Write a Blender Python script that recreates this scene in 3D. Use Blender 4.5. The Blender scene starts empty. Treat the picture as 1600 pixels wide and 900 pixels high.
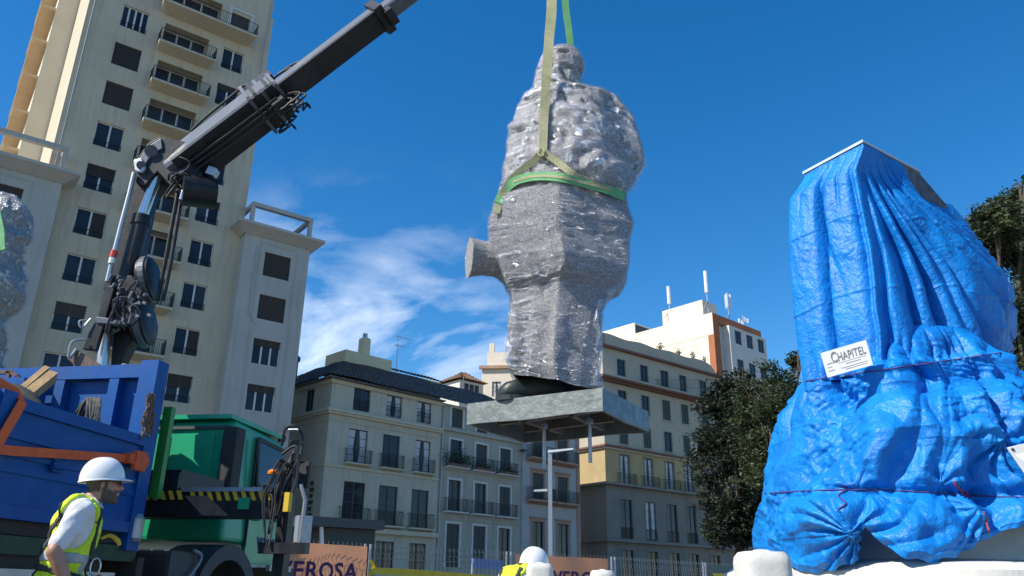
import bpy, math, random
import numpy as np
from mathutils import Vector, Matrix
from mathutils.bvhtree import BVHTree

random.seed(7)
rng = np.random.default_rng(7)
S = bpy.context.scene
COL = S.collection
R_ = math.radians

# ------------------------------------------------------------------ camera
CAM_F, CAM_H, CAM_P, CAM_R = 1250.0, 0.95, R_(20.8), R_(0.8)
W_ = np.array([0, math.cos(CAM_P), math.sin(CAM_P)])
_r0 = np.array([1.0, 0, 0]); _u0 = np.array([0, -math.sin(CAM_P), math.cos(CAM_P)])
R_V = math.cos(CAM_R)*_r0 + math.sin(CAM_R)*_u0
U_V = math.cos(CAM_R)*_u0 - math.sin(CAM_R)*_r0
EYE = np.array([0, 0, CAM_H])
cam = bpy.data.cameras.new('camera'); cam.sensor_width = 36; cam.lens = 36*CAM_F/1600
cam.clip_start = .05; cam.clip_end = 3000
camo = bpy.data.objects.new('camera', cam); COL.objects.link(camo)
m = Matrix.Identity(4)
for i in range(3):
    m[i][0] = R_V[i]; m[i][1] = U_V[i]; m[i][2] = -W_[i]; m[i][3] = EYE[i]
camo.matrix_world = m
S.camera = camo

# ------------------------------------------------------------------ world, sun, exposure
SUN_AZ, SUN_EL = -119.0, 43.0            # azimuth clockwise from +Y
w = bpy.data.worlds.new('World'); S.world = w; w.use_nodes = True
nt = w.node_tree; nt.nodes.clear()
def wn(t, **k):
    n = nt.nodes.new(t)
    for a, b in k.items(): setattr(n, a, b)
    return n
sky = wn('ShaderNodeTexSky'); sky.sky_type = 'NISHITA'; sky.sun_disc = False
sky.sun_elevation = R_(SUN_EL); sky.sun_rotation = R_(SUN_AZ)
sky.air_density = 1.0; sky.dust_density = 0.25; sky.ozone_density = 4.0; sky.altitude = 60
tc = wn('ShaderNodeTexCoord')
# thin wind-drawn cirrus, made of stretched noise over the whole sky dome
mp = wn('ShaderNodeMapping'); mp.inputs['Rotation'].default_value = (0.5, 0.35, -0.75); mp.inputs['Scale'].default_value = (1.5, 5.2, 3.4)
nz = wn('ShaderNodeTexNoise'); nz.inputs['Scale'].default_value = 1.9; nz.inputs['Detail'].default_value = 9; nz.inputs['Roughness'].default_value = .57
nz.inputs['Distortion'].default_value = .55
mp2 = wn('ShaderNodeMapping'); mp2.inputs['Location'].default_value = (0.32, 0.1, 0.55)
nz2 = wn('ShaderNodeTexNoise'); nz2.inputs['Scale'].default_value = 2.3; nz2.inputs['Detail'].default_value = 3
r1 = wn('ShaderNodeMapRange'); r1.inputs['From Min'].default_value = .44; r1.inputs['From Max'].default_value = .66
r2 = wn('ShaderNodeMapRange'); r2.inputs['From Min'].default_value = .36; r2.inputs['From Max'].default_value = .56
sp = wn('ShaderNodeSeparateXYZ')
r3 = wn('ShaderNodeMapRange'); r3.inputs['From Min'].default_value = .52; r3.inputs['From Max'].default_value = .22
mu1 = wn('ShaderNodeMath', operation='MULTIPLY'); mu2 = wn('ShaderNodeMath', operation='MULTIPLY')
mix = wn('ShaderNodeMixRGB'); mix.inputs[2].default_value = (8.6, 9.1, 9.7, 1)
hs = wn('ShaderNodeHueSaturation'); hs.inputs['Saturation'].default_value = 1.34; hs.inputs['Value'].default_value = 1.0
bg = wn('ShaderNodeBackground'); bg.inputs['Strength'].default_value = .14
out = wn('ShaderNodeOutputWorld')
L = nt.links.new
L(tc.outputs['Generated'], mp.inputs['Vector']); L(mp.outputs[0], nz.inputs['Vector'])
L(tc.outputs['Generated'], mp2.inputs['Vector']); L(mp2.outputs[0], nz2.inputs['Vector'])
L(nz.outputs[0], r1.inputs[0]); L(nz2.outputs[0], r2.inputs[0])
L(tc.outputs['Generated'], sp.inputs[0]); L(sp.outputs[2], r3.inputs[0])
L(r1.outputs[0], mu1.inputs[0]); L(r2.outputs[0], mu1.inputs[1])
cdir = wn('ShaderNodeVectorMath', operation='DOT_PRODUCT'); cdir.inputs[1].default_value = (-.176, .945, .272)
r4 = wn('ShaderNodeMapRange', interpolation_type='SMOOTHSTEP'); r4.inputs['From Min'].default_value = .962; r4.inputs['From Max'].default_value = .993
mu3 = wn('ShaderNodeMath', operation='MULTIPLY')
L(tc.outputs['Generated'], cdir.inputs[0]); L(cdir.outputs['Value'], r4.inputs[0])
L(mu1.outputs[0], mu3.inputs[0]); L(r4.outputs[0], mu3.inputs[1])
L(mu3.outputs[0], mu2.inputs[0]); L(r3.outputs[0], mu2.inputs[1])
L(sky.outputs[0], hs.inputs['Color']); L(hs.outputs[0], mix.inputs[1]); L(mu2.outputs[0], mix.inputs[0])
L(mix.outputs[0], bg.inputs['Color']); L(bg.outputs[0], out.inputs[0])
sun = bpy.data.lights.new('sun', 'SUN'); sun.energy = 5.0; sun.angle = R_(.53); sun.color = (1, .95, .86)
suno = bpy.data.objects.new('sun', sun); COL.objects.link(suno)
a_, e_ = R_(SUN_AZ), R_(SUN_EL)
SUN_V = Vector((math.sin(a_)*math.cos(e_), math.cos(a_)*math.cos(e_), math.sin(e_)))
suno.rotation_euler = SUN_V.to_track_quat('Z', 'Y').to_euler(); suno.location = (-20, -10, 60)
S.view_settings.view_transform = 'Standard'; S.view_settings.look = 'None'
S.view_settings.exposure = 0.35; S.view_settings.gamma = 1

# ------------------------------------------------------------------ geometry helpers
def ray(x, y): return (x-800)/CAM_F*R_V + (450-y)/CAM_F*U_V + W_
def at(x, y, Y):
    d = ray(x, y); return d*(Y/d[1]) + EYE
def atz(x, y, z):
    d = ray(x, y); return d*((z-CAM_H)/d[2]) + EYE
def lerp(a, b, t): return a + (b-a)*t
def unit(v):
    v = np.array(v, float); return v/np.linalg.norm(v)

WL = {}                                    # world location of every empty or part
class MB:
    """collects shapes, then links them as ONE mesh object"""
    def __init__(s): s.v = []; s.f = []; s.mi = []; s.cur = 0
    def add(s, vs, fs):
        b = len(s.v); s.v.extend([tuple(map(float, q)) for q in vs])
        for f in fs: s.f.append(tuple(b+i for i in f)); s.mi.append(s.cur)
        return s
    def box(s, x0, x1, y0, y1, z0, z1, T=None):
        vs = [(x, y, z) for z in (z0, z1) for x, y in ((x0, y0), (x1, y0), (x1, y1), (x0, y1))]
        if T: vs = [T(*q) for q in vs]
        return s.add(vs, [(3, 2, 1, 0), (4, 5, 6, 7), (0, 1, 5, 4), (1, 2, 6, 5), (2, 3, 7, 6), (3, 0, 4, 7)])
    def prism(s, poly, z0, z1, T=None):
        n = len(poly); vs = [(x, y, z0) for x, y in poly]+[(x, y, z1) for x, y in poly]
        if T: vs = [T(*q) for q in vs]
        return s.add(vs, [tuple(range(n-1, -1, -1)), tuple(range(n, 2*n))]+[(i, (i+1) % n, n+(i+1) % n, n+i) for i in range(n)])
    def beam(s, p0, p1, w, h, up=(0, 0, 1), w2=None, h2=None, ch=0.0):
        p0, p1 = np.array(p0, float), np.array(p1, float); d = unit(p1-p0)
        sx = unit(np.cross(d, up)); sz = np.cross(sx, d)
        w2 = w if w2 is None else w2; h2 = h if h2 is None else h2
        if ch <= 0: prof = [(-1, -1), (1, -1), (1, 1), (-1, 1)]
        else:
            c = 1-ch; prof = [(-c, -1), (c, -1), (1, -c), (1, c), (c, 1), (-c, 1), (-1, c), (-1, -c)]
        n = len(prof)
        vs = [p0+sx*a*w/2+sz*b*h/2 for a, b in prof]+[p1+sx*a*w2/2+sz*b*h2/2 for a, b in prof]
        return s.add(vs, [tuple(range(n)), tuple(range(2*n-1, n-1, -1))]+[(i, n+i, n+(i+1) % n, (i+1) % n) for i in range(n)])
    def cyl(s, p0, p1, r0, r1=None, n=12, caps=True):
        return s.tube([p0, p1], [r0, r0 if r1 is None else r1], n, caps)
    def tube(s, pts, r, n=8, caps=True, smooth=0):
        P = [np.array(p, float) for p in pts]
        if smooth: P, = (catmull(P, smooth),)
        k = len(P); rr = [r]*k if np.isscalar(r) else (list(r) if len(r) == k else list(np.interp(np.linspace(0, 1, k), np.linspace(0, 1, len(r)), r)))
        vs = []; ref = None
        for i in range(k):
            d = P[min(i+1, k-1)]-P[max(i-1, 0)]; ln = np.linalg.norm(d); d = d/ln if ln > 1e-9 else np.array([0, 0, 1.])
            if ref is None:
                ref = np.cross(d, (0, 0, 1) if abs(d[2]) < .9 else (1, 0, 0))
            ref = ref-d*(ref@d); ref = unit(ref); b = np.cross(d, ref)
            for j in range(n):
                a = 2*math.pi*j/n; vs.append(P[i]+(ref*math.cos(a)+b*math.sin(a))*rr[i])
        fs = [(i*n+j, i*n+(j+1) % n, (i+1)*n+(j+1) % n, (i+1)*n+j) for i in range(k-1) for j in range(n)]
        if caps: fs += [tuple(range(n-1, -1, -1)), tuple(range((k-1)*n, k*n))]
        return s.add(vs, fs)
    def ball(s, c, r, n=12, m=8, M=None):
        r = np.array([r]*3 if np.isscalar(r) else r, float); vs = [(0, 0, 1)]
        for i in range(1, m):
            t = math.pi*i/m
            for j in range(n):
                a = 2*math.pi*j/n; vs.append((math.sin(t)*math.cos(a), math.sin(t)*math.sin(a), math.cos(t)))
        vs.append((0, 0, -1)); V = np.array(vs)*r
        if M is not None: V = V@np.array(M).T
        V = V+np.array(c, float); fs = [(0, 1+j, 1+(j+1) % n) for j in range(n)]
        for i in range(m-2):
            for j in range(n): fs.append((1+i*n+j, 1+(i+1)*n+j, 1+(i+1)*n+(j+1) % n, 1+i*n+(j+1) % n))
        last = len(vs)-1; fs += [(1+(m-2)*n+j, last, 1+(m-2)*n+(j+1) % n) for j in range(n)]
        return s.add(V, fs)
    def lathe(s, prof, c, n=24, axis=None, T=None):
        vs = []; c = np.array(c, float)
        for r, z in prof:
            for j in range(n):
                a = 2*math.pi*j/n; q = np.array([r*math.cos(a), r*math.sin(a), z])
                if T is not None: q = np.array(T)@q
                vs.append(c+q)
        k = len(prof)
        fs = [(i*n+j, i*n+(j+1) % n, (i+1)*n+(j+1) % n, (i+1)*n+j) for i in range(k-1) for j in range(n)]
        fs += [tuple(range(n-1, -1, -1)), tuple(range((k-1)*n, k*n))]
        return s.add(vs, fs)
    def ribbon(s, pts, width, nrm, th=.006):
        """flat strap along pts; nrm = outward normals"""
        P = [np.array(p, float) for p in pts]; k = len(P); vs = []
        for i in range(k):
            d = unit(P[min(i+1, k-1)]-P[max(i-1, 0)]); N = unit(nrm[i] if len(np.shape(nrm)) > 1 else nrm)
            sd = unit(np.cross(d, N)); N = np.cross(sd, d)
            wd = width if np.isscalar(width) else np.interp(i/(k-1), np.linspace(0, 1, len(width)), width)
            vs += [P[i]-sd*wd/2, P[i]+sd*wd/2, P[i]+sd*wd/2+N*th, P[i]-sd*wd/2+N*th]
        fs = []
        for i in range(k-1):
            for j in range(4): fs.append((i*4+j, i*4+(j+1) % 4, (i+1)*4+(j+1) % 4, (i+1)*4+j))
        fs += [(3, 2, 1, 0), tuple((k-1)*4+j for j in range(4))]
        return s.add(vs, fs)
    def mesh(s, name, mats, off=(0, 0, 0), smooth=False, ang=None):
        me = bpy.data.meshes.new(name)
        me.from_pydata([(a-off[0], b-off[1], c-off[2]) for a, b, c in s.v], [], s.f)
        for mt in (mats if isinstance(mats, (list, tuple)) else [mats]): me.materials.append(mt)
        if isinstance(mats, (list, tuple)) and len(mats) > 1: me.polygons.foreach_set('material_index', s.mi)
        if smooth:
            me.polygons.foreach_set('use_smooth', [True]*len(me.polygons))
            if ang: me.set_sharp_from_angle(angle=R_(ang))
        import bmesh
        bm = bmesh.new(); bm.from_mesh(me); bmesh.ops.recalc_face_normals(bm, faces=bm.faces); bm.to_mesh(me); bm.free()
        return me
    def build(s, name, mats, parent=None, smooth=False, ang=None, **kw):
        return link(name, s.mesh(name, mats, WL.get(parent.name, (0, 0, 0)) if parent else (0, 0, 0), smooth, ang), parent, **kw)

def link(name, me, parent=None, loc=None, rz=0, label=None, cat=None, group=None, kind=None):
    """loc is in world space"""
    o = bpy.data.objects.new(name, me); COL.objects.link(o)
    base = np.array(WL.get(parent.name, (0, 0, 0)), float) if parent else np.zeros(3)
    if parent: o.parent = parent
    if loc is not None: o.location = tuple(np.array(loc, float)-base)
    if rz: o.rotation_euler = (0, 0, rz)
    WL[o.name] = tuple(np.array(loc, float)) if loc is not None else tuple(base)
    tag(o, label, cat, group, kind); return o
def tag(o, label=None, cat=None, group=None, kind=None):
    for k, v in (('label', label), ('category', cat), ('group', group), ('kind', kind)):
        if v: o[k] = v
    return o
def thing(name, label, cat, loc, group=None):
    o = bpy.data.objects.new(name, None); COL.objects.link(o); o.location = tuple(map(float, loc)); o.empty_display_size = .2
    WL[o.name] = tuple(map(float, loc)); return tag(o, label, cat, group)
def catmull(P, k):
    P = [np.array(p, float) for p in P]; Q = [2*P[0]-P[1]]+P+[2*P[-1]-P[-2]]; o = []
    for i in range(1, len(Q)-2):
        a, b, c, d = Q[i-1:i+3]
        for j in range(k):
            t = j/k; o.append(.5*((2*b)+(c-a)*t+(2*a-5*b+4*c-d)*t*t+(3*b-a-3*c+d)*t**3))
    o.append(P[-1]); return o
def np_mesh(name, V, F, mats, off=(0, 0, 0), smooth=True):
    me = bpy.data.meshes.new(name); V = np.asarray(V, float)-np.array(off); F = np.asarray(F, np.int32); k = F.shape[1]
    me.vertices.add(len(V)); me.vertices.foreach_set('co', V.ravel())
    me.loops.add(F.size); me.loops.foreach_set('vertex_index', F.ravel())
    me.polygons.add(len(F)); me.polygons.foreach_set('loop_start', np.arange(0, F.size, k, dtype=np.int32))
    me.polygons.foreach_set('use_smooth', np.full(len(F), smooth))
    for mt in (mats if isinstance(mats, (list, tuple)) else [mats]): me.materials.append(mt)
    me.update(calc_edges=True); me.validate(); return me
def _hash(i, j, k, s=0):
    h = (i.astype(np.int64)*374761393+j.astype(np.int64)*668265263+k.astype(np.int64)*2147483647+s*1274126177) & 0xffffffff
    h = ((h ^ (h >> 13))*1274126177) & 0xffffffff
    return ((h ^ (h >> 16)) & 0xffff)/65535.0
def vn(x, y, z, s=0):
    x, y, z = np.broadcast_arrays(*(np.asarray(q, float) for q in (x, y, z)))
    i, j, k = np.floor(x), np.floor(y), np.floor(z); fx, fy, fz = x-i, y-j, z-k
    q = lambda t: t*t*t*(t*(t*6-15)+10)
    fx, fy, fz = q(fx), q(fy), q(fz); r = 0
    for a in (0, 1):
        for b in (0, 1):
            for c in (0, 1):
                r = r+_hash(i+a, j+b, k+c, s)*(fx if a else 1-fx)*(fy if b else 1-fy)*(fz if c else 1-fz)
    return r
def fbm(x, y, z, o=4, s=0):
    r = 0; a = .5
    for q in range(o): r = r+a*vn(x, y, z, s+q); x, y, z = x*2.03+3.1, y*2.03+1.7, z*2.03+5.3; a *= .5
    return r
def ridge(x, y, z, o=3, s=0):
    r = 0; a = .6
    for q in range(o): r = r+a*(1-np.abs(2*vn(x, y, z, s+q)-1)); x, y, z = x*2.1+3.1, y*2.1+1.7, z*2.1+5.3; a *= .45
    return r

def crumple(X, Y, Z, sc, seed, n=3):
    """flat facets meeting in sharp creases, like crumpled sheet"""
    r = np.random.default_rng(seed); w_ = fbm(X*sc*.6, Y*sc*.6, Z*sc*.6, 2, seed)*1.1; t = 0; tot = 0
    for i in range(n):
        d = r.normal(size=3); d /= np.linalg.norm(d); f = sc*r.uniform(.45, 1.5); a = 1/f; q = (X*d[0]+Y*d[1]+Z*d[2])*f+r.random()+w_*(.5+r.random())
        t = t+a*np.abs(2*(q-np.floor(q))-1); tot += a
    return t/tot

# ------------------------------------------------------------------ materials
class NT:
    def __init__(s, name):
        s.m = bpy.data.materials.new(name); s.m.use_nodes = True; s.t = s.m.node_tree
        s.b = s.t.nodes['Principled BSDF']; s.o = s.t.nodes['Material Output']
    def n(s, t, ins=None, **k):
        q = s.t.nodes.new(t)
        for a, b in k.items(): setattr(q, a, b)
        for a, b in (ins or {}).items():
            if hasattr(b, 'is_output'): s.t.links.new(b, q.inputs[a])
            else: q.inputs[a].default_value = b
        return q
    def l(s, a, b): s.t.links.new(a, b)
def rgba(c): return (c[0], c[1], c[2], 1)
def mat(name, c, rough=.6, c2=None, scale=4, amt=.5, metal=0, bump=0, bscale=40, spec=.5, coat=0, stretch=None, detail=6, streak=None):
    """base colour with noise mottling towards c2, optional vertical streaks and fine bump"""
    k = NT(name); k.b.inputs['Roughness'].default_value = rough; k.b.inputs['Metallic'].default_value = metal
    k.b.inputs['Specular IOR Level'].default_value = spec; k.b.inputs['Coat Weight'].default_value = coat
    co = k.n('ShaderNodeTexCoord').outputs['Object']
    src = None
    if c2 is not None:
        v = k.n('ShaderNodeMapping', {'Vector': co, 'Scale': stretch or (1, 1, 1)}).outputs[0]
        nz = k.n('ShaderNodeTexNoise', {'Vector': v, 'Scale': scale, 'Detail': detail, 'Roughness': .6})
        mr = k.n('ShaderNodeMapRange', {'Value': nz.outputs[0], 'From Min': .35, 'From Max': .7, 'To Min': 0, 'To Max': amt})
        mx = k.n('ShaderNodeMixRGB', {'Fac': mr.outputs[0], 'Color1': rgba(c), 'Color2': rgba(c2)}); src = mx.outputs[0]
        rr = k.n('ShaderNodeMapRange', {'Value': nz.outputs[0], 'To Min': max(.02, rough-.12), 'To Max': min(1, rough+.12)})
        k.l(rr.outputs[0], k.b.inputs['Roughness'])
    if streak:
        v = k.n('ShaderNodeMapping', {'Vector': co, 'Scale': (2.2, 2.2, .16)}).outputs[0]
        nz = k.n('ShaderNodeTexNoise', {'Vector': v, 'Scale': 1.6, 'Detail': 7, 'Roughness': .65})
        mr = k.n('ShaderNodeMapRange', {'Value': nz.outputs[0], 'From Min': .5, 'From Max': .8, 'To Min': 0, 'To Max': streak[1]})
        a = k.n('ShaderNodeMixRGB', {'Fac': mr.outputs[0], 'Color1': rgba(c), 'Color2': rgba(streak[0])})
        if src is not None: k.l(src, a.inputs['Color1'])
        src = a.outputs[0]
    if src is not None: k.l(src, k.b.inputs['Base Color'])
    else: k.b.inputs['Base Color'].default_value = rgba(c)
    if bump:
        nb = k.n('ShaderNodeTexNoise', {'Vector': co, 'Scale': bscale, 'Detail': 4})
        bp = k.n('ShaderNodeBump', {'Height': nb.outputs[0], 'Strength': bump, 'Distance': .02}); k.l(bp.outputs[0], k.b.inputs['Normal'])
    return k.m
M = {}
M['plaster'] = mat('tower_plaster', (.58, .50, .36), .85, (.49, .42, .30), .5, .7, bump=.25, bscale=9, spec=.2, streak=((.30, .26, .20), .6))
M['wing'] = mat('wing_plaster', (.46, .44, .39), .85, (.39, .37, .33), .5, .7, bump=.25, bscale=9, spec=.2, streak=((.27, .255, .22), .6))
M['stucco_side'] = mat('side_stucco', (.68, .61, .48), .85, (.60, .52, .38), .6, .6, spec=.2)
M['bounce_slab'] = mat('bounce_tinted_slab', (.62, .47, .30), .85, (.5, .36, .22), 1, .6, spec=.2)  # orange brown imitates warm bounced light on the slab undersides
M['cream'] = mat('cream_wall', (.53, .48, .37), .85, (.44, .395, .305), .7, .7, bump=.2, bscale=10, spec=.2, streak=((.24, .21, .165), .6))
M['creamtrim'] = mat('cream_trim', (.56, .50, .36), .8, (.46, .40, .28), 1.5, .6, spec=.2)
M['grey_green'] = mat('grey_green_wall', (.43, .40, .32), .85, (.36, .335, .265), .8, .7, bump=.2, bscale=10, spec=.2, streak=((.19, .175, .145), .6))
M['whitetrim'] = mat('white_trim', (.62, .60, .55), .7, (.5, .48, .43), 2, .6, spec=.3)
M['bluegrey'] = mat('pale_wall', (.44, .43, .41), .85, (.37, .36, .34), .8, .7, spec=.2, streak=((.28, .27, .25), .35))
M['terratrim'] = mat('terracotta_trim', (.42, .27, .19), .8, (.34, .2, .14), 2, .6, spec=.2)
M['darkcream'] = mat('hotel_wall', (.45, .405, .32), .85, (.37, .335, .27), .6, .7, bump=.2, bscale=10, spec=.2, streak=((.27, .25, .21), .35))
M['yellowwall'] = mat('yellow_wall', (.44, .34, .175), .85, (.35, .27, .14), .7, .7, spec=.2, streak=((.34, .26, .14), .4))
M['basewall'] = mat('shade_dirt_base_wall', (.24, .22, .19), .85, (.17, .155, .13), .7, .7, spec=.2, streak=((.2, .18, .15), .4))  # tree shade and dirt on the lower storeys mixed into this dark tone
M['redtrim'] = mat('red_cornice', (.20, .105, .08), .8, (.15, .08, .065), 2, .6, spec=.2)
M['panelwall'] = mat('cream_panel', (.74, .67, .52), .85, (.66, .58, .44), .6, .6, spec=.2, streak=((.52, .45, .34), .3))
M['redstrip'] = mat('rust_red_paint', (.40, .15, .07), .8, (.3, .11, .06), 1.2, .6, spec=.2)
M['offwhite'] = mat('off_white_wall', (.62, .60, .55), .85, (.54, .52, .47), .7, .6, spec=.2, streak=((.4, .38, .34), .3))
M['yellowhouse'] = mat('pale_yellow_wall', (.74, .62, .38), .85, (.66, .53, .31), 1, .6, spec=.2)
M['pinkwhite'] = mat('peach_white_wall', (.72, .64, .52), .85, (.64, .55, .44), 1, .6, spec=.2)
M['frame_w'] = mat('white_window_frame', (.66, .64, .6), .5, (.56, .54, .5), 3, .6)
M['frame_d'] = mat('dark_window_frame', (.045, .05, .06), .5, (.03, .03, .035), 3, .6)
M['iron'] = mat('black_iron', (.025, .027, .03), .55, (.06, .045, .035), 8, .4, metal=.3)
M['door_green'] = mat('shutter_green_black', (.035, .045, .042), .6, (.05, .06, .055), 5, .6)
M['curtain'] = mat('curtain_cloth', (.55, .55, .53), .9, (.42, .42, .42), 6, .6, stretch=(6, 6, .5))
k = NT('window_glass'); k.b.inputs['Roughness'].default_value = .08; k.b.inputs['Specular IOR Level'].default_value = .35
co = k.n('ShaderNodeTexCoord').outputs['Object']; nz = k.n('ShaderNodeTexNoise', {'Vector': co, 'Scale': .8, 'Detail': 2})
oi = k.n('ShaderNodeObjectInfo'); mr = k.n('ShaderNodeMath', {0: nz.outputs[0], 1: oi.outputs['Random']}, operation='MULTIPLY')
mx = k.n('ShaderNodeMixRGB', {'Fac': mr.outputs[0], 'Color1': (.012, .015, .02, 1), 'Color2': (.06, .065, .075, 1)}); k.l(mx.outputs[0], k.b.inputs['Base Color'])
bp = k.n('ShaderNodeBump', {'Height': k.n('ShaderNodeTexNoise', {'Vector': co, 'Scale': 1.5}).outputs[0], 'Strength': .05}); k.l(bp.outputs[0], k.b.inputs['Normal'])
M['glass'] = k.m
k = NT('roller_blind'); co = k.n('ShaderNodeTexCoord').outputs['Object']; oi = k.n('ShaderNodeObjectInfo')
mx = k.n('ShaderNodeMixRGB', {'Fac': oi.outputs['Random'], 'Color1': (.022, .018, .016, 1), 'Color2': (.06, .048, .036, 1)}); k.l(mx.outputs[0], k.b.inputs['Base Color'])
wv = k.n('ShaderNodeTexWave', {'Vector': co, 'Scale': 3.2}, bands_direction='Z'); bp = k.n('ShaderNodeBump', {'Height': wv.outputs[0], 'Strength': .6, 'Distance': .02}); k.l(bp.outputs[0], k.b.inputs['Normal'])
k.b.inputs['Roughness'].default_value = .7; M['blind'] = k.m
M['tile'] = mat('dark_roof_tile', (.055, .052, .058), .85, (.20, .17, .15), 3.2, .9, bump=.6, bscale=9)
M['tile_red'] = mat('weathered_clay_tile', (.30, .17, .10), .85, (.16, .11, .08), 4, .8, bump=.3, bscale=6)
M['metal_grey'] = mat('galvanised_steel', (.42, .43, .44), .45, (.32, .33, .34), 9, .6, metal=.7)
M['fence_wire'] = mat('dull_fence_wire', (.20, .21, .22), .5, (.14, .15, .15), 9, .6, metal=.5)
M['white_metal'] = mat('white_painted_metal', (.72, .72, .72), .45, (.6, .6, .58), 6, .5)
M['dark_steel'] = mat('dark_grey_steel', (.06, .065, .07), .5, (.1, .1, .1), 6, .5, metal=.4)
M['crane'] = mat('crane_black_paint', (.010, .011, .013), .45, (.03, .03, .032), 7, .6, bump=.08, bscale=25, spec=.35, streak=((.07, .07, .07), .4))
M['crane_grey'] = mat('crane_grey_paint', (.105, .118, .14), .45, (.06, .068, .08), 8, .8, metal=.1, bump=.12, bscale=30, streak=((.2, .21, .22), .5))
M['chrome'] = mat('chrome_rod', (.72, .71, .69), .28, (.55, .55, .54), 6, .4, metal=.85)
M['rubber'] = mat('black_rubber', (.018, .018, .02), .6, (.04, .04, .042), 12, .6)
M['blue_paint'] = mat('truck_blue_paint', (.003, .085, .32), .5, (.004, .065, .24), 5, .8, bump=.1, bscale=12, spec=.25, streak=((.05, .075, .14), .75))
M['green_paint'] = mat('truck_green_paint', (.006, .34, .16), .38, (.008, .28, .13), 2, .6, coat=.2, streak=((.05, .17, .11), .6))
M['green_post'] = mat('bright_green_paint', (.03, .23, .03), .45, (.05, .26, .05), 5, .7)
M['green_shaded'] = mat('shaded_green_paint', (.012, .055, .022), .6, (.02, .035, .02), 7, .8)  # truck green darkened: the shade under the bed is painted in
M['fender'] = mat('grey_plastic_fender', (.05, .053, .058), .65, (.075, .075, .075), 8, .6)
M['chassis'] = mat('chassis_black', (.02, .021, .022), .7, (.05, .045, .04), 10, .6)
M['wood'] = mat('raw_timber', (.52, .35, .17), .75, (.38, .23, .10), 6, .9, stretch=(1, 1, .25), bump=.4, bscale=25)
M['rusty'] = mat('rusty_brown_steel', (.20, .13, .10), .8, (.11, .07, .055), 9, .9, bump=.3)
M['canvas'] = mat('dark_olive_tarpaulin', (.032, .036, .03), .75, (.06, .06, .05), 7, .7, bump=.3, bscale=18)
M['rope'] = mat('black_beige_rope', (.09, .085, .075), .9, (.25, .23, .19), 30, .8)
M['orange'] = mat('orange_webbing', (.78, .14, .035), .75, (.6, .1, .03), 12, .7, bump=.3, bscale=90)
M['yellow'] = mat('yellow_paint', (.72, .46, .02), .6, (.5, .33, .03), 14, .7)
M['amber'] = mat('amber_lamp_plastic', (.8, .22, .02), .25, (.6, .15, .01), 10, .4)
M['tape'] = mat('yellow_barrier_tape', (.80, .52, .015), .5, (.6, .36, .01), 7, .7)
M['banner'] = mat('terracotta_banner', (.66, .33, .20), .8, (.55, .26, .15), 4, .6, bump=.25, bscale=14)
def translucent(mt, col, f):
    t_ = mt.node_tree; a = t_.nodes.new('ShaderNodeBsdfTranslucent'); a.inputs[0].default_value = rgba(col); x = t_.nodes.new('ShaderNodeMixShader'); x.inputs[0].default_value = f
    t_.links.new(t_.nodes['Principled BSDF'].outputs[0], x.inputs[1]); t_.links.new(a.outputs[0], x.inputs[2]); t_.links.new(x.outputs[0], t_.nodes['Material Output'].inputs[0])
translucent(M['banner'], (.75, .36, .20), .55)
M['purple'] = mat('purple_print', (.07, .02, .10), .7)
M['door_ink'] = mat('dark_blue_door_print', (.004, .03, .10), .6)
M['bluebox'] = mat('faded_blue_board', (.10, .17, .40), .6, (.08, .13, .3), 4, .6)
M['greenmesh'] = mat('grey_green_mesh', (.16, .22, .18), .9, (.1, .15, .12), 30, .8)
M['stone'] = mat('white_stone', (.68, .65, .59), .7, (.56, .53, .47), 3, .7, bump=.12, bscale=40, streak=((.4, .37, .32), .45))
M['stone_dirty'] = mat('pedestal_stone', (.70, .665, .59), .7, (.55, .51, .44), 2, .8, bump=.3, bscale=12, streak=((.40, .36, .30), .5))
M['bronze'] = mat('weathered_bronze', (.20, .215, .20), .5, (.11, .125, .115), 7, .9, metal=.45, bump=.35, bscale=16, streak=((.32, .34, .31), .5))
M['bronze_dark'] = mat('dark_bronze', (.042, .050, .043), .42, (.07, .08, .065), 9, .6, metal=.5, bump=.3, bscale=14)
M['under'] = mat('underside_steel', (.16, .14, .115), .7, (.09, .08, .07), 6, .9, metal=.2, bump=.3)
M['sling_beige'] = mat('worn_beige_webbing', (.42, .39, .22), .85, (.27, .28, .15), 10, .8, bump=.5, bscale=80)
M['sling_green'] = mat('green_webbing', (.16, .42, .17), .8, (.10, .28, .12), 10, .8, bump=.5, bscale=80)
M['skin'] = mat('tanned_skin', (.46, .24, .155), .5, (.36, .17, .105), 14, .6, bump=.08, bscale=60)
M['beard'] = mat('grey_dark_beard', (.075, .052, .042), .9, (.20, .155, .13), 110, .8, bump=.5, bscale=120)
M['shirt'] = mat('white_cotton', (.68, .68, .70), .85, (.58, .58, .6), 6, .5, bump=.35, bscale=14)
M['hivis'] = mat('fluorescent_yellow_cloth', (.62, .82, .03), .75, (.52, .72, .02), 8, .5, bump=.35, bscale=14)
M['reflect'] = mat('grey_reflective_tape', (.36, .39, .40), .4, (.28, .31, .32), 20, .6)
M['strap'] = mat('dark_harness_webbing', (.03, .03, .035), .8, (.06, .055, .05), 20, .5)
M['helmet'] = mat('white_hard_hat', (.80, .80, .81), .32, (.72, .72, .72), 6, .4, coat=.2)
M['trousers'] = mat('navy_work_cloth', (.03, .035, .05), .85, (.05, .055, .07), 8, .6)
M['lens'] = mat('dark_spectacle_lens', (.012, .012, .014), .12)
M['asphalt'] = mat('pale_plaza_paving', (.17, .16, .145), .8, (.13, .125, .115), .8, .7, bump=.3, bscale=20)
M['road'] = mat('asphalt', (.05, .05, .052), .85, (.075, .073, .07), 2, .7, bump=.3, bscale=30)
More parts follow.
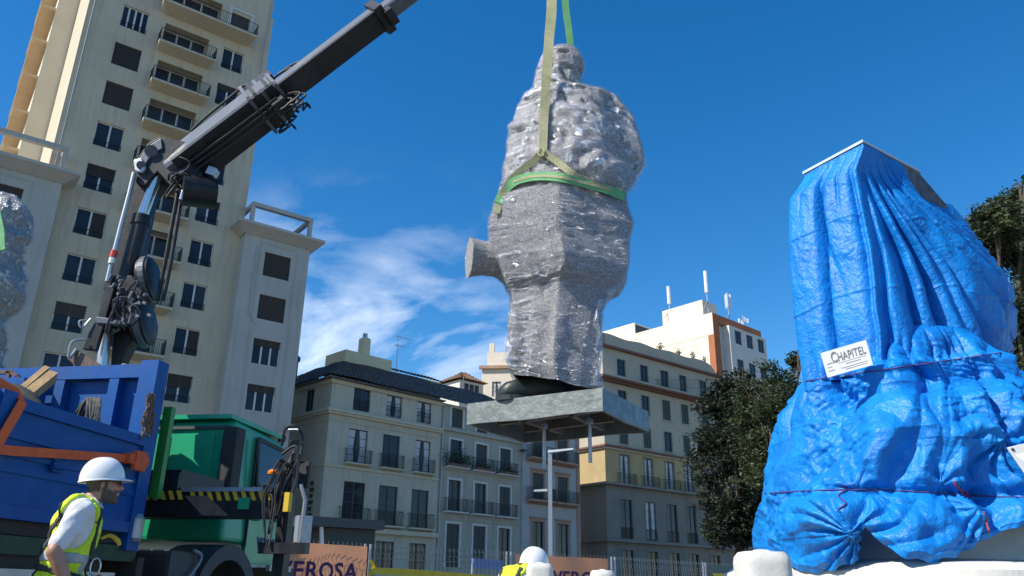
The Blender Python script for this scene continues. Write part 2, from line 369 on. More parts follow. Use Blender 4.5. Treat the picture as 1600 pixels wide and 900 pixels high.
M['bark'] = mat('tree_bark', (.10, .075, .05), .9, (.05, .04, .03), 6, .8, bump=.6, bscale=12, stretch=(1, 1, .3))
M['paper'] = mat('white_sign_board', (.80, .79, .76), .5, (.74, .73, .69), 4, .4)
M['ink'] = mat('grey_ink', (.24, .23, .23), .7)
M['inkpale'] = mat('pale_grey_ink', (.42, .41, .41), .7)
M['crate'] = mat('weathered_grey_board', (.05, .06, .085), .8, (.16, .17, .2), 11, .8, bump=.5, bscale=14, streak=((.3, .3, .3), .6))
M['pale_sheet'] = mat('pale_blue_sheet_edge', (.52, .62, .72), .5, (.42, .52, .66), 6, .6)
M['redcord'] = mat('red_cord', (.45, .05, .06), .8)
M['cordblue'] = mat('dark_violet_cord', (.06, .04, .16), .8)
M['red'] = mat('red_reflector', (.6, .05, .03), .4)
M['petrol'] = mat('plant_leaf', (.035, .06, .03), .7, (.06, .05, .05), 12, .7)
def leafmat(name, c, c2):
    k = NT(name); oi = k.n('ShaderNodeTexCoord').outputs['Object']
    nz = k.n('ShaderNodeTexNoise', {'Vector': oi, 'Scale': .9, 'Detail': 5})
    mr = k.n('ShaderNodeMapRange', {'Value': nz.outputs[0], 'From Min': .35, 'From Max': .68})
    mx = k.n('ShaderNodeMixRGB', {'Fac': mr.outputs[0], 'Color1': rgba(c), 'Color2': rgba(c2)}); k.l(mx.outputs[0], k.b.inputs['Base Color'])
    k.b.inputs['Roughness'].default_value = .55; k.b.inputs['Specular IOR Level'].default_value = .35
    tr = k.n('ShaderNodeBsdfTranslucent'); k.l(mx.outputs[0], tr.inputs[0])
    ms = k.n('ShaderNodeMixShader', {'Fac': .16}); k.l(k.b.outputs[0], ms.inputs[1]); k.l(tr.outputs[0], ms.inputs[2]); k.l(ms.outputs[0], k.o.inputs[0]); return k.m
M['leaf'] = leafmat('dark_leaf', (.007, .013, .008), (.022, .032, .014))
M['leaf2'] = leafmat('olive_leaf', (.022, .037, .013), (.062, .078, .028))
# blue polyethylene tarpaulin: woven, creased, half glossy
k = NT('blue_polyethylene'); co = k.n('ShaderNodeTexCoord').outputs['Object']
nz = k.n('ShaderNodeTexNoise', {'Vector': co, 'Scale': 3.2, 'Detail': 8, 'Roughness': .65})
mr = k.n('ShaderNodeMapRange', {'Value': nz.outputs[0], 'From Min': .35, 'From Max': .7})
mx = k.n('ShaderNodeMixRGB', {'Fac': mr.outputs[0], 'Color1': (.002, .155, .52, 1), 'Color2': (.005, .245, .70, 1)})
vo = k.n('ShaderNodeTexVoronoi', {'Vector': co, 'Scale': 11.0}, feature='DISTANCE_TO_EDGE')
cr = k.n('ShaderNodeMapRange', {'Value': vo.outputs[0], 'From Min': 0, 'From Max': .05, 'To Min': .22, 'To Max': 0})
mx2 = k.n('ShaderNodeMixRGB', {'Fac': cr.outputs[0], 'Color1': mx.outputs[0], 'Color2': (.03, .28, .70, 1)})
dist = k.n('ShaderNodeTexNoise', {'Vector': co, 'Scale': 5.0, 'Detail': 3})
va = k.n('ShaderNodeMixRGB', {'Fac': .18, 'Color1': co, 'Color2': dist.outputs[1]}); k.l(va.outputs[0], vo.inputs['Vector'])
k.l(mx2.outputs[0], k.b.inputs['Base Color']); k.b.inputs['Roughness'].default_value = .47; k.b.inputs['Specular IOR Level'].default_value = .38
hs_ = []
for sc_, am_ in ((5.0, .7), (13.0, .6), (30.0, .3)):
    n2 = k.n('ShaderNodeTexNoise', {'Vector': co, 'Scale': sc_, 'Detail': 3, 'Roughness': .5, 'Distortion': .4})
    ab = k.n('ShaderNodeMath', {0: k.n('ShaderNodeMath', {0: n2.outputs[0], 1: .5}, operation='SUBTRACT').outputs[0]}, operation='ABSOLUTE')
    hs_.append(k.n('ShaderNodeMath', {0: ab.outputs[0], 1: am_}, operation='MULTIPLY'))
sm = k.n('ShaderNodeMath', {0: k.n('ShaderNodeMath', {0: hs_[0].outputs[0], 1: hs_[1].outputs[0]}, operation='ADD').outputs[0], 1: hs_[2].outputs[0]}, operation='ADD')
bp = k.n('ShaderNodeBump', {'Height': sm.outputs[0], 'Strength': .6, 'Distance': .05}); k.l(bp.outputs[0], k.b.inputs['Normal'])
tr = k.n('ShaderNodeBsdfTranslucent'); k.l(mx2.outputs[0], tr.inputs[0])
ms = k.n('ShaderNodeMixShader', {'Fac': .05}); k.l(k.b.outputs[0], ms.inputs[1]); k.l(tr.outputs[0], ms.inputs[2]); k.l(ms.outputs[0], k.o.inputs[0])
M['tarp'] = k.m
# recycled grey felt, speckled
k = NT('speckled_grey_felt'); co = k.n('ShaderNodeTexCoord').outputs['Object']
nz = k.n('ShaderNodeTexNoise', {'Vector': co, 'Scale': 75, 'Detail': 6, 'Roughness': .9})
rp = k.n('ShaderNodeValToRGB', {'Fac': nz.outputs[0]}); e = rp.color_ramp.elements
e[0].position = .38; e[0].color = (.04, .038, .04, 1); e[1].position = .64; e[1].color = (.62, .60, .59, 1); q = e.new(.5); q.color = (.24, .23, .23, 1)
n3 = k.n('ShaderNodeTexNoise', {'Vector': co, 'Scale': 38, 'Detail': 2})
m3 = k.n('ShaderNodeMapRange', {'Value': n3.outputs[0], 'From Min': .62, 'From Max': .7, 'To Max': .35}); mx = k.n('ShaderNodeMixRGB', {'Fac': m3.outputs[0], 'Color1': rp.outputs[0], 'Color2': (.23, .13, .10, 1)})
k.l(mx.outputs[0], k.b.inputs['Base Color']); k.b.inputs['Roughness'].default_value = .95
bp = k.n('ShaderNodeBump', {'Height': nz.outputs[0], 'Strength': .5, 'Distance': .012}); k.l(bp.outputs[0], k.b.inputs['Normal']); M['felt'] = k.m
# clear stretch film: mostly see-through, bright where creased
def film(name, base, scale, stretch):
    k = NT(name); co = k.n('ShaderNodeTexCoord').outputs['Object']; k.t.nodes.remove(k.b)
    v = k.n('ShaderNodeMapping', {'Vector': co, 'Scale': stretch, 'Rotation': (0, .25, 0)}).outputs[0]
    nz = k.n('ShaderNodeTexNoise', {'Vector': v, 'Scale': scale, 'Detail': 8, 'Roughness': .7, 'Distortion': .9})
    bp = k.n('ShaderNodeBump', {'Height': nz.outputs[0], 'Strength': .9, 'Distance': .05})
    g = k.n('ShaderNodeBsdfGlossy', {'Color': (.80, .81, .84, 1), 'Roughness': .17, 'Normal': bp.outputs[0]})
    d = k.n('ShaderNodeBsdfDiffuse', {'Color': (.75, .76, .8, 1), 'Normal': bp.outputs[0]})
    gd = k.n('ShaderNodeMixShader', {'Fac': .22}); k.l(g.outputs[0], gd.inputs[1]); k.l(d.outputs[0], gd.inputs[2])
    t = k.n('ShaderNodeBsdfTransparent')
    mr = k.n('ShaderNodeMapRange', {'Value': nz.outputs[0], 'From Min': .50, 'From Max': .64, 'To Min': base, 'To Max': min(.8, base+.6)})
    lw = k.n('ShaderNodeLayerWeight', {'Blend': .10}); ad = k.n('ShaderNodeMath', {0: mr.outputs[0], 1: lw.outputs['Facing']}, operation='MAXIMUM')
    a2 = k.n('ShaderNodeMath', {0: ad.outputs[0], 1: .7}, operation='MINIMUM')
    ms = k.n('ShaderNodeMixShader', {'Fac': a2.outputs[0]}); k.l(t.outputs[0], ms.inputs[1]); k.l(gd.outputs[0], ms.inputs[2]); k.l(ms.outputs[0], k.o.inputs[0]); return k.m
M['film'] = film('clear_stretch_film', .02, 9, (1, 1, 5))
M['film3'] = film('dense_bubble_film', .06, 6, (1, 1, 1.4))
M['film2'] = film('loose_stretch_film', .10, 9, (1, 1, 1))

# ------------------------------------------------------------------ ground
g = MB(); g.box(-400, 400, -200, 900, -.5, 0); g.build('ground', M['asphalt'], kind='structure')
g = MB(); g.box(-300, 300, 31, 40, 0, .004); g.build('road', M['road'], kind='structure')

# ------------------------------------------------------------------ facade machinery
class Fac:
    """a vertical wall plane: o = point on it, az = heading of its run; d = metres proud of it, towards the street"""
    def __init__(s, o, az):
        s.o = np.array([o[0], o[1], 0.0]); a = R_(az); s.t = np.array([math.sin(a), math.cos(a), 0]); s.n = np.array([math.cos(a), -math.sin(a), 0]); s.rz = math.pi/2-a
    def __call__(s, u, d, z): return s.o+s.t*u+s.n*d+np.array([0, 0, z])
    def shift(s, d): q = Fac(s.o+s.n*d, 0); q.t, q.n, q.rz = s.t, s.n, s.rz; return q
    def side(s, u, flip=False):
        """plane at right angles through u, running backwards; outward side is -t (or +t when flipped)"""
        q = Fac(s(u, 0, 0), 0)
        if not flip: q.t, q.n = s.n.copy(), -s.t      # run goes towards the street, from the back
        else: q.t, q.n = -s.n, s.t.copy()
        q.rz = math.atan2(q.t[1], q.t[0]); return q
    def T(s): return lambda u, d, z: s(u, d, z)
def wall_mesh(mb, F, u0, u1, z0, z1, holes, depth=.28):
    """wall sheet with real openings and their reveals"""
    us = sorted({u0, u1, *[h[0] for h in holes], *[h[1] for h in holes]}); zs = sorted({z0, z1, *[h[2] for h in holes], *[h[3] for h in holes]})
    us = [q for q in us if u0 <= q <= u1]; zs = [q for q in zs if z0 <= q <= z1]
    for a, b in zip(us, us[1:]):
        for c, d in zip(zs, zs[1:]):
            mu, mz = (a+b)/2, (c+d)/2
            if any(h[0] < mu < h[1] and h[2] < mz < h[3] for h in holes): continue
            mb.add([F(a, 0, c), F(b, 0, c), F(b, 0, d), F(a, 0, d)], [(0, 1, 2, 3)])
    for h in holes:
        a, b, c, d = h[:4]
        for p, q in (((a, c), (b, c)), ((b, c), (b, d)), ((b, d), (a, d)), ((a, d), (a, c))):
            mb.add([F(p[0], 0, p[1]), F(q[0], 0, q[1]), F(q[0], -depth, q[1]), F(p[0], -depth, p[1])], [(0, 1, 2, 3)])
_cache = {}
def cached(key, fn, name, mats):
    if key not in _cache: mb = MB(); fn(mb); _cache[key] = mb.mesh(name, mats)
    return _cache[key]
# local window frame: x across (0 = centre), y into the wall, z up from the sill
wrs = random.Random(21)
def window(root, F, u, z, wd, ht, style, depth=.2):
    if style == 'd2': style = wrs.choice(['d2', 'd2', 'dc', 'dg'])
    if style == 'shut' and wrs.random() < .22: style = 'd2'
    loc = F(u, 0, z); rz = F.rz
    def put(name, key, fn, mt, parent, label=None):
        me = cached((name, key), fn, name, mt); o = link(name, me, parent, loc, rz if parent is root else 0, label)
        return o
    w2 = wd/2; ft = .06; y0, y1 = depth-.07, depth-.01
    fm = M['frame_d'] if style[0] == 'd' else M['frame_w']
    nmull = {'w2': 1, 'w3': 2, 'wb': 1, 'blind': 0, 'wh': 1, 'd2': 1, 'dg': 1, 'dc': 1, 'shut': 1, 'wl': 1, 'w3b': 2, 'wo': 3}.get(style, 1)
    xs = np.linspace(-w2, w2, nmull+2)
    def frame(mb):
        mb.box(-w2, -w2+ft, y0, y1, 0, ht); mb.box(w2-ft, w2, y0, y1, 0, ht)
        mb.box(-w2+ft, w2-ft, y0, y1, 0, ft); mb.box(-w2+ft, w2-ft, y0, y1, ht-ft, ht)
        for x in xs[1:-1]: mb.box(x-.055, x+.055, y0-.01, y1, ft, ht-ft)
        if style in ('dg', 'dc', 'd2'):
            for zz in np.linspace(0, ht, 4 if ht < 2 else 5)[1:-1]: mb.box(-w2+ft, w2-ft, y0+.01, y1-.012, zz-.022, zz+.022)
    fr = put('window', (style, round(wd, 2), round(ht, 2), depth), frame, fm, root)
    key = (style, round(wd, 2), round(ht, 2), depth)
    if style not in ('blind', 'shut'):
        for i in range(nmull+1):
            a, b = xs[i], xs[i+1]
            me = cached(('pane', key, i), lambda mb: mb.box(a+.03, b-.03, y0+.03, y0+.04, .03, ht-.03), 'pane', M['glass']); link('pane', me, fr, loc)
    else:
        me = cached(('back', key), lambda mb: mb.box(-w2+.03, w2-.03, y1-.02, y1-.012, .03, ht-.03), 'pane', M['glass']); link('pane', me, fr, loc)
    if style in ('blind',):
        me = cached(('blind', key), lambda mb: [mb.box(-w2+.02, w2-.02, y0-.04+.012*(i % 2), y0-.012, i*ht/14, (i+1)*ht/14-.012) for i in range(14)], 'roller_blind', M['blind']); link('roller_blind', me, fr, loc)
    if style in ('wb', 'wl', 'w3b'):
        h0 = ht*(.55 if style == 'wl' else .72)
        me = cached(('blind', key), lambda mb: [mb.box(-w2+.04, w2-.04, y0-.035+.01*(i % 2), y0-.012, h0+i*(ht-h0)/7, h0+(i+1)*(ht-h0)/7-.01) for i in range(7)], 'roller_blind', M['blind']); link('roller_blind', me, fr, loc)
    if style == 'wh':
        me = cached(('blind', key), lambda mb: mb.box(0.06, w2-.04, y0-.03, y0-.012, .05, ht*.95), 'roller_blind', M['blind']); link('roller_blind', me, fr, loc)
    if style == 'shut':
        for sgn in (-1, 1):
            def sh(mb):
                a, b = (-w2+.02, -.012) if sgn < 0 else (.012, w2-.02)
                mb.box(a, b, y0-.05, y0-.02, .02, ht-.02)
                for i in range(12): mb.box(a+.08, b-.08, y0-.065, y0-.05, .12+i*(ht-.25)/12, .12+(i+.7)*(ht-.25)/12)
            me = cached(('sh', key, sgn), sh, 'shutter', M['door_green']); link('shutter', me, fr, loc)
    if style == 'dc':
        def cu(mb):
            for sgn in (-1, 1):
                n = 7; vs = []
                for i in range(n+1):
                    for zz, sc in ((ht-.06, 1), (ht*.5, .8), (.08, .95)): vs.append((sgn*(w2-.06-i/n*w2*.72*sc), y0+.022-.006*(i % 2), zz))
                mb.add(vs, [(i*3+j, i*3+3+j, i*3+4+j, i*3+1+j) for i in range(n) for j in (0, 1)])
        me = cached(('cu', key), cu, 'curtain', M['curtain']); link('curtain', me, fr, loc)
    return fr
def railing(parent, root, F, u, z, wd, ht, d, name='railing', gap=.12, sides=True, back=.0, mt=None):
    def fn(mb):
        b = .011
        for zz in (.06, ht): mb.box(-wd/2, wd/2, -d-.014, -d+.014, zz-.014, zz+.014)
        n = int(wd/gap)
        for i in range(n+1): x = -wd/2+wd*i/n; mb.box(x-b, x+b, -d-b, -d+b, .06, ht)
        if sides and d > .15:
            for x in (-wd/2, wd/2):
                for zz in (.06, ht): mb.box(x-.014, x+.014, -d, -back, zz-.014, zz+.014)
                m2 = max(1, int(d/gap))
                for i in range(m2): y = -d+d*i/m2; mb.box(x-b, x+b, y-b, y+b, .06, ht)
    me = cached((name, round(wd, 2), round(ht, 2), round(d, 2), gap), fn, name, mt or M['iron'])
    return link(name, me, parent, F(u, 0, z), F.rz if parent is root else 0)
def balcony(root, F, u, z, wd, d, th, rail_h, mt, taper=.0):
    """slab (with sloping underside) as a part, its railing a sub-part; z = walking level"""
    def fn(mb):
        vs = [(-wd/2, -d, 0), (wd/2, -d, 0), (wd/2, 0, 0), (-wd/2, 0, 0), (-wd/2, -d, -th*.45), (wd/2, -d, -th*.45), (wd/2-taper, 0, -th), (-wd/2+taper, 0, -th)]
        mb.add(vs, [(0, 1, 2, 3), (7, 6, 5, 4), (0, 4, 5, 1), (1, 5, 6, 2), (2, 6, 7, 3), (3, 7, 4, 0)])
    me = cached(('balc', round(wd, 2), round(d, 2), th, mt.name), fn, 'balcony', mt)
    b = link('balcony', me, root, F(u, 0, z), F.rz)
    if rail_h: railing(b, root, F, u, z, wd-.06, rail_h, d-.05)
    return b
def band(root, F, u0, u1, z0, z1, d, mt, name='cornice', steps=None):
    mb = MB()
    for (a, b, dd) in (steps or [(z0, z1, d)]): mb.box(u0-(dd if steps else 0), u1+(dd if steps else 0), -.05, dd, a, b, F.T())
    return mb.build(name, mt, root)
def block(mb, F, u0, u1, d0, d1, z0, z1): mb.box(u0, u1, d0, d1, z0, z1, F.T())

# ------------------------------------------------------------------ tall apartment tower with two lower wings
FT = Fac(at(100, 500, 44), 53)
t = thing('apartment_tower', 'tall cream apartment tower with recessed balconies and two lower wings, behind the crane', 'building', FT(3.4, 0, 0))
ZT = 45.5
holes = []; wins = []
st1 = {8: 'wo', 7: 'blind', 6: 'blind', 5: 'w2', 4: 'wb3', 3: 'blindm', 2: 'w2', 1: 'wl', 0: 'w2', -1: 'w2', -2: 'wl', 9: 'w2', 10: 'blind'}
for kk in range(-3, 11):
    top = 13.33+3.03*kk
    if top < 3: continue
    holes.append((-.6, 1.05, top-1.72, top)); wins.append((.225, top-1.72, 1.65, 1.72, {'wb3': 'wl', 'blindm': 'wh'}.get(st1.get(kk, 'w2'), st1.get(kk, 'w2'))))
st3 = {5: 'w2', 4: 'wb', 3: 'w2', 2: 'w2', 1: 'wh', 0: 'wl', 7: 'w3', 8: 'w2', 6: 'w2'}
for kk in range(-3, 9):
    top = 13.2+3.015*kk
    if top < 3: continue
    holes.append((6.15, 7.65, top-1.72, top)); wins.append((6.9, top-1.72, 1.5, 1.72, {'w3': 'wb'}.get(st3.get(kk, 'w2'), st3.get(kk, 'w2'))))
FL0 = 35.3
flo = [FL0-3.05*i for i in range(0, 11)]
for z in flo:
    if z > 2: holes.append((2.12, 5.12, z+.04, z+2.1))
zt = FL0+3.12
holes += [(1.9, 5.6, zt+.04, zt+2.35), (6.35, 7.65, zt+.04, zt+2.05), (1.9, 5.6, zt+3.2, zt+5.2)]
mb = MB(); wall_mesh(mb, FT, -2.6, 9.35, 0, 41.4, [h for h in holes if h[3] < 41.3], .22)
wall_mesh(mb, FT, -2.6, 9.2, 41.4, ZT, [h for h in holes if h[2] > 41.3], .22)
# shaft behind: right side, roof and the sunlit left side as far as the stair pier
for (u0, u1, dd, z0, z1) in ((-2.6, 9.35, 0, 0, 41.4), (-2.6, 9.2, 0, 41.4, ZT)):
    mb.add([FT(u1, 0, z0), FT(u1, -14, z0), FT(u1, -14, z1), FT(u1, 0, z1)], [(0, 1, 2, 3)])
    mb.add([FT(u0, 0, z1), FT(u1, 0, z1), FT(u1, -14, z1), FT(u0, -14, z1)], [(0, 1, 2, 3)])
    mb.add([FT(u0, -14, z0), FT(u0, -14, z1), FT(u1, -14, z1), FT(u1, -14, z0)], [(0, 1, 2, 3)])
    mb.add([FT(u0, 0, z0), FT(u0, 0, z1), FT(u0, -14, z1), FT(u0, -14, z0)], [(0, 1, 2, 3)])
mb.build('wall', M['plaster'], t)
for i, (u, z, a, b, s_) in enumerate(wins):
    fr = window(t, FT, u, z, a, b, s_)
    if s_ != 'blind': railing(fr, t, FT, u, z+.02, a-.06, .42, -.05, 'window_rail', .14, False)
# loggias: a shaded recess, glazed doors at its back, a slab in front of it
for z in flo+[zt, zt+3.15]:
    if z < 2: continue
    a, b = (2.12, 5.12) if z <= FL0+.01 else (1.9, 5.6); h = 2.06 if z <= FL0+.01 else 2.3
    mb = MB(); F = FT
    mb.add([F(a, -.2, z), F(b, -.2, z), F(b, -1.3, z), F(a, -1.3, z)], [(0, 1, 2, 3)]); mb.add([F(a, -.2, z+h), F(b, -.2, z+h), F(b, -1.3, z+h), F(a, -1.3, z+h)], [(0, 1, 2, 3)])
    for q in (a, b): mb.add([F(q, -.2, z), F(q, -1.3, z), F(q, -1.3, z+h), F(q, -.2, z+h)], [(0, 1, 2, 3)])
    mb.build('loggia', M['plaster'], t)
    window(t, FT.shift(-.75), (a+b)/2, z+.05, b-a-.04, h-.06, 'w3', .1)
    if z <= FL0+.01: balcony(t, FT, 3.66, z, 3.75, 1.05, .34, .95, M['plaster'], .25)
window(t, FT, 7.0, zt+.06, 1.3, 1.97, 'blind')
balcony(t, FT, 4.78, zt, 6.5, 1.25, .4, .95, M['plaster'], .35)
mb = MB()
for a, b, c, d in ((6.1, 6.28, zt, zt+2.3), (7.72, 7.9, zt, zt+2.3), (6.0, 8.0, zt+2.3, zt+2.48)): mb.box(a, b, -.02, .09, c, d, FT.T())
mb.build('door_surround', M['whitetrim'], t)
# stair pier and stacked slabs on the sunlit left flank
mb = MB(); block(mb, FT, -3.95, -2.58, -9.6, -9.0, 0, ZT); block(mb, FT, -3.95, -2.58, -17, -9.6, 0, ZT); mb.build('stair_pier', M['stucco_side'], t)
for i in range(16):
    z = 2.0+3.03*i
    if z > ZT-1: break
    mb = MB(); block(mb, FT, -4.95, -3.94, -17, -9.25, z, z+.2); block(mb, FT, -4.95, -4.85, -17, -9.25, z+.2, z+.42); mb.build('side_balcony', M['bounce_slab'], t)
# wings, one metre proud of the tower
FW = FT.shift(1.0)
WT = 23.2
def wing(u0, u1, wu0, wu1, rails):
    hs = [(wu0, wu1, 22.2-1.7-3.03*i, 22.2-3.03*i) for i in range(7) if 22.2-1.7-3.03*i > 2]
    mb = MB(); wall_mesh(mb, FW, u0, u1, 0, WT, hs, .22)
    for q in (u0, u1): mb.add([FW(q, 0, 0), FW(q, -10, 0), FW(q, -10, WT), FW(q, 0, WT)], [(0, 1, 2, 3)])
    mb.add([FW(u0, 0, WT), FW(u1, 0, WT), FW(u1, -10, WT), FW(u0, -10, WT)], [(0, 1, 2, 3)]); mb.add([FW(u0, -10, 0), FW(u1, -10, 0), FW(u1, -10, WT), FW(u0, -10, WT)], [(0, 1, 2, 3)])
    mb.build('wing_wall', M['wing'], t)
    for i, h in enumerate(hs): window(t, FW, (wu0+wu1)/2, h[2], wu1-wu0, 1.7, 'blind' if i < 2 else 'w3b' if i < 4 else 'w3')
    mb = MB(); a, b = u0-.72, u1+.72                        # cornice: sloping cove under a thin slab
    for (p, q, z0, z1) in ((0, .72, WT-.05, WT+.42),):
        vs = [FW(u0-.04, .04, z0), FW(u1+.04, .04, z0), FW(b, q, z1), FW(a, q, z1), FW(u0-.04, -9, z0), FW(u1+.04, -9, z0), FW(b, -9, z1), FW(a, -9, z1)]
        mb.add(vs, [(0, 1, 2, 3), (1, 5, 6, 2), (4, 0, 3, 7), (3, 2, 6, 7)])
    block(mb, FW, a-.04, b+.04, -9, .76, WT+.42, WT+.62); mb.build('cornice', M['wing'], t)
    mb = MB(); mz = WT+2.25
    block(mb, FW, u0+.1, u1-.1, -.05, .3, mz-.28, mz)
    for q in (u0+.1, u1-.35): block(mb, FW, q, q+.25, -5, -.05, mz-.28, mz)
    for q in (u0+.1, u1-.35): block(mb, FW, q, q+.25, -.04, .26, WT+.62, mz-.28); block(mb, FW, q, q+.25, -4.95, -4.7, WT+.62, mz-.28)
    mb.build('parapet_rail', M['wing'], t)
    mb = MB(); lt = 22.75                                    # shallow frame line round the window column
    p, q = wu0-.32, wu1+.32
    mb.box(p-.05, q+.05, -.01, .035, lt, lt+.06, FW.T()); mb.box(p-.05, p, -.01, .035, 0, lt, FW.T()); mb.box(q, q+.05, -.01, .035, 0, lt, FW.T()); mb.build('wall_moulding', M['wing'], t)
wing(9.27, 13.85, 10.76, 12.6, True)
wing(-8.0, -1.75, -5.35, -3.55, True)
mb = MB(); p = FT(9.1, .06, 0)
mb.tube([FT(-2.28, .07, 0.2), FT(-2.28, .07, 24), FT(-2.28, .07, 41)], .03, 6); mb.tube([FT(8.9, .07, 36), FT(9.05, .07, 43)], .02, 6)
mb.tube([FW(10.1, .05, 22.4), FW(10.15, .05, 18.2), FW(10.35, .05, 17.4), FW(10.75, .05, 17.0)], .018, 5, smooth=4)
mb.build('cable', M['metal_grey'], t)
q = FW(13.75, .02, 10.55); l_ = MB(); l_.box(-.02, .5, -.08, .08, 0, .1, lambda x, y, z: q+FT.t*y+FT.n*x+np.array([0, 0, z])); l_.box(.3, .72, -.16, .16, -.14, .02, lambda x, y, z: q+FT.t*y+FT.n*x+np.array([0, 0, z]))
l_.build('floodlight', M['dark_steel'], t)

# ------------------------------------------------------------------ cream corner house, its neighbour and the narrow house (one street front)
F1 = Fac(at(520, 590, 55), 45)
SID = F1.side(0.0)                       # its left flank
def tiled_roof(parent, pts_eave, pts_ridge, mt, name='roof', pitch=.36, rows=14):
    """corrugated barrel-tile sheet between an eave line and a ridge line, each course stepped"""
    e0, e1 = (np.array(p, float) for p in pts_eave); r0, r1 = (np.array(p, float) for p in pts_ridge)
    n = max(4, int(np.linalg.norm(e1-e0)/pitch)); vs = []; up = unit(np.cross(e1-e0, r0-e0)); up = up if up[2] > 0 else -up
    V = []; cols = 4*n+1
    for r in range(rows):
        for e in (0, 1):
            f = (r+e)/rows; 
            for c in range(cols):
                q = c/(cols-1); p = lerp(lerp(e0, e1, q), lerp(r0, r1, q), f)
                p = p+up*(.10*abs(math.sin(math.pi*q*n))+(.07 if e == 0 else .0)+.035*math.sin(c//4*12.9+r*7.1)); V.append(p)
    Fq = [(k*cols+c, k*cols+c+1, (k+1)*cols+c+1, (k+1)*cols+c) for k in range(2*rows-1) for c in range(cols-1)]
    mb = MB(); mb.add(V, Fq); return mb.build(name, mt, parent)
t = thing('corner_townhouse', 'cream three-storey corner house with dark tiled hip roof and tall black french windows', 'building', F1(5, 0, 0))
hs = []; ws = []
for i, (a3, a2, a1) in enumerate((( (1.88, 3.31), (1.72, 3.36), (1.69, 3.48)), ((4.78, 6.22), (4.70, 6.26), (4.66, 6.34)), ((7.66, 9.07), (7.70, 9.20), (7.60, 9.25)))):
    hs += [(a3[0], a3[1], 12.93, 14.55), (a2[0], a2[1], 9.2, 11.6), (a1[0], a1[1], 5.2, 7.95)]
    ws += [(sum(a3)/2, 12.93, a3[1]-a3[0], 1.62, ('dg', 'dc', 'dc')[i]), (sum(a2)/2, 9.2, a2[1]-a2[0], 2.4, ('dc', 'd2', 'd2')[i]), (sum(a1)/2, 5.2, a1[1]-a1[0], 2.75, 'd2')]
hs += [(1.7, 3.3, 2.0, 4.1), (4.7, 6.3, 2.2, 4.15), (7.65, 9.2, 2.2, 4.15)]
ws += [(2.5, 2.0, 1.6, 2.1, 'd2'), (5.5, 2.2, 1.6, 1.95, 'd2'), (8.42, 2.2, 1.55, 1.95, 'd2')]
E1 = 14.82
mb = MB(); wall_mesh(mb, F1, 0, 10.1, 0, E1, hs, .25)
sh_ = [(-3.4, -2.25, 12.9, 14.5), (-7.6, -6.3, 12.9, 14.5), (-7.6, -6.3, 8.9, 11.1)]
wall_mesh(mb, SID, -14, 0, 0, E1, sh_, .25)
mb.add([F1(0, -14, 0), F1(10.1, -14, 0), F1(10.1, -14, E1), F1(0, -14, E1)], [(0, 1, 2, 3)]); mb.add([F1(0, 0, E1-.02), F1(10.1, 0, E1-.02), F1(10.1, -14, E1-.02), F1(0, -14, E1-.02)], [(0, 1, 2, 3)])
mb.build('wall', M['cream'], t)
for (u, z, a, b, s_) in ws: window(t, F1, u, z, a, b, s_)
for h in sh_: window(t, SID, (h[0]+h[1])/2, h[2], h[1]-h[0], h[3]-h[2], 'd2')
def lband(z0, z1, d, name, mt, u1=10.1):
    mb = MB(); block(mb, F1, -d, u1, -.05, d, z0, z1); mb.box(-14, d-.003, -.05, d-.003, z0+.002, z1-.002, SID.T()); return mb.build(name, mt, t)
lband(12.55, 12.72, .34, 'cornice', M['creamtrim']); lband(12.38, 12.55, .22, 'cornice', M['creamtrim']); lband(11.95, 12.03, .08, 'string_course', M['creamtrim']); lband(8.78, 8.95, .1, 'string_course', M['creamtrim'])
lband(E1-.28, E1, .16, 'cornice', M['creamtrim']); lband(E1, E1+.1, .5, 'eave', M['tile'])
band(t, F1, 2.2, 10.1, 4.62, 4.95, .35, M['creamtrim'])
for (u, z, a, b, s_) in ws[:9]:
    if z > 12: railing(t, t, F1, u, z+.05, a-.1, .78, .02, gap=.11, sides=False)
    elif z > 8: balcony(t, F1, u, z, a+.5, .42, .2, .95, M['creamtrim'])
    else: balcony(t, F1, u, z, a+.62, .5, .24, 1.0, M['creamtrim'])
tiled_roof(t, (F1(-.5, .55, E1+.1), F1(12.5, .55, E1+.1)), (F1(4.2, -5.2, E1+3.1), F1(12.5, -5.2, E1+3.1)), M['tile'])
tiled_roof(t, (F1(-.5, -14, E1+.1), F1(-.5, .55, E1+.1)), (F1(4.2, -10, E1+3.1), F1(4.2, -5.2, E1+3.1)), M['tile'])
mb = MB(); block(mb, F1, -.06, .1, -.1, .1, 3.2, 5.6); 
# small vertical shop sign beside the corner, lettering too worn to read
mb = MB()
for i in range(7): mb.box(-1.5, -1.1+.1*(i % 2), .02, .05, 5.05+.42*i, 5.05+.42*i+.26, SID.T())
mb.build('sign_letter_strip', M['iron'], t)
mb = MB(); block(mb, F1, 4.3, 8.9, -8.2, -5.3, E1+2.0, E1+4.15); 
blk = thing('roof_room', 'pale yellow rooftop room with chimney standing on the dark tiled roof', 'roof room', F1(6, -5.5, E1+1.6))
mb.build('wall', M['yellowhouse'], blk)
mb = MB(); block(mb, F1, 6.05, 6.75, -6.2, -5.5, E1+4.15, E1+5.6); ch = mb.build('chimney', M['yellowhouse'], blk)
mb = MB(); block(mb, F1, 6.15, 6.65, -6.1, -5.6, E1+5.6, E1+5.68); mb.cyl(F1(6.4, -5.85, E1+5.68), F1(6.4, -5.85, E1+6.05), .2, .2, 10); mb.build('chimney_cap', M['metal_grey'], ch)
tiled_roof(blk, (F1(8.9, -5.2, E1+3.3), F1(14.5, -5.2, E1+3.3)), (F1(8.9, -7.5, E1+4.1), F1(14.5, -7.5, E1+4.1)), M['tile_red'], 'tiled_roof', rows=5)
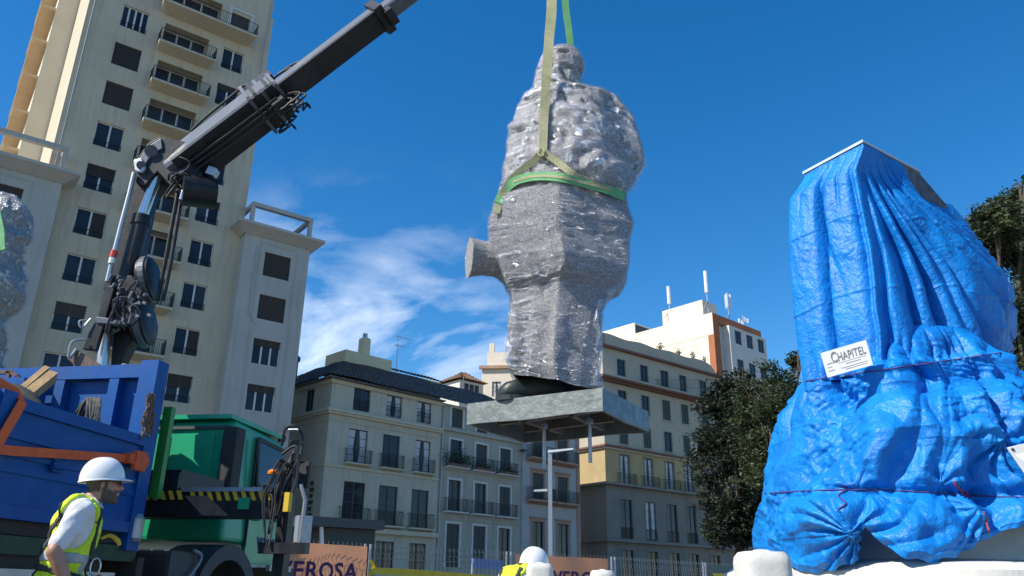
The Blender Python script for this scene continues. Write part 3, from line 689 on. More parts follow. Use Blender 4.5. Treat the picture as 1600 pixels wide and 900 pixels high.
mb = MB(); block(mb, F1, 8.93, 14.4, -8, -5.4, E1+1.5, E1+3.3); mb.build('lean_to_wall', M['yellowhouse'], blk)
an = thing('tv_aerial', 'thin television aerial on a mast above the pale yellow roof room', 'aerial', F1(10.2, -6.4, E1+3.6))
mb = MB(); b0 = F1(10.2, -6.4, E1+3.6); mb.cyl(b0, b0+[0, 0, 3.3], .035, .02, 6); mb.build('mast', M['metal_grey'], an)
mb = MB()
for zz, l in ((3.2, 1.5), (2.4, .9)):
    c = b0+np.array([0, 0, zz]); mb.beam(c-F1.t*.3, c+F1.t*l, .03, .03)
    for i in range(5): q = c+F1.t*(-.2+l*i/4.5); mb.beam(q-F1.n*.35, q+F1.n*.35, .02, .02)
mb.build('dipole', M['metal_grey'], an)['kind'] = 'stuff'

t = thing('townhouse_with_shutters', 'grey green house with closed dark shutters and small balconies beside the cream house', 'building', F1(14.6, 0, 0))
F2 = F1.shift(-.06); hs = []; ws = []
for i, u in enumerate((11.8, 14.55, 17.28)):
    hs += [(u-.6, u+.6, 13.08, 14.62), (u-.63, u+.63, 10.0, 12.1), (u-.64, u+.64, 6.65, 9.0), (u-.66, u+.66, 2.6, 5.74)]
    ws += [(u, 13.08, 1.2, 1.54, 'shut'), (u, 10.0, 1.26, 2.1, 'd2' if i == 0 else 'shut'), (u, 6.65, 1.28, 2.35, 'shut'), (u, 2.6, 1.32, 3.14, 'shut')]
mb = MB(); wall_mesh(mb, F2, 10.13, 19.2, 0, E1, hs, .25); mb.add([F2(19.2, 0, 0), F2(19.2, -14, 0), F2(19.2, -14, E1), F2(19.2, 0, E1)], [(0, 1, 2, 3)])
mb.add([F2(10.13, -.3, E1-.02), F2(19.2, -.3, E1-.02), F2(19.2, -14, E1-.02), F2(10.13, -14, E1-.02)], [(0, 1, 2, 3)]); mb.add([F2(10.13, -14, 0), F2(19.2, -14, 0), F2(19.2, -14, E1), F2(10.13, -14, E1)], [(0, 1, 2, 3)])
mb.build('wall', M['grey_green'], t)
for j, (u, z, a, b, s_) in enumerate(ws):
    window(t, F2, u, z, a, b, s_)
    mb = MB(); e = .17
    mb.box(u-a/2-e, u-a/2+.0, -.02, .05, z, z+b+e, F2.T()); mb.box(u+a/2, u+a/2+e, -.02, .05, z, z+b+e, F2.T()); mb.box(u-a/2, u+a/2, -.02, .05, z+b, z+b+e, F2.T()); mb.build('window_surround', M['whitetrim'], t)
    if 9.5 < z < 11 or 6 < z < 7: balcony(t, F2, u, z-.02, a+1.0, .5, .2, .95, M['whitetrim'])
for z0, z1, d in ((12.72, 12.95, .2), (9.72, 9.84, .1), (6.3, 6.42, .12), (6.05, 6.3, .05), (E1-.15, E1, .14)): band(t, F2, 10.13, 19.2, z0, z1, d, M['grey_green'])
mb = MB(); mb.cyl(F2(10.3, .09, 0), F2(10.3, .09, E1-.1), .055, n=8); mb.build('downpipe', M['metal_grey'], t)
tiled_roof(t, (F1(12.6, .45, E1+.05), F1(19.4, .45, E1+.05)), (F1(12.6, -5.2, E1+3.05), F1(19.4, -5.2, E1+3.05)), M['tile'])
mb = MB(); q = F2(18.9, 0, 12.1); mb.box(0, .45, -.05, .05, 0, .07, lambda x, y, z: q+F1.t*y+F1.n*x+np.array([0, 0, z])); mb.box(.3, .75, -.2, .2, -.05, .12, lambda x, y, z: q+F1.t*y+F1.n*x+np.array([0, 0, z])); mb.build('floodlight', M['dark_steel'], t)
def planter(F, u, z, wd, seed, label, sz=1.0):
    rs = np.random.default_rng(seed); t2 = thing('balcony_plant', label, 'plant', F(u, .45, z), 'plants on the balcony rails')
    mb = MB(); block(mb, F, u-wd/2, u+wd/2, .32, .56, z, z+.2); mb.build('planter_box', M['rusty'], t2)
    mb = MB()
    for i in range(int(240*sz)):
        c = F(u+rs.normal()*wd*.33, .5+rs.normal()*.13, z+.22+abs(rs.normal())*.28*sz-.1*(rs.random() < .3)); d1 = unit(rs.normal(size=3))*.09; d2 = unit(np.cross(d1, rs.normal(size=3)))*.05
        mb.add([c-d1, c+d2, c+d1, c-d2], [(0, 1, 2, 3)])
    o = mb.build('foliage', M['petrol'], t2); o['kind'] = 'stuff'
planter(F2, 11.75, 10.0, 2.1, 3, 'large bushy plants hiding the balcony under the leftmost shuttered window', 1.9)
planter(F2, 14.5, 9.98, 1.7, 4, 'low trailing plants on the middle balcony of the shuttered house', .6)
planter(F2, 17.2, 9.98, 1.8, 5, 'low trailing plants on the rightmost balcony of the shuttered house', .7)

t = thing('narrow_townhouse', 'narrow pale house with terracotta balcony edges behind the grey lamp post', 'building', F1(23, 0, 0))
F3 = F1.shift(.05); hs = []; ws = []
for u in (21.15, 24.35):
    hs += [(u-.7, u+.7, 11.75, 13.9), (u-.7, u+.7, 8.25, 10.5), (u-.74, u+.74, 3.8, 6.5)]
    ws += [(u, 11.75, 1.4, 2.15, 'shut'), (u, 8.25, 1.4, 2.25, 'shut'), (u, 3.8, 1.48, 2.7, 'shut')]
Z3 = 15.6
mb = MB(); wall_mesh(mb, F3, 19.22, 26.6, 0, Z3, hs, .25)
for q in (19.22, 26.6): mb.add([F3(q, 0, 0), F3(q, -9, 0), F3(q, -9, Z3), F3(q, 0, Z3)], [(0, 1, 2, 3)])
mb.add([F3(19.22, 0, Z3), F3(26.6, 0, Z3), F3(26.6, -9, Z3), F3(19.22, -9, Z3)], [(0, 1, 2, 3)]); mb.build('wall', M['bluegrey'], t)
mb = MB(); block(mb, F3, 26.2, 26.63, 0, .08, 0, Z3); block(mb, F3, 19.3, 26.6, 0, .3, Z3-.3, Z3+.02); mb.build('pilaster', M['terratrim'], t)
for (u, z, a, b, s_) in ws:
    window(t, F3, u, z, a, b, s_)
    mb = MB(); e = .2; mb.box(u-a/2-e, u-a/2, -.02, .06, z, z+b, F3.T()); mb.box(u+a/2, u+a/2+e, -.02, .06, z, z+b, F3.T()); mb.box(u-a/2-e, u+a/2+e, -.02, .08, z+b, z+b+.26, F3.T()); mb.box(u-a/2-e-.1, u+a/2+e+.1, -.02, .2, z+b+.26, z+b+.36, F3.T()); mb.build('window_surround', M['terratrim'], t)
    if z > 6:
        b_ = balcony(t, F3, u, z-.02, 3.0, .75, .34, 1.0, M['terratrim'])
        mb = MB(); mb.box(u-1.4, u-.75, .69, .71, z+.1, z+.95, F3.T()); mb.build('railing_panel', M['metal_grey'], b_)

# ------------------------------------------------------------------ long hotel-like house on the right, with yellow middle storey
F4 = Fac(at(942, 590, 78), 51)
K4 = 1.3
def z4(z): return CAM_H+(z-CAM_H)*K4
t = thing('long_corner_building', 'long shaded corner building with red brown balcony cornice and yellow middle storey', 'building', F4(9, 0, 0))
cols = [(1.6, 2.6), (4.3, 5.25), (6.78, 7.78), (9.15, 10.1), (11.8, 12.8)]
hs = []; ws = []; W4 = 14.7*K4
for i, (a, b) in enumerate(cols):
    a, b = a*K4, b*K4; u = (a+b)/2; wd = round(b-a, 2)
    for za, zb_, sty, ex in ((16.95, 18.3, 'dg', 0), (14.15, 15.8, 'dg' if i < 2 else 'shut', 0), (11.6, 13.2, 'shut', 0), (8.62, 10.78, 'dc', 0), (4.7, 7.5, 'd2', .13), (1.2, 3.9, 'd2', .13)):
        hs.append((a-ex, b+ex, z4(za), z4(zb_))); ws.append((u, z4(za), wd+2*ex, z4(zb_)-z4(za), sty, za))
S4 = F4.side(0.0)
h4 = [(-5.2, -3.8, z4(8.9), z4(10.9)), (-5.2, -3.8, z4(11.9), z4(13.6))]
for (z0, z1, mt, nm) in ((0, 4.5, 'basewall', 'shopfront_wall'), (4.5, 8.5, 'basewall', 'lower_wall'), (8.5, 11.25, 'yellowwall', 'yellow_wall'), (11.25, 19.1, 'darkcream', 'upper_wall')):
    z0, z1 = (z4(z0) if z0 else 0), z4(z1)
    mb = MB(); wall_mesh(mb, F4, 0, W4, z0, z1, [h for h in hs if z0 <= h[2] < z1], .25); wall_mesh(mb, S4, -15, 0, z0, z1, [h for h in h4 if z0 <= h[2] < z1], .25)
    mb.add([F4(W4, 0, z0), F4(W4, -15, z0), F4(W4, -15, z1), F4(W4, 0, z1)], [(0, 1, 2, 3)]); mb.add([F4(0, -15, z0), F4(W4, -15, z0), F4(W4, -15, z1), F4(0, -15, z1)], [(0, 1, 2, 3)])
    if z1 > 24: mb.add([F4(0, 0, z1-.03), F4(W4, 0, z1-.03), F4(W4, -15, z1-.03), F4(0, -15, z1-.03)], [(0, 1, 2, 3)])
    mb.build(nm, M[mt], t)
for (u, z, a, b, s_, zo) in ws:
    fr = window(t, F4, u, z, a, b, s_)
    if 8 < zo < 9: balcony(t, F4, u, z-.02, a+1.15, .5, .24, 1.0, M['darkcream'])
    if 4 < zo < 5: railing(t, t, F4, u, z+.02, a+.1, 1.0, .05, sides=False)
    if 11 < zo < 16:
        mb = MB(); mb.box(u-a/2-.12, u+a/2+.12, -.02, .1, z-.12, z-.01, F4.T()); mb.build('sill', M['darkcream'], t)
    mb = MB(); e = .13; mb.box(u-a/2-e, u-a/2, -.02, .035, z, z+b+e, F4.T()); mb.box(u+a/2, u+a/2+e, -.02, .035, z, z+b+e, F4.T()); mb.box(u-a/2, u+a/2, -.02, .035, z+b, z+b+e, F4.T()); mb.build('window_surround', M['darkcream' if zo > 11 else 'basewall'], t)
for h in h4: window(t, S4, (h[0]+h[1])/2, h[2], h[1]-h[0], h[3]-h[2], 'w2')
def lb4(z0, z1, d, name, mt):
    z0, z1, d = z4(z0), z4(z1), d*K4
    mb = MB(); block(mb, F4, -d, W4, -.05, d, z0, z1); mb.box(-15, d-.003, -.05, d-.003, z0+.002, z1-.002, S4.T()); return mb.build(name, M[mt], t)
b_ = lb4(16.5, 16.62, .75, 'balcony', 'darkcream'); lb4(16.36, 16.5, .7, 'cornice', 'redtrim'); lb4(16.22, 16.36, .4, 'cornice', 'redtrim')
railing(b_, t, F4, 7.3*K4, z4(16.62), 14.5*K4, 1.0, .7*K4, gap=.15, sides=True)
lb4(18.95, 19.13, .32, 'cornice', 'redtrim'); lb4(11.2, 11.34, .3, 'cornice', 'redtrim'); lb4(11.06, 11.2, .16, 'cornice', 'darkcream'); lb4(8.42, 8.58, .45, 'cornice', 'basewall'); lb4(4.42, 4.6, .4, 'cornice', 'basewall')
mb = MB(); n = 60                                             # attic parapet with a rounded right end
pts = []; zq = z4(19.13)
for i in range(n+1):
    u = 14.6*i/n; top = 20.15+.06*math.sin(u*1.7)-(max(0, u-13.2)**2*.5); pts.append((u*K4, z4(top)))
for (u0, a), (u1, b) in zip(pts, pts[1:]): mb.add([F4(u0, -.1, zq), F4(u1, -.1, zq), F4(u1, -.1, b), F4(u0, -.1, a), F4(u0, -.6, zq), F4(u1, -.6, zq), F4(u1, -.6, b), F4(u0, -.6, a)], [(0, 1, 2, 3), (3, 2, 6, 7), (5, 4, 7, 6)])
mb.box(-15, -.1, -.5, -.1, zq, z4(20.1), S4.T()); mb.build('parapet', M['darkcream'], t)
for i, u in enumerate((7.2, 9.6, 11.5, 13.1)):
    c0 = F4(u*K4, -.3, pts[int(u/14.6*n)][1]-.05)
    t2 = thing('roof_plant', ('small roof plant on the parapet, leftmost of four', 'small roof plant on the parapet, second from left', 'small roof plant on the parapet, third from left', 'small roof plant at the rounded end of the parapet')[i], 'plant', c0, 'plants on the parapet')
    rs = np.random.default_rng(i); mb = MB()
    mb.lathe([(.12, 0), (.18, .26)], c0, 8); mb.build('pot', M['rusty'], t2); mb = MB()
    for k in range(60):
        c = c0+np.array([rs.normal()*.16, rs.normal()*.16, .3+abs(rs.normal())*.27]); d1 = unit(rs.normal(size=3))*.12; d2 = unit(np.cross(d1, rs.normal(size=3)))*.05; mb.add([c-d1, c+d2, c+d1, c-d2], [(0, 1, 2, 3)])
    o = mb.build('foliage', M['petrol'], t2); o['kind'] = 'stuff'

# ------------------------------------------------------------------ tall pale block behind with red corner and phone masts
K5 = 1.3
F5 = Fac(at(1113, 488, 100), 48); z5 = at(1113, 488, 100)[2]
t = thing('tall_pale_block', 'tall pale block with sunlit blank side wall, rust red corner and roof masts', 'building', F5(5, 0, 0))
S5 = F5.side(0.0)
mb = MB()
for i in range(20): mb.box(-32+i*1.6, -30.43+i*1.6, -.1, .02+.025*(i % 2), 0, z5-3.0, S5.T())
mb.build('side_panel_wall', M['panelwall'], t)
mb = MB(); mb.box(-32, -.02, -.25, .07, z5-3.0, z5-.02, S5.T()); mb.box(-32, -.02, -.25, .1, z5-9.6, z5-9.4, S5.T()); mb.build('side_parapet', M['panelwall'], t)
mb = MB(); block(mb, F5, -.06, 1.3, -.9, .02, 0, z5-.05); block(mb, F5, 1.3, 11.7, -.4, .02, z5-1.25, z5-.05); mb.build('corner_strip', M['redstrip'], t)
hs = []
for r in range(7):
    for c in range(3): hs.append((3.85+2.8*c, 5.4+2.8*c, z5-3.6-4.0*r, z5-1.72-4.0*r))
F5b = F5.shift(.7); zt5 = z5-1.32
mb = MB(); wall_mesh(mb, F5b, 2.6, 11.6, 0, zt5, hs, .22); mb.add([F5b(2.6, 0, 0), F5b(2.6, -1.5, 0), F5b(2.6, -1.5, zt5), F5b(2.6, 0, zt5)], [(0, 1, 2, 3)])
mb.add([F5b(11.6, 0, 0), F5b(11.6, -26, 0), F5b(11.6, -26, zt5), F5b(11.6, 0, zt5)], [(0, 1, 2, 3)]); mb.add([F5b(2.6, 0, zt5), F5b(11.6, 0, zt5), F5b(11.6, -.72, zt5), F5b(2.6, -.72, zt5)], [(0, 1, 2, 3)])
mb.build('street_wall', M['offwhite'], t)
mb = MB(); block(mb, F5, .12, 11.4, -32, -.45, 0, z5-.06); mb.build('core', M['offwhite'], t)
for h in hs: window(t, F5b, (h[0]+h[1])/2, h[2], 1.55, 1.88, 'dg')
mb = MB(); block(mb, F5, .1, 3.4, -8.2, -1.5, z5-.06, z5+2.2); block(mb, F5, .2, 4.4, -20, -13.3, z5-.06, z5+1.75); mb.build('roof_housing', M['panelwall'], t)
mb = MB(); block(mb, F5, .4, 4.3, -13.28, -13.26, z5+.1, z5+1.5); mb.build('roof_louvre', M['dark_steel'], t)
def antenna(u, d, z, h, label, kind=0):
    c = F5(u, d, z); a = thing('phone_antenna', label, 'antenna', c, 'phone antennas on the roofs')
    mb = MB(); mb.cyl(c, c+[0, 0, h], .09, .09, 8); mb.beam(c+[0, 0, h*.35], c-F5.t*1.1+[0, 0, h*.1], .09, .09); mb.build('mast', M['metal_grey'], a)
    if kind == 0:
        mb = MB(); mb.cyl(c+[0, 0, h*.52], c+[0, 0, h], .26, .26, 10); mb.build('panel', M['white_metal'], a)
    else:
        for q in range(3 if kind == 1 else 4):
            dv = np.array([math.cos(q*(2.1 if kind == 1 else 1.57)), math.sin(q*(2.1 if kind == 1 else 1.57)), 0])*(.36 if kind == 1 else .6)
            mb = MB(); mb.beam(c+dv+[0, 0, h*.55], c+dv+[0, 0, h*(.95 if kind == 1 else .8)], .22, .16, up=(0, 1, 0)); mb.build('panel', M['white_metal'], a)
            mb = MB(); mb.beam(c+[0, 0, h*.7], c+dv+[0, 0, h*.7], .06, .06); mb.build('arm', M['metal_grey'], a)
antenna(.65, -7.3, z5+.4, 5.4, 'round white antenna on the left of the three tall roof masts')
antenna(.9, -1.2, z5-.05, 6.5, 'tallest white roof antenna beside the rust red corner')
antenna(6.0, -1.3, z5-.3, 5.0, 'white square antenna head right of the tallest mast', 1)
antenna(9.6, -1.3, z5-.3, 2.5, 'short white antenna cluster near the right end of the roof', 2)
antenna(1.0, -24.7, z5-.1, 3.4, 'slim white antenna standing alone left of the roof housings')
t = thing('rear_flat_block', 'flat cream roof block with aerials, just right of the hanging statue', 'building', F5(-2, -37, 0))
mb = MB(); block(mb, F5, -3.2, 7.8, -43, -32.05, 0, z5-2.1); mb.build('wall', M['panelwall'], t)
mb = MB(); block(mb, F5, -2.6, 7.8, -32.04, -31.9, z5-4.4, z5-2.4); mb.build('louvre', M['dark_steel'], t)
antenna(-1.3, -39.0, z5-2.1, 2.7, 'cluster of small aerials nearest the hanging statue', 2)
antenna(-.5, -33.1, z5-2.1, 3.1, 'group of white aerials above the flat cream roof', 2)

# ------------------------------------------------------------------ roofs seen behind the row
t = thing('roof_pavilion', 'small white roof pavilion with pyramid of clay tiles behind the dark roof', 'pavilion', at(722, 610, 84))
c = at(722, 606, 84); z_e = at(722, 601, 84)[2]; z_a = at(718, 583, 84)[2]; FP = Fac(c, 48)
mb = MB(); block(mb, FP, -1.6, 1.6, -1.6, 1.6, 6, z_e); mb.build('wall', M['whitetrim'], t)
for (a, b) in (((-1.95, 1.95), (1.95, 1.95)), ((-1.95, -1.95), (-1.95, 1.95)), ((1.95, 1.95), (1.95, -1.95)), ((1.95, -1.95), (-1.95, -1.95))):
    tiled_roof(t, (FP(*a, z_e), FP(*b, z_e)), (FP(a[0]*.04, a[1]*.04, z_a), FP(b[0]*.04, b[1]*.04, z_a)), M['tile_red'], rows=7)
for u in (-.7, .0, .7): window(t, FP.shift(1.61), u, z_e-1.5, .5, 1.2, 'd2', .01)
t = thing('peach_house', 'sunlit peach house with terracotta cornice behind the bronze boot', 'building', at(790, 640, 88))
F6 = Fac(at(752, 618, 88), 48).side(0.0); c = at(752, 590, 88)
F6 = Fac(at(752, 618, 88), 140-48-90-42)        # runs along the sun-facing flank
F6 = Fac(at(752, 618, 88), 97)
ze = at(800, 577, 88)[2]
hs = [(1.2, 2.2, ze-3.2, ze-1.5), (3.4, 4.4, ze-3.2, ze-1.5), (1.2, 2.2, ze-6.4, ze-4.7), (3.4, 4.4, ze-6.4, ze-4.7)]
mb = MB(); wall_mesh(mb, F6, 0, 9, 0, ze, hs, .2); mb.add([F6(0, 0, 0), F6(0, -8, 0), F6(0, -8, ze), F6(0, 0, ze)], [(0, 1, 2, 3)]); mb.add([F6(0, 0, ze), F6(9, 0, ze), F6(9, -8, ze), F6(0, -8, ze)], [(0, 1, 2, 3)]); mb.build('wall', M['pinkwhite'], t)
for h in hs: window(t, F6, (h[0]+h[1])/2, h[2], 1.0, 1.7, 'd2')
mb = MB(); block(mb, F6, -.3, 9, -.05, .35, ze-.05, ze+.3); mb.build('cornice', M['terratrim'], t)
mb = MB(); block(mb, F6, .4, 9, -6, -1.0, ze+.3, ze+2.2); block(mb, F6, .6, 1.2, -1.6, -1.0, ze+2.2, ze+3.3); mb.build('attic', M['pinkwhite'], t)
t = thing('roof_terrace_shed', 'dark rooftop shed with white edge between the tower wing and cream corner house', 'roof shed', at(480, 600, 62))
FS = Fac(at(462, 612, 62), 60); zs = at(480, 588, 62)[2]
mb = MB(); block(mb, FS, .4, 7, -4, 0, 8, zs-.25); mb.build('wall', M['basewall'], t)
mb = MB(); block(mb, FS, 0, 7.4, -4.2, .3, zs-.25, zs); mb.build('roof', M['dark_steel'], t)
mb = MB(); block(mb, FS, 0, 7, .31, .36, zs-.55, zs-.3); 
for u in (.5, 2.2): block(mb, FS, u, u+.12, .3, .4, zs-2.2, zs-.3)
mb.build('white_rail', M['whitetrim'], t)
mb = MB(); c = FS(-.3, .5, zs-3); mb.cyl(c, c+[0, 0, 4.0], .13, n=10); mb.lathe([(.16, 0), (.26, .1), (.26, .35), (.1, .5)], c+[0, 0, 4.0], 10); mb.build('flue_pipe', M['dark_steel'], t)

# ------------------------------------------------------------------ hoisted wrapped statue on its bronze slab
ZB = 2.50
Np, Lp = atz(942, 642, ZB), atz(729, 664, ZB); Rp = atz(1022, 675, ZB)
NLv, NRv = Lp-Np, Rp-Np; NRv = NRv-unit(NLv)*(NRv@unit(NLv)); Fp_ = Np+NLv+NRv
TH = .215; ZT_ = ZB+TH
SC = (Np+Fp_)/2
st = thing('wrapped_statue', 'larger than life statue wrapped in speckled grey felt and clear film, hanging on its slab', 'statue', (SC[0], SC[1], ZB))
eu, ev = unit(NLv), unit(NRv); lu, lv = np.linalg.norm(NLv), np.linalg.norm(NRv)
def slab(u, v, z): return Np+eu*u+ev*v+np.array([0, 0, z-ZB])
mb = MB(); tk = .03                               # hollow cast plinth: four skirts and a top
n = 14
top = [[slab(lu*i/n, lv*j/n, ZT_+.006*math.sin(i*1.9)*math.cos(j*1.3)) for j in range(n+1)] for i in range(n+1)]
mb.add([p for r in top for p in r], [(i*(n+1)+j, i*(n+1)+j+1, (i+1)*(n+1)+j+1, (i+1)*(n+1)+j) for i in range(n) for j in range(n)])
for (a0, b0, a1, b1, sx, sy) in ((0, 0, lu, 0, 0, 1), (lu, 0, lu, lv, -1, 0), (lu, lv, 0, lv, 0, -1), (0, lv, 0, 0, 1, 0)):
    for i in range(n):
        q0, q1 = i/n, (i+1)/n; pts = []
        for q in (q0, q1):
            u, v = lerp(a0, a1, q), lerp(b0, b1, q); wob = .006*math.sin(q*9+a0); pts.append((u, v, wob))
        (u0, v0, w0), (u1, v1, w1) = pts
        mb.add([slab(u0, v0, ZB+w0), slab(u1, v1, ZB+w1), slab(u1, v1, ZT_), slab(u0, v0, ZT_), slab(u0+sx*tk, v0+sy*tk, ZB+w0), slab(u1+sx*tk, v1+sy*tk, ZB+w1), slab(u1+sx*tk, v1+sy*tk, ZT_-.03), slab(u0+sx*tk, v0+sy*tk, ZT_-.03)], [(0, 1, 2, 3), (1, 0, 4, 5), (5, 4, 7, 6)])
mb.build('plinth', M['bronze'], st)
mb = MB(); mb.add([slab(tk, tk, ZT_-.05), slab(lu-tk, tk, ZT_-.05), slab(lu-tk, lv-tk, ZT_-.05), slab(tk, lv-tk, ZT_-.05)], [(0, 1, 2, 3)]); mb.build('plinth_underside', M['under'], st)
for (a, b) in (((.15, .25), (lu-.15, .38)), ((.2, lv*.62), (lu-.2, lv*.72)), ((lu*.3, .03), (lu*.34, lv-.03)), ((lu*.7, .03), (lu*.66, lv-.03))):
    mb = MB(); mb.beam(slab(*a, ZB+.10), slab(*b, ZB+.10), .06, .1); mb.build('stiffener', M['under'], st)
for (px, py, l) in ((850, 660, .46), (921, 652, .44)):
    c = atz(px, py, ZB+.06); mb = MB(); mb.cyl(c, c-[0, 0, l], .019, n=10); mb.cyl(c-[0, 0, .02], c-[0, 0, .06], .04, n=6); mb.build('anchor_rod', M['metal_grey'], st)
# body silhouette read along heights, then given depth
YS = 7.75
rows = [(74, 868, 893), (77, 858, 899), (84, 848, 903), (95, 842, 906), (108, 839, 907), (122, 839, 909), (136, 839, 914), (148, 836, 935), (160, 829, 963), (174, 816, 976), (190, 805, 988), (210, 798, 996), (235, 791, 1004),
        (260, 788, 1007), (285, 784, 995), (310, 777, 976), (335, 770, 980), (352, 766, 986), (366, 764, 989), (374, 764, 982), (388, 766, 981), (408, 776, 982), (430, 786, 979), (443, 791, 972), (452, 797, 958), (462, 800, 948), (490, 801, 942), (530, 798, 940), (565, 794, 939), (590, 797, 938), (612, 806, 938)]
NR, NC = 190, 200
ys = np.interp(np.linspace(0, 1, NR), np.linspace(0, 1, len(rows)*1), [r[0] for r in rows])
xl = np.interp(ys, [r[0] for r in rows], [r[1] for r in rows]); xr = np.interp(ys, [r[0] for r in rows], [r[2] for r in rows])
Pl = np.array([at(x, y, YS) for x, y in zip(xl, ys)]); Pr = np.array([at(x, y, YS) for x, y in zip(xr, ys)])
cx = (Pl[:, 0]+Pr[:, 0])/2; hx = (Pr[:, 0]-Pl[:, 0])/2; zz = (Pl[:, 2]+Pr[:, 2])/2
hy = np.minimum(hx*.85, np.interp(ys, [74, 150, 250, 360, 440, 458, 612], [.3, .42, .52, .56, .55, .39, .38]))
th = np.linspace(0, 2*math.pi, NC, endpoint=False)
TT, VV = np.meshgrid(th, np.linspace(0, 1, NR))
facet = np.interp(ys, [74, 150, 240, 300, 380, 440, 612], [.3, .4, .6, 1, 1, 1, 1])[:, None]
kf = 6; t0 = .47
seg = (TT-t0) % (2*math.pi/kf)-math.pi/kf
poly = math.cos(math.pi/kf)/np.cos(seg)
cir = 1.0
RR = facet*(poly*1.1)+(1-facet)*cir
# keep the silhouette: normalise so the widest point reaches the row's half width
sx = np.cos(TT)*RR; sy = np.sin(TT)*RR
sx = sx/np.max(np.abs(sx), axis=1, keepdims=True)
X = cx[:, None]+sx*hx[:, None]; Yb = YS+.05+sy*hy[:, None]; Z = np.repeat(zz[:, None], NC, 1)
Yb = Yb+np.interp(ys, [74, 150, 300, 450, 612], [-.02, .0, 0, .02, 0])[:, None]
upf = np.interp(ys, [74, 150, 200, 300, 330, 440, 612], [.5, .9, 1, .7, .25, .3, .35])[:, None]
nx, ny = sx, sy
big = (ridge(X*2.6+Z*.8, Yb*2.6, Z*3.4-X*1.2, 4, 3)-.55)*.03*upf+(crumple(X, Yb, Z*1.3, 1.3, 3, 4)-.5)*.24*upf+(crumple(X+Z*.5, Yb, Z*1.6, 4.5, 5, 4)-.5)*.042*upf+(crumple(X, Yb, Z*1.2, 11, 6, 4)-.5)*.012*upf
cre = -np.maximum(0, ridge(X*3.0+Z*2, Yb*3, Z*4.5, 2, 11)-.70)*.45*upf
fine = (fbm(X*24, Yb*24, Z*24, 3, 5)-.45)*.010
dsp = big+cre+fine
# waist cinch under the belt sling, and drape folds on the lower coat
belt = np.exp(-((Z-at(880, 285, YS)[2])/.09)**2)*-.035
fold = .010*np.sin(TT*11+2*np.sin(Z*3)+Z*2)*np.interp(ys, [290, 380, 470, 612], [0, .5, .6, 1])[:, None]
dsp = dsp+belt+fold
X = X+nx*dsp; Yb = Yb+ny*dsp
# lower hem lifts on the left so the boot shows
lift = np.clip((ys-560)/52, 0, 1)[:, None]*np.clip((.62-X)/.75, 0, 1)*.17
Z = np.maximum(Z, ZT_-.02)+lift
V = np.stack([X, Yb, Z], -1).reshape(-1, 3)
Fq = np.array([[r*NC+c, (r+1)*NC+c, (r+1)*NC+(c+1) % NC, r*NC+(c+1) % NC] for r in range(NR-1) for c in range(NC)])
capc = len(V); V = np.vstack([V, [[cx[0], YS, zz[0]+.02]]])
body_bvh_f = [tuple(map(int, f)) for f in Fq]
STAT = BVHTree.FromPolygons([tuple(p) for p in V], body_bvh_f)
tri = np.array([[c, capc, (c+1) % NC, (c+1) % NC] for c in range(NC)])
mb = MB(); mb.add(V, [tuple(f) for f in Fq]+[(c, (c+1) % NC, capc) for c in range(NC)])
mb.build('felt_wrap', M['felt'], st, smooth=True, ang=45)
# clear film wound over the felt, a little proud and puckered by itself
pk = .014+.02*np.maximum(0, ridge(X*5, Yb*5, Z*7, 3, 21)-.5)
V2 = np.stack([X+nx*pk, Yb+ny*pk, Z], -1).reshape(-1, 3); rb = int(np.searchsorted(ys, 290))
mb = MB(); mb.add(V2, [f for f in body_bvh_f if f[0] >= rb*NC]); mb.build('stretch_film', M['film'], st, smooth=True)
mb = MB(); mb.add(V2, [f for f in body_bvh_f if f[0] < rb*NC]); mb.build('bubble_film', M['film3'], st, smooth=True)
# the long wrapped bar that juts out on the left (a held hat or cane under felt)
a, b = at(733, 402, YS-.02), at(830, 412, YS+.16); ax = unit(b-a)
q1 = unit(np.cross(ax, [0, 0, 1])); q2 = np.cross(q1, ax)
prof = [(.0, .215), (.03, .205), (.16, .178), (.30, .185), (.42, .23), (.56, .30), (.7, .33)]
mb = MB(); vs = []; nn = 40; kk = 26
for i in range(kk):
    s = .7*i/(kk-1); r = np.interp(s, [p[0] for p in prof], [p[1] for p in prof])
    for j in range(nn):
        an = 2*math.pi*j/nn; rr = r*(1+.05*(vn(np.cos(an)*2+s*5, np.sin(an)*2, s*9, 4)-.5)+.03*math.sin(an*5+s*9))
        vs.append(a+ax*s+q1*math.cos(an)*rr*.9+q2*math.sin(an)*rr-np.array([0, 0, max(0, s-.3)*.25]))
mb.add(vs, [(i*nn+j, i*nn+(j+1) % nn, (i+1)*nn+(j+1) % nn, (i+1)*nn+j) for i in range(kk-1) for j in range(nn)]+[tuple(range(nn))]); horn = mb.build('felt_roll', M['felt'], st, smooth=True, ang=50)
mb = MB(); mb.add([np.array(v)+(np.array(v)-(a+ax*((np.array(v)-a)@ax)))*.05-ax*.008 for v in vs], [(i*nn+j, i*nn+(j+1) % nn, (i+1)*nn+(j+1) % nn, (i+1)*nn+j) for i in range(kk-1) for j in range(nn)]); mb.build('film_sleeve', M['film'], horn, smooth=True)
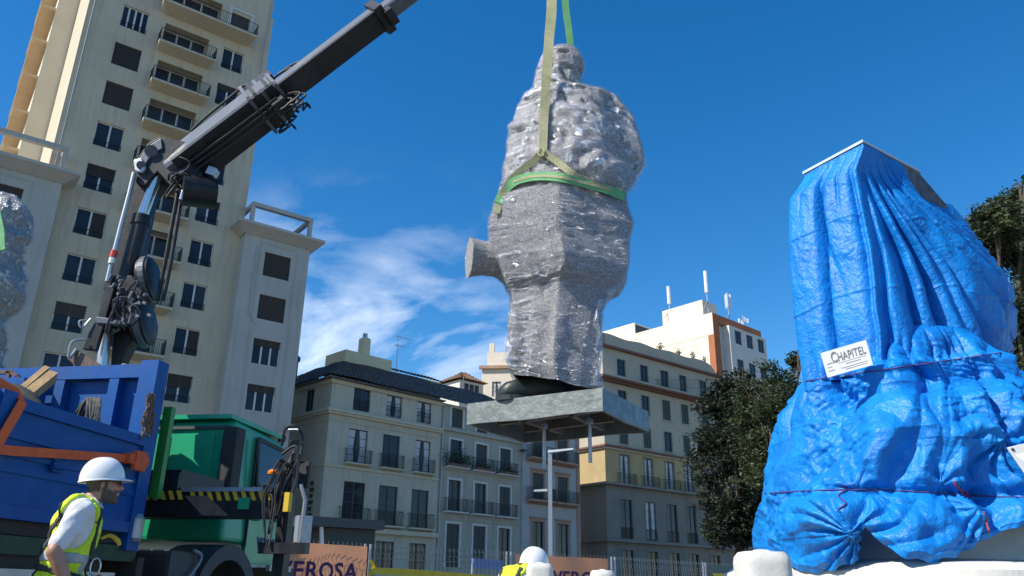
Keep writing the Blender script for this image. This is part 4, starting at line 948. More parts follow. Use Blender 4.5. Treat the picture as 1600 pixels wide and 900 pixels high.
# rolled film strands pulled tight round the body
mb = MB()
for i in range(46):
    y0 = random.choice([random.uniform(365, 600), random.uniform(420, 600), random.uniform(130, 360)]); sl = random.uniform(-.14, .2); pts = []; ph = random.uniform(0, 6)
    for c in range(60, 142, 2):
        c2 = (c) % NC; f = np.interp(y0+sl*(c-100)*1.4+4*math.sin(c*.09+ph), ys, np.arange(NR)); f = min(max(f, 0), NR-2); r = int(f); q = f-r
        p = np.array([lerp(X[r, c2], X[r+1, c2], q), lerp(Yb[r, c2], Yb[r+1, c2], q), lerp(Z[r, c2], Z[r+1, c2], q)]); pts.append(p+np.array([nx[r, c2], ny[r, c2], 0])*.024)
    pts = pts[random.randint(0, 6):len(pts)-random.randint(0, 8)]
    mb.ribbon(pts, random.choice([.006, .009, .014, .03]), [unit([nx[int(NR/2), (60+2*i2) % NC], ny[int(NR/2), (60+2*i2) % NC], 0]) for i2 in range(len(pts))], .003)
o = mb.build('film_strand', M['film2'], st); o['kind'] = 'stuff'
# loose film flaps standing off the right arm and the coat tail
def flap(pxs, base_y, amp, nm='film_flap'):
    g = []; nu, nv = 26, 22; L_ = [p for p in pxs[0]]; Rr = [p for p in pxs[1]]
    for j in range(nv):
        q = j/(nv-1); l = np.array([np.interp(q, np.linspace(0, 1, len(L_)), [p[k] for p in L_]) for k in (0, 1)]); r = np.array([np.interp(q, np.linspace(0, 1, len(Rr)), [p[k] for p in Rr]) for k in (0, 1)])
        for i in range(nu):
            f = i/(nu-1); p = l+(r-l)*f; d = base_y+amp*(fbm(p[0]*.06, p[1]*.06, 0, 3, 9)-.4)-.12*math.sin(math.pi*f); g.append(at(p[0]+3*math.sin(q*17+f*4), p[1]+2*math.sin(f*13), d))
    mb = MB(); mb.add(g, [(j*nu+i, j*nu+i+1, (j+1)*nu+i+1, (j+1)*nu+i) for j in range(nv-1) for i in range(nu-1)]); return mb.build(nm, M['film2'], st, smooth=True)
flap([[(950, 150), (968, 190), (970, 240), (965, 300)], [(968, 160), (996, 215), (1012, 258), (992, 300)]], 7.7, .5)
flap([[(925, 430), (930, 455), (932, 478)], [(976, 425), (972, 448), (948, 478)]], 7.72, .35)
flap([[(926, 470), (930, 540), (925, 600)], [(944, 470), (941, 540), (941, 606)]], 7.55, .2)
flap([[(794, 470), (794, 520), (782, 560)], [(812, 470), (808, 520), (806, 580)]], 7.6, .25)
# forearm bundle bulging at the belt, right side
mb = MB(); c = at(950, 268, 7.42); vs = []; nn, kk = 36, 22
for i in range(kk):
    s = i/(kk-1); cc = at(lerp(905, 992, s), lerp(262, 278, s), 7.35+.25*s**2); r = .20*math.sin(math.pi*(.12+.86*s))**.55
    for j in range(nn):
        an = 2*math.pi*j/nn; rr = r*(1+.22*(vn(s*6, math.cos(an)*1.7, math.sin(an)*1.7, 8)-.5)+.08*math.sin(an*4+s*12)); vs.append(cc+np.array([.0, math.cos(an)*rr, math.sin(an)*rr*1.05]))
mb.add(vs, [(i*nn+j, i*nn+(j+1) % nn, (i+1)*nn+(j+1) % nn, (i+1)*nn+j) for i in range(kk-1) for j in range(nn)]+[tuple(range(nn)), tuple(range((kk-1)*nn, kk*nn))]); arm = mb.build('wrapped_forearm', M['felt'], st, smooth=True)
mb = MB(); mb.add([(np.array(v)-c)*1.06+c for v in vs], [(i*nn+j, i*nn+(j+1) % nn, (i+1)*nn+(j+1) % nn, (i+1)*nn+j) for i in range(kk-1) for j in range(nn)]); mb.build('film_sleeve', M['film2'], arm, smooth=True)
# boots
def boot(toe, heel, name='boot'):
    toe, heel = np.array(toe), np.array(heel); d = unit((heel-toe)*[1, 1, 0]); s_ = np.cross([0, 0, 1], d); Lg = np.linalg.norm((heel-toe)[:2]); vs = []; nn = 22; prof = [(0, .03, .05), (.03, .08, .12), (.1, .125, .17), (.22, .145, .20), (.36, .145, .235), (.5, .14, .30), (.62, .15, .42), (.8, .15, .50), (.95, .14, .50), (1, .1, .42)]
    for f, wd, h in prof:
        for j in range(nn):
            an = 2*math.pi*j/nn; c_, s2 = math.cos(an), math.sin(an); vs.append(toe+d*Lg*f+s_*wd*np.sign(c_)*abs(c_)**.7*1.15+np.array([0, 0, h/2+h/2*np.sign(s2)*abs(s2)**.75]))
    k2 = len(prof); mb = MB(); mb.add(vs, [(i*nn+j, i*nn+(j+1) % nn, (i+1)*nn+(j+1) % nn, (i+1)*nn+j) for i in range(k2-1) for j in range(nn)]+[tuple(range(nn)), tuple(range((k2-1)*nn, k2*nn))]); b = mb.build(name, M['bronze_dark'], st, smooth=True, ang=60)
    mb = MB(); prof2 = [(-.015, .03), (.03, .085), (.12, .125), (.25, .14), (.45, .13), (.6, .125), (.61, .12)]
    pl = [toe+d*Lg*f+s_*wd*1.12 for f, wd in prof2]+[toe+d*Lg*f-s_*wd*1.12 for f, wd in reversed(prof2)]; mb.prism([(p[0], p[1]) for p in pl], toe[2]-.02, toe[2]+.03); mb.build('sole', M['bronze_dark'], b)
tz = ZT_+.01
t_ = atz(777, 624, tz); h_ = t_+np.array([.66, .20, 0]); boot(t_, h_)

# ------------------------------------------------------------------ lifting slings
TIP = at(872, -112, 7.75)
def on_body(px, py, off=.03, dflt=7.4):
    d = Vector(tuple(ray(px, py))); d.normalize(); h = STAT.ray_cast(Vector(tuple(EYE)), d)
    if h[0] is None: return at(px, py, dflt)
    return np.array(h[0])-np.array(d)*off
vw = np.array([0, -1.0, -.35])
sl = thing('lifting_sling', 'worn beige webbing sling running down the front of the statue to a choke loop', 'sling', TIP)
mb = MB(); pts = [TIP+[-.1, 0, 0], at(862, 0, 7.42), at(858, 60, 7.34), at(854, 120, 7.28), on_body(850, 180, .06), on_body(848, 238, .06)]
mb.ribbon(catmull(pts, 6), [.115, .115, .105, .1, .085], vw, .012); mb.build('strap', M['sling_beige'], sl)
mb = MB(); pts = [on_body(849, 236, .07), on_body(833, 252), on_body(812, 268), on_body(796, 285), on_body(783, 308, .04, 7.5), on_body(775, 334, .04, 7.6)]
mb.ribbon(catmull(pts, 6), .075, vw, .012); mb.build('strap', M['sling_beige'], sl)
mb = MB(); pts = [on_body(847, 236, .07), on_body(868, 251), on_body(892, 270, .04), on_body(915, 284, .05), on_body(942, 295, .06), on_body(972, 300, .06, 7.5)]
mb.ribbon(catmull(pts, 6), .075, vw, .012); mb.build('strap', M['sling_beige'], sl)
mb = MB(); mb.tube([on_body(846+5*math.cos(a2), 238+6*math.sin(a2), .075) for a2 in np.linspace(0, 6.3, 14)], .012, 6); mb.build('choke_loop', M['sling_beige'], sl)
sl = thing('green_sling', 'pale green webbing sling rising behind the wrapped head', 'sling', TIP)
mb = MB(); pts = [TIP+[.08, .1, 0], at(883, 0, 7.95), at(889, 50, 8.0), at(893, 95, 8.05), at(897, 150, 8.1)]
mb.ribbon(catmull(pts, 5), .082, vw, .012); mb.build('strap', M['sling_green'], sl)
sl = thing('belt_sling', 'bright green sling wrapped like a belt round the statue waist', 'sling', on_body(880, 280))
pts = [on_body(778, 318, .03, 7.7), on_body(787, 301), on_body(803, 285), on_body(825, 278), on_body(850, 276), on_body(880, 279), on_body(905, 285, .05), on_body(930, 291, .06), on_body(955, 299, .06), on_body(975, 308, .05, 7.6)]
mb = MB(); mb.ribbon(catmull(pts, 6), .098, np.array([0, -1., -.05]), .014); mb.build('strap', M['sling_green'], sl)
mb = MB(); mb.ribbon(catmull([p+np.array([0, -.016, 0]) for p in pts[2:9]], 6), .03, np.array([0, -1., -.05]), .004); mb.build('stitch_band', M['sling_beige'], sl)

# ------------------------------------------------------------------ second wrapped statue, standing on the truck bed at the left edge
w2 = thing('second_wrapped_statue', 'film wrapped figure with a green sling, cut off by the left edge of the photo', 'statue', at(-60, 900, 11.5)*[1, 1, 0])
rows2 = [(306, 6, 28), (316, -2, 35), (335, -14, 40), (365, -25, 37), (385, -28, 30), (400, -30, 24), (420, -40, 27), (440, -60, 29), (455, -70, 27), (475, -75, 14), (500, -80, -2), (560, -85, -8), (640, -90, -10)]
NR2, NC2 = 90, 90; Y2 = 11.5
y2 = np.linspace(306, 640, NR2); l2 = np.interp(y2, [r[0] for r in rows2], [r[1] for r in rows2]); r2_ = np.interp(y2, [r[0] for r in rows2], [r[2] for r in rows2])
A = np.array([at(x, y, Y2) for x, y in zip(l2, y2)]); B = np.array([at(x, y, Y2) for x, y in zip(r2_, y2)])
T2 = np.linspace(0, 2*math.pi, NC2, endpoint=False)[None, :]; c2 = ((A+B)/2); h2 = ((B-A)/2)[:, 0]
X2 = c2[:, 0:1]+np.cos(T2)*h2[:, None]; Yy2 = Y2+np.sin(T2)*np.minimum(h2, .5)[:, None]; Z2 = np.repeat(c2[:, 2:3], NC2, 1)
d2 = (ridge(X2*3.4, Yy2*3.4, Z2*3.4, 4, 2)-.55)*.22; X2 = X2+np.cos(T2)*d2; Yy2 = Yy2+np.sin(T2)*d2
mb = MB(); V3 = np.stack([X2, Yy2, Z2], -1).reshape(-1, 3); F3q = [(r*NC2+c, (r+1)*NC2+c, (r+1)*NC2+(c+1) % NC2, r*NC2+(c+1) % NC2) for r in range(NR2-1) for c in range(NC2)]
mb.add(V3, F3q+[tuple(range(NC2))]); mb.build('felt_wrap', M['felt'], w2, smooth=True)
mb = MB(); mb.add([(p[0]+.03*math.cos(i % NC2/NC2*6.283), p[1]+.03*math.sin(i % NC2/NC2*6.283), p[2]) for i, p in enumerate(V3)], F3q); mb.build('stretch_film', M['film2'], w2, smooth=True)
mb = MB(); q = at(-60, 900, 11.5); mb.box(q[0]-.8, q[0]+.6, 10.9, 12.1, 0, at(-60, 640, 11.5)[2]+.05); mb.build('plinth', M['bronze'], w2)
g2 = thing('vertical_green_sling', 'green sling hanging down the wrapped figure at the left edge', 'sling', at(3, 330, 10.8))
mb = MB(); mb.ribbon([at(-14, 200, 10.82), at(-8, 330, 10.8), at(-1, 362, 10.78), at(0, 392, 10.77)], .17, vw, .014); mb.build('strap', M['sling_green'], g2)

# ------------------------------------------------------------------ truck (local frame: u = right of the truck, f = forwards, z up)
TO = at(255, 568, 7.6)*[1, 1, 0]; TA = R_(9.3)
Tr = np.array([math.cos(TA), -math.sin(TA), 0]); Tf = np.array([math.sin(TA), math.cos(TA), 0])
def TK(u, f, z): return TO+Tr*u+Tf*f+np.array([0, 0, z])
tk_ = thing('tipper_truck', 'truck with dark blue open bed and bright green cab carrying the black crane', 'truck', TK(-1.25, -1, 0))
zb, zs_, zp = 1.40, 2.23, 3.0
# right board: framed panel with ribs, hinges and a folded top rail
mb = MB(); mb.box(-.06, 0, -4.6, -.12, zb, zs_, TK); mb.build('side_board', M['blue_paint'], tk_)
sb = tk_.children
mb = MB()
for z0, z1, d in ((zs_-.06, zs_+.03, .035), (zs_-.27, zs_-.2, .022), (zs_-.40, zs_-.36, .016), (zb+.0, zb+.09, .03), (zb+.32, zb+.37, .015)): mb.box(.002, d, -4.6, -.13, z0, z1, TK)
mb.build('board_rib', M['blue_paint'], tk_)
for f in (-1.85, -3.7):
    mb = MB(); mb.box(.004, .05, f-.07, f+.07, zb-.05, zs_+.05, TK); mb.build('stanchion', M['blue_paint'], tk_)
for f in (-.5, -1.2, -2.5):
    for z in (zs_-.33, zb+.42):
        mb = MB(); mb.box(.004, .04, f-.05, f+.05, z-.035, z+.035, TK); mb.cyl(TK(.05, f-.07, z), TK(.05, f+.07, z), .018, n=8); mb.build('hinge', M['blue_paint'], tk_)
mb = MB(); mb.box(-.15, .03, -.12, .06, zb-.15, zp, TK); mb.build('corner_post', M['blue_paint'], tk_)
mb = MB(); mb.box(-2.55, -2.4, -.12, .06, zb-.15, zp, TK); mb.build('corner_post', M['blue_paint'], tk_)
# headboard: top tube, plates and uprights
mb = MB(); mb.box(-2.4, -.15, -.09, .05, zp-.16, zp-.03, TK); mb.build('headboard_rail', M['blue_paint'], tk_)
mb = MB(); mb.box(-2.4, -.15, -.0, .03, zb, zp-.17, TK); mb.build('headboard', M['blue_paint'], tk_)
for u in (-.42, -1.0, -1.62, -2.2):
    mb = MB(); mb.box(u-.05, u+.05, -.10, -.003, zb, zp-.17, TK); mb.build('headboard_upright', M['blue_paint'], tk_)
mb = MB(); mb.box(-2.38, -.5, -.07, -.003, 2.30, 2.36, TK); mb.build('headboard_rib', M['blue_paint'], tk_)
mb = MB(); mb.box(-1.95, -1.12, -.42, -.1, 2.38, zp-.22, TK); mb.build('locker', M['blue_paint'], tk_)
mb = MB(); mb.box(-2.48, -2.42, -4.6, -.12, zb, zs_, TK); mb.build('side_board', M['blue_paint'], tk_)
mb = MB(); mb.box(-2.42, -.06, -4.6, -.0, zb-.1, zb, TK); mb.build('bed_floor', M['chassis'], tk_)
mb = MB(); mb.box(-.12, -.01, -4.6, .1, zb-.24, zb-.11, TK); mb.build('sill_beam', M['green_shaded'], tk_)
mb = MB(); mb.box(-.9, -.7, -4.6, 4.4, .75, 1.05, TK); mb.build('chassis_rail', M['chassis'], tk_); mb = MB(); mb.box(-1.8, -1.6, -4.6, 4.4, .75, 1.05, TK); mb.build('chassis_rail', M['chassis'], tk_)
mb = MB(); mb.box(-.85, -.08, -1.7, -.3, .62, 1.22, TK); mb.build('tool_locker', M['chassis'], tk_)
mb = MB(); mb.box(-.06, .02, -3.2, -.2, 1.0, 1.06, TK); mb.box(-.06, .02, -3.2, -.2, .7, .76, TK)
for f in (-3.1, -1.7, -.3): mb.box(-.055, .015, f-.03, f+.03, .76, 1.0, TK)
mb.build('side_guard', M['metal_grey'], tk_)
mb = MB(); mb.cyl(TK(-.5, .3, .85), TK(-.5, 1.2, .85), .3, n=18); mb.build('fuel_tank', M['metal_grey'], tk_)
mb = MB(); mb.box(-.36, .02, .1, .2, .9, 1.2, TK); mb.box(-.3, .03, .55, .6, .6, 1.25, TK); mb.build('step_bracket', M['chassis'], tk_)
mb = MB(); mb.lathe([(.06, 0), (.075, .03), (.075, .2), (.05, .24)], TK(.0, .0, 1.33), 12); mb.build('marker_lamp', M['metal_grey'], tk_)
def wheel(u, f, r=.52, wdt=.3):
    wz = r; c = TK(u, f, wz); T = np.array([Tr, Tf, [0, 0, 1.]]).T; Tm = np.stack([Tf, np.array([0, 0, 1.]), Tr], 1)
    mb = MB(); mb.lathe([(r*.62, -wdt/2), (r*.93, -wdt/2), (r, -wdt*.36), (r, wdt*.36), (r*.93, wdt/2), (r*.62, wdt/2)], c, 32, T=Tm); ty = mb.build('wheel', M['rubber'], tk_, smooth=True, ang=40)
    mb = MB(); mb.lathe([(.05, wdt*.3), (r*.25, wdt*.32), (r*.35, wdt*.15), (r*.6, wdt*.3), (r*.64, wdt*.52)], c, 24, T=Tm); mb.build('rim', M['metal_grey'], ty)
CF = 1.88                     # front axle
wheel(-.20, CF); wheel(-2.2, CF); wheel(-.2, -2.2); wheel(-2.2, -2.2)
# green cab
c0, c1 = 1.62, 3.42; zc0, zc1 = 1.42, 2.80
mb = MB()
prof = [(c0, zc0), (c1+.02, zc0), (c1+.04, zc0+.55), (c1-.22, zc1-.22), (c1-.40, zc1-.06), (c0+.10, zc1), (c0, zc1-.07)]
def cabpt(u, f, z): 
    inset = .0 if z < zc0+.6 else .07*(z-zc0-.6)/.8
    return TK(u+(-inset if u > -1.2 else inset), f, z)
for (ua, ub) in ((-2.42, 0.0),):
    vs = [cabpt(ub, f, z) for f, z in prof]+[cabpt(ua, f, z) for f, z in prof]; nn = len(prof)
    mb.add(vs, [tuple(range(nn)), tuple(range(2*nn-1, nn-1, -1))]+[(i, nn+i, nn+(i+1) % nn, (i+1) % nn) for i in range(nn)])
import bmesh
cab = mb.build('cab', M['green_paint'], tk_)
bv = cab.modifiers.new('round', 'BEVEL'); bv.width = .055; bv.segments = 3; bv.limit_method = 'ANGLE'; bv.angle_limit = R_(25)
mb = MB(); mb.box(-2.36, -.06, c0-.05, c1-.42, zc1-.02, zc1+.03, TK); mb.build('roof_lip', M['green_paint'], cab)
for (u0, u1, z0, z1) in ((-2.2, -.82, 2.02, zc1-.2), (-.66, -.25, 2.02, zc1-.2)):       # pressed panels on the rear wall
    mb = MB(); e = .02
    mb.box(u0, u1, c0-.022, c0-.002, z0, z1, TK); mb.build('pressed_panel', M['green_paint'], cab)
mb = MB(); mb.box(-2.36, -.06, c0-.03, c0-.004, zc1-.135, zc1-.10, TK); mb.build('drip_rail', M['fender'], cab)
mb = MB(); mb.box(-.14, .03, c0-.04, c0+.16, zc0+.42, zc1-.12, TK); mb.build('corner_deflector', M['chassis'], cab)
# right door with handle, window and lettering
mb = MB(); mb.box(-.03, .022, c0+.52, c1-.1, zc0-.20, zc0+.66, TK); mb.build('door_panel', M['green_paint'], cab)
def win(f, z): return cabpt(.0, f, z)+Tr*.03
wp = [(c0+.62, zc0+.68), (c1-.1, zc0+.66), (c1-.22, zc0+1.02), (c1-.36, zc1-.18), (c0+.62, zc1-.14)]
mb = MB(); mb.add([win(*p) for p in wp]+[win(*p)-Tr*.02 for p in wp], [(0, 1, 2, 3, 4)]+[(i, 5+i, 5+(i+1) % 5, (i+1) % 5) for i in range(5)]); mb.build('door_window', M['glass'], cab)
mb = MB(); 
for p, q in zip(wp, wp[1:]+wp[:1]): mb.beam(win(*p), win(*q), .05, .02, up=tuple(Tr))
mb.build('window_seal', M['rubber'], cab)
mb = MB(); mb.box(.02, .05, c0+.58, c0+.74, zc0+.28, zc0+.58, TK); mb.build('door_handle', M['rubber'], cab)
mb = MB(); mb.box(.0, .03, c0+.5, c0+.515, zc0-.02, zc1-.16, TK); mb.build('door_seam', M['chassis'], cab)
mb = MB(); mb.box(-.02, .035, c1-.6, c1+.03, zc0-.27, zc0-.20, TK); mb.build('lower_trim', M['metal_grey'], cab)
# grey wheel arch
mb = MB(); pr = []
for i in range(15): a2 = math.pi*i/14; pr.append((CF-.12+.72*math.cos(a2), .68+.72*math.sin(a2)))
inn = [(CF-.12+.58*math.cos(math.pi*i/14), .66+.58*math.sin(math.pi*i/14)) for i in range(15)]
for i in range(14):
    q = [pr[i], pr[i+1], inn[i+1], inn[i]]; vs = [TK(u, f, z) for u in (-.5, .06) for f, z in q]; mb.add(vs, [(0, 1, 2, 3), (7, 6, 5, 4), (0, 4, 5, 1), (2, 6, 7, 3)])
mb.box(-.5, .05, CF-1.3, CF-.8, .9, 1.28, TK); mb.build('wheel_arch', M['fender'], tk_)
mb = MB(); mb.tube([TK(.08, CF-.95, 1.3), TK(.09, CF-.8, 1.24), TK(.09, CF-.98, 1.05), TK(.1, CF-1.2, .98)], .018, 6, smooth=4); mb.build('grab_handle', M['metal_grey'], tk_)
mb = MB(); mb.box(-2.42, .02, c1-.2, c1+.16, .55, 1.2, TK); mb.build('bumper', M['fender'], tk_)
mb = MB(); mb.beam(TK(0, c1-.15, 2.58), TK(.16, c1-.1, 2.55), .03, .03); mb.box(.06, .2, c1-.12, c1-.05, 2.2, 2.55, TK); mb.build('mirror', M['chassis'], cab)
mb = MB(); mb.lathe([(.05, 0), (.06, .06), (.03, .11)], TK(-.1, c1-.4, zc1-.04), 10); mb.build('roof_beacon', M['rubber'], cab)
# green A-post just in front of the bed
mb = MB(); mb.box(-.07, .02, .24, .31, 1.74, 2.62, TK); mb.build('green_post', M['green_post'], tk_)

# ------------------------------------------------------------------ text helper
def text_obj(body, size, mt, fn, parent, name='lettering', bold=.0, spacing=1.0, th=.006, fit=None):
    """fn(x, y, z): letter plane (x along, y up, z towards viewer) to world"""
    cu = bpy.data.curves.new('letters', 'FONT'); cu.body = body; cu.size = size; cu.extrude = th/2; cu.offset = bold; cu.space_character = spacing; cu.resolution_u = 3
    o = bpy.data.objects.new('letters_tmp', cu); COL.objects.link(o); dg = bpy.context.evaluated_depsgraph_get(); me = bpy.data.meshes.new_from_object(o.evaluated_get(dg))
    bpy.data.objects.remove(o); xs = [v.co.x for v in me.vertices]; ys_ = [v.co.y for v in me.vertices]; x0, y0 = (min(xs), min(ys_)) if fit else (0, 0); fx, fy = (fit[0]/(max(xs)-x0), fit[1]/(max(ys_)-y0)) if fit else (1, 1)
    mb = MB(); mb.add([fn((v.co.x-x0)*fx, (v.co.y-y0)*fy, v.co.z) for v in me.vertices], [tuple(p.vertices) for p in me.polygons]); bpy.data.meshes.remove(me)
    return mb.build(name, mt, parent)
text_obj('VEROSA', .17, M['door_ink'], lambda x, y, z: TK(.026+z, c0+.80+x*.9, zc0-.02+y), cab, bold=.006)

# ------------------------------------------------------------------ loader crane behind the cab
cr = thing('loader_crane', 'black folding loader crane raised behind the truck bed with its boom over the statue', 'crane', TK(-1.25, .95, 1.1))
CY = 8.6
def cp(px, py, d=0.0): return at(px, py, CY+d)
vx = np.array([0, 1.0, 0])
# stabiliser beam, striped, with its leg and hoses
sb0 = TK(-2.6, .78, 1.72); 
mb = MB(); mb.box(-2.6, 1.02, .62, .92, 1.60, 1.86, TK); mb.build('stabiliser_beam', M['crane'], cr)
mb = MB(); mb.box(-.95, .04, .52, .61, 1.62, 2.02, TK); mb.box(-1.0, .0, .62, 1.5, 1.87, 2.06, TK); mb.build('shadow_box', M['crane'], cr)  # black boxes standing in for the deep shadow behind the cab
mb = MB(); mb.box(-.18, 1.02, .595, .618, 1.84, 1.88, TK); mb.build('beam_lip', M['metal_grey'], cr)
for i in range(22):
    u = -.95+i*.09
    if u > .95: break
    mb = MB(); zt2 = 1.84 if u > -.2 else 1.835
    fy = .612 if u > .06 else .515
    vs = [TK(u+dx, fy+dy, z) for dy in (0, -.005) for dx, z in ((.0, zt2), (.045, zt2), (.085, zt2-.085), (.04, zt2-.085))]; mb.add(vs, [(3, 2, 1, 0), (4, 5, 6, 7), (0, 1, 5, 4), (1, 2, 6, 5), (2, 3, 7, 6), (3, 0, 4, 7)]); mb.build('hazard_stripe', M['yellow'], cr)
mb = MB(); vs = [TK(u, f, z) for f in (.612, .606) for u, z in ((.08, 1.80), (.32, 1.80), (.58, 1.61), (.30, 1.61))]; mb.add(vs, [(3, 2, 1, 0), (4, 5, 6, 7), (0, 1, 5, 4), (1, 2, 6, 5), (2, 3, 7, 6), (3, 0, 4, 7)]); mb.build('worn_panel', M['rusty'], cr)
mb = MB(); mb.box(.66, .78, .6, .617, 1.67, 1.78, TK); mb.build('green_plate', M['green_paint'], cr)
lg = MB(); lg.box(1.05, 1.16, .68, .82, 1.05, 2.28, TK); lg.cyl(TK(1.11, .75, 2.28), TK(1.11, .75, 2.36), .05, n=10); lg = lg.build('stabiliser_leg', M['crane'], cr)
mb = MB(); mb.cyl(TK(1.11, .75, 1.06), TK(1.11, .75, .14), .055, n=14); mb.build('leg_ram', M['chrome'], lg)
mb = MB(); mb.lathe([(.2, .0), (.2, .04), (.08, .08), (.06, .16)], TK(1.11, .75, 0.004), 18); mb.build('foot_plate', M['crane'], lg)
mb = MB(); mb.box(.95, 1.42, .55, .66, 1.26, 1.36, TK); mb.build('leg_bracket', M['crane'], lg)
mb = MB(); mb.box(1.17, 1.22, .52, .6, 1.64, 1.82, TK); mb.build('yellow_handle', M['yellow'], lg)
mb = MB(); mb.tube([TK(1.34, .6, 1.34), TK(1.36, .58, 1.75), TK(1.3, .58, 1.9)], .018, 6); mb.build('grey_rod', M['metal_grey'], lg)
mb = MB(); mb.lathe([(.06, 0), (.065, .02), (.045, .045), (.015, .055)], TK(1.0, .6, 2.0), 14); mb.build('amber_lamp', M['amber'], lg)
mb = MB(); rs = np.random.default_rng(12)
for i in range(8):
    u = 1.0+.12*rs.random(); tp = 2.02+.12*rs.random(); lw_ = 1.25+.45*rs.random(); f = .52+.1*rs.random(); s2 = .02+.07*rs.random()
    mb.tube([TK(u+.1, f+.1, tp-.05), TK(u+.04, f, tp), TK(u-.02, f-.02, tp-.2), TK(u-.01+.05*rs.normal(), f-.03, (tp+lw_)/2), TK(u+s2*.5, f-.02, lw_), TK(u+s2, f, lw_+.12), TK(u+s2, f+.02, tp-.25), TK(u+.14, f+.1, tp+.1)], .009, 6, smooth=4)
mb.build('hose_bundle', M['rubber'], lg)['kind'] = 'stuff'
mb = MB(); mb.tube([TK(1.0, .7, 2.3), TK(1.06, .62, 2.46), TK(1.16, .62, 2.48), TK(1.22, .7, 2.36), TK(1.2, .66, 2.0)], .014, 6, smooth=5); mb.tube([TK(1.06, .6, 2.2), TK(1.22, .58, 2.26), TK(1.24, .6, 1.9), TK(1.12, .6, 1.7)], .013, 6, smooth=5); mb.build('hydraulic_hose', M['rubber'], lg)['kind'] = 'stuff'
mb = MB(); mb.tube([TK(1.1, .6, 2.44), TK(1.2, .6, 2.44)], .012, 6); mb.build('hose_fitting', M['chrome'], lg)
# slew base and column
mb = MB(); mb.lathe([(.42, 1.1), (.42, 1.5), (.34, 1.6), (.30, 2.5), (.26, 3.0)], TK(-1.25, .95, 0), 20); mb.build('slew_column', M['crane'], cr, smooth=True, ang=40)
# the rising mast: a broad box with side plates; the front ram inside it
def box2(pts, d0, d1, mt, name, parent=cr, sm=False):
    """solid whose side outline is read at the crane's plane, d0..d1 metres around it"""
    mb = MB(); n_ = len(pts); vs = [cp(x, y, d0) for x, y in pts]+[cp(x, y, d1) for x, y in pts]
    # keep real depth: push the far copy straight back
    f = [np.array(v) for v in vs[:n_]]; b = [q+np.array([.0, d1-d0, 0]) for q in f]
    mb.add(f+b, [tuple(range(n_)), tuple(range(2*n_-1, n_-1, -1))]+[(i, n_+i, n_+(i+1) % n_, (i+1) % n_) for i in range(n_)])
    o = mb.build(name, mt, parent); bv = o.modifiers.new('edge', 'BEVEL'); bv.width = .012; bv.segments = 2; bv.limit_method = 'ANGLE'; return o
mast = box2([(160, 452), (198, 462), (230, 300), (240, 262), (214, 258), (203, 296)], -.14, .16, M['crane'], 'mast')
box2([(150, 502), (198, 509), (224, 452), (206, 430), (168, 430)], -.2, .2, M['crane'], 'mast_foot')
box2([(172, 577), (176, 522), (203, 507), (206, 530), (190, 563)], .02, .2, M['crane'], 'mast_heel')
box2([(128, 545), (138, 520), (152, 495), (168, 446), (180, 446), (163, 505), (150, 548)], -.26, -.2, M['crane'], 'mast_cheek')
box2([(105, 560), (116, 543), (176, 585), (188, 596), (186, 606), (160, 598), (132, 588)], -.30, -.1, M['rusty'], 'link_arm')
box2([(159, 600), (179, 606), (178, 668), (170, 672)], -.28, -.12, M['rusty'], 'strut_brace')
box2([(152, 668), (172, 672), (182, 610), (166, 606)], -.32, -.285, M['wood'], 'strut_face')
box2([(207, 258), (232, 222), (250, 214), (268, 216), (300, 224), (312, 262), (300, 288), (268, 292), (246, 268), (226, 290), (212, 285)], -.2, .2, M['crane'], 'knuckle')
box2([(209, 262), (230, 228), (252, 215), (254, 232), (238, 240), (220, 268)], -.225, -.195, M['crane_grey'], 'knuckle_cheek')
box2([(208, 250), (221, 246), (228, 262), (222, 270), (210, 266)], -.25, -.2, M['metal_grey'], 'link_plate')
mb = MB(); mb.cyl(cp(220, 258, -.27), cp(220, 258, -.2), .05, n=14); mb.cyl(cp(236, 236, -.24), cp(236, 236, -.19), .075, n=18); mb.build('pivot_pin', M['crane_grey'], cr)
mb = MB(); mb.tube([cp(x, y, -.24) for x, y in ((168, 440), (176, 405), (190, 350), (203, 300), (210, 270))], .028, 8); mb.build('silver_pipe', M['metal_grey'], cr)
mb = MB(); mb.cyl(cp(176, 402, -.255), cp(179, 392, -.255), .038, n=10); mb.build('red_collar', M['red'], cr)
mb = MB(); mb.cyl(cp(174, 412, -.255), cp(176, 403, -.255), .036, n=10); mb.build('white_collar', M['white_metal'], cr)
mb = MB(); mb.cyl(cp(188, 468, -.1), cp(221, 345, -.1), .095, n=18); mb.cyl(cp(219, 352, -.1), cp(222, 338, -.1), .108, n=18); mb.build('jib_cylinder', M['crane'], cr, smooth=True, ang=40)
mb = MB(); mb.cyl(cp(220, 345, -.1), cp(246, 272, -.1), .06, n=16); mb.build('jib_rod', M['chrome'], cr, smooth=True, ang=40)
mb = MB(); mb.cyl(cp(157, 592, -.05), cp(167, 512, -.05), .06, n=16); mb.build('lift_rod', M['chrome'], cr, smooth=True, ang=40)
mb = MB(); mb.cyl(cp(167, 514, -.05), cp(178, 455, -.05), .1, n=16); mb.build('lift_cylinder', M['crane'], cr, smooth=True, ang=40)
box2([(150, 494), (196, 500), (198, 508), (150, 505)], -.28, -.2, M['crane_grey'], 'cross_plate')
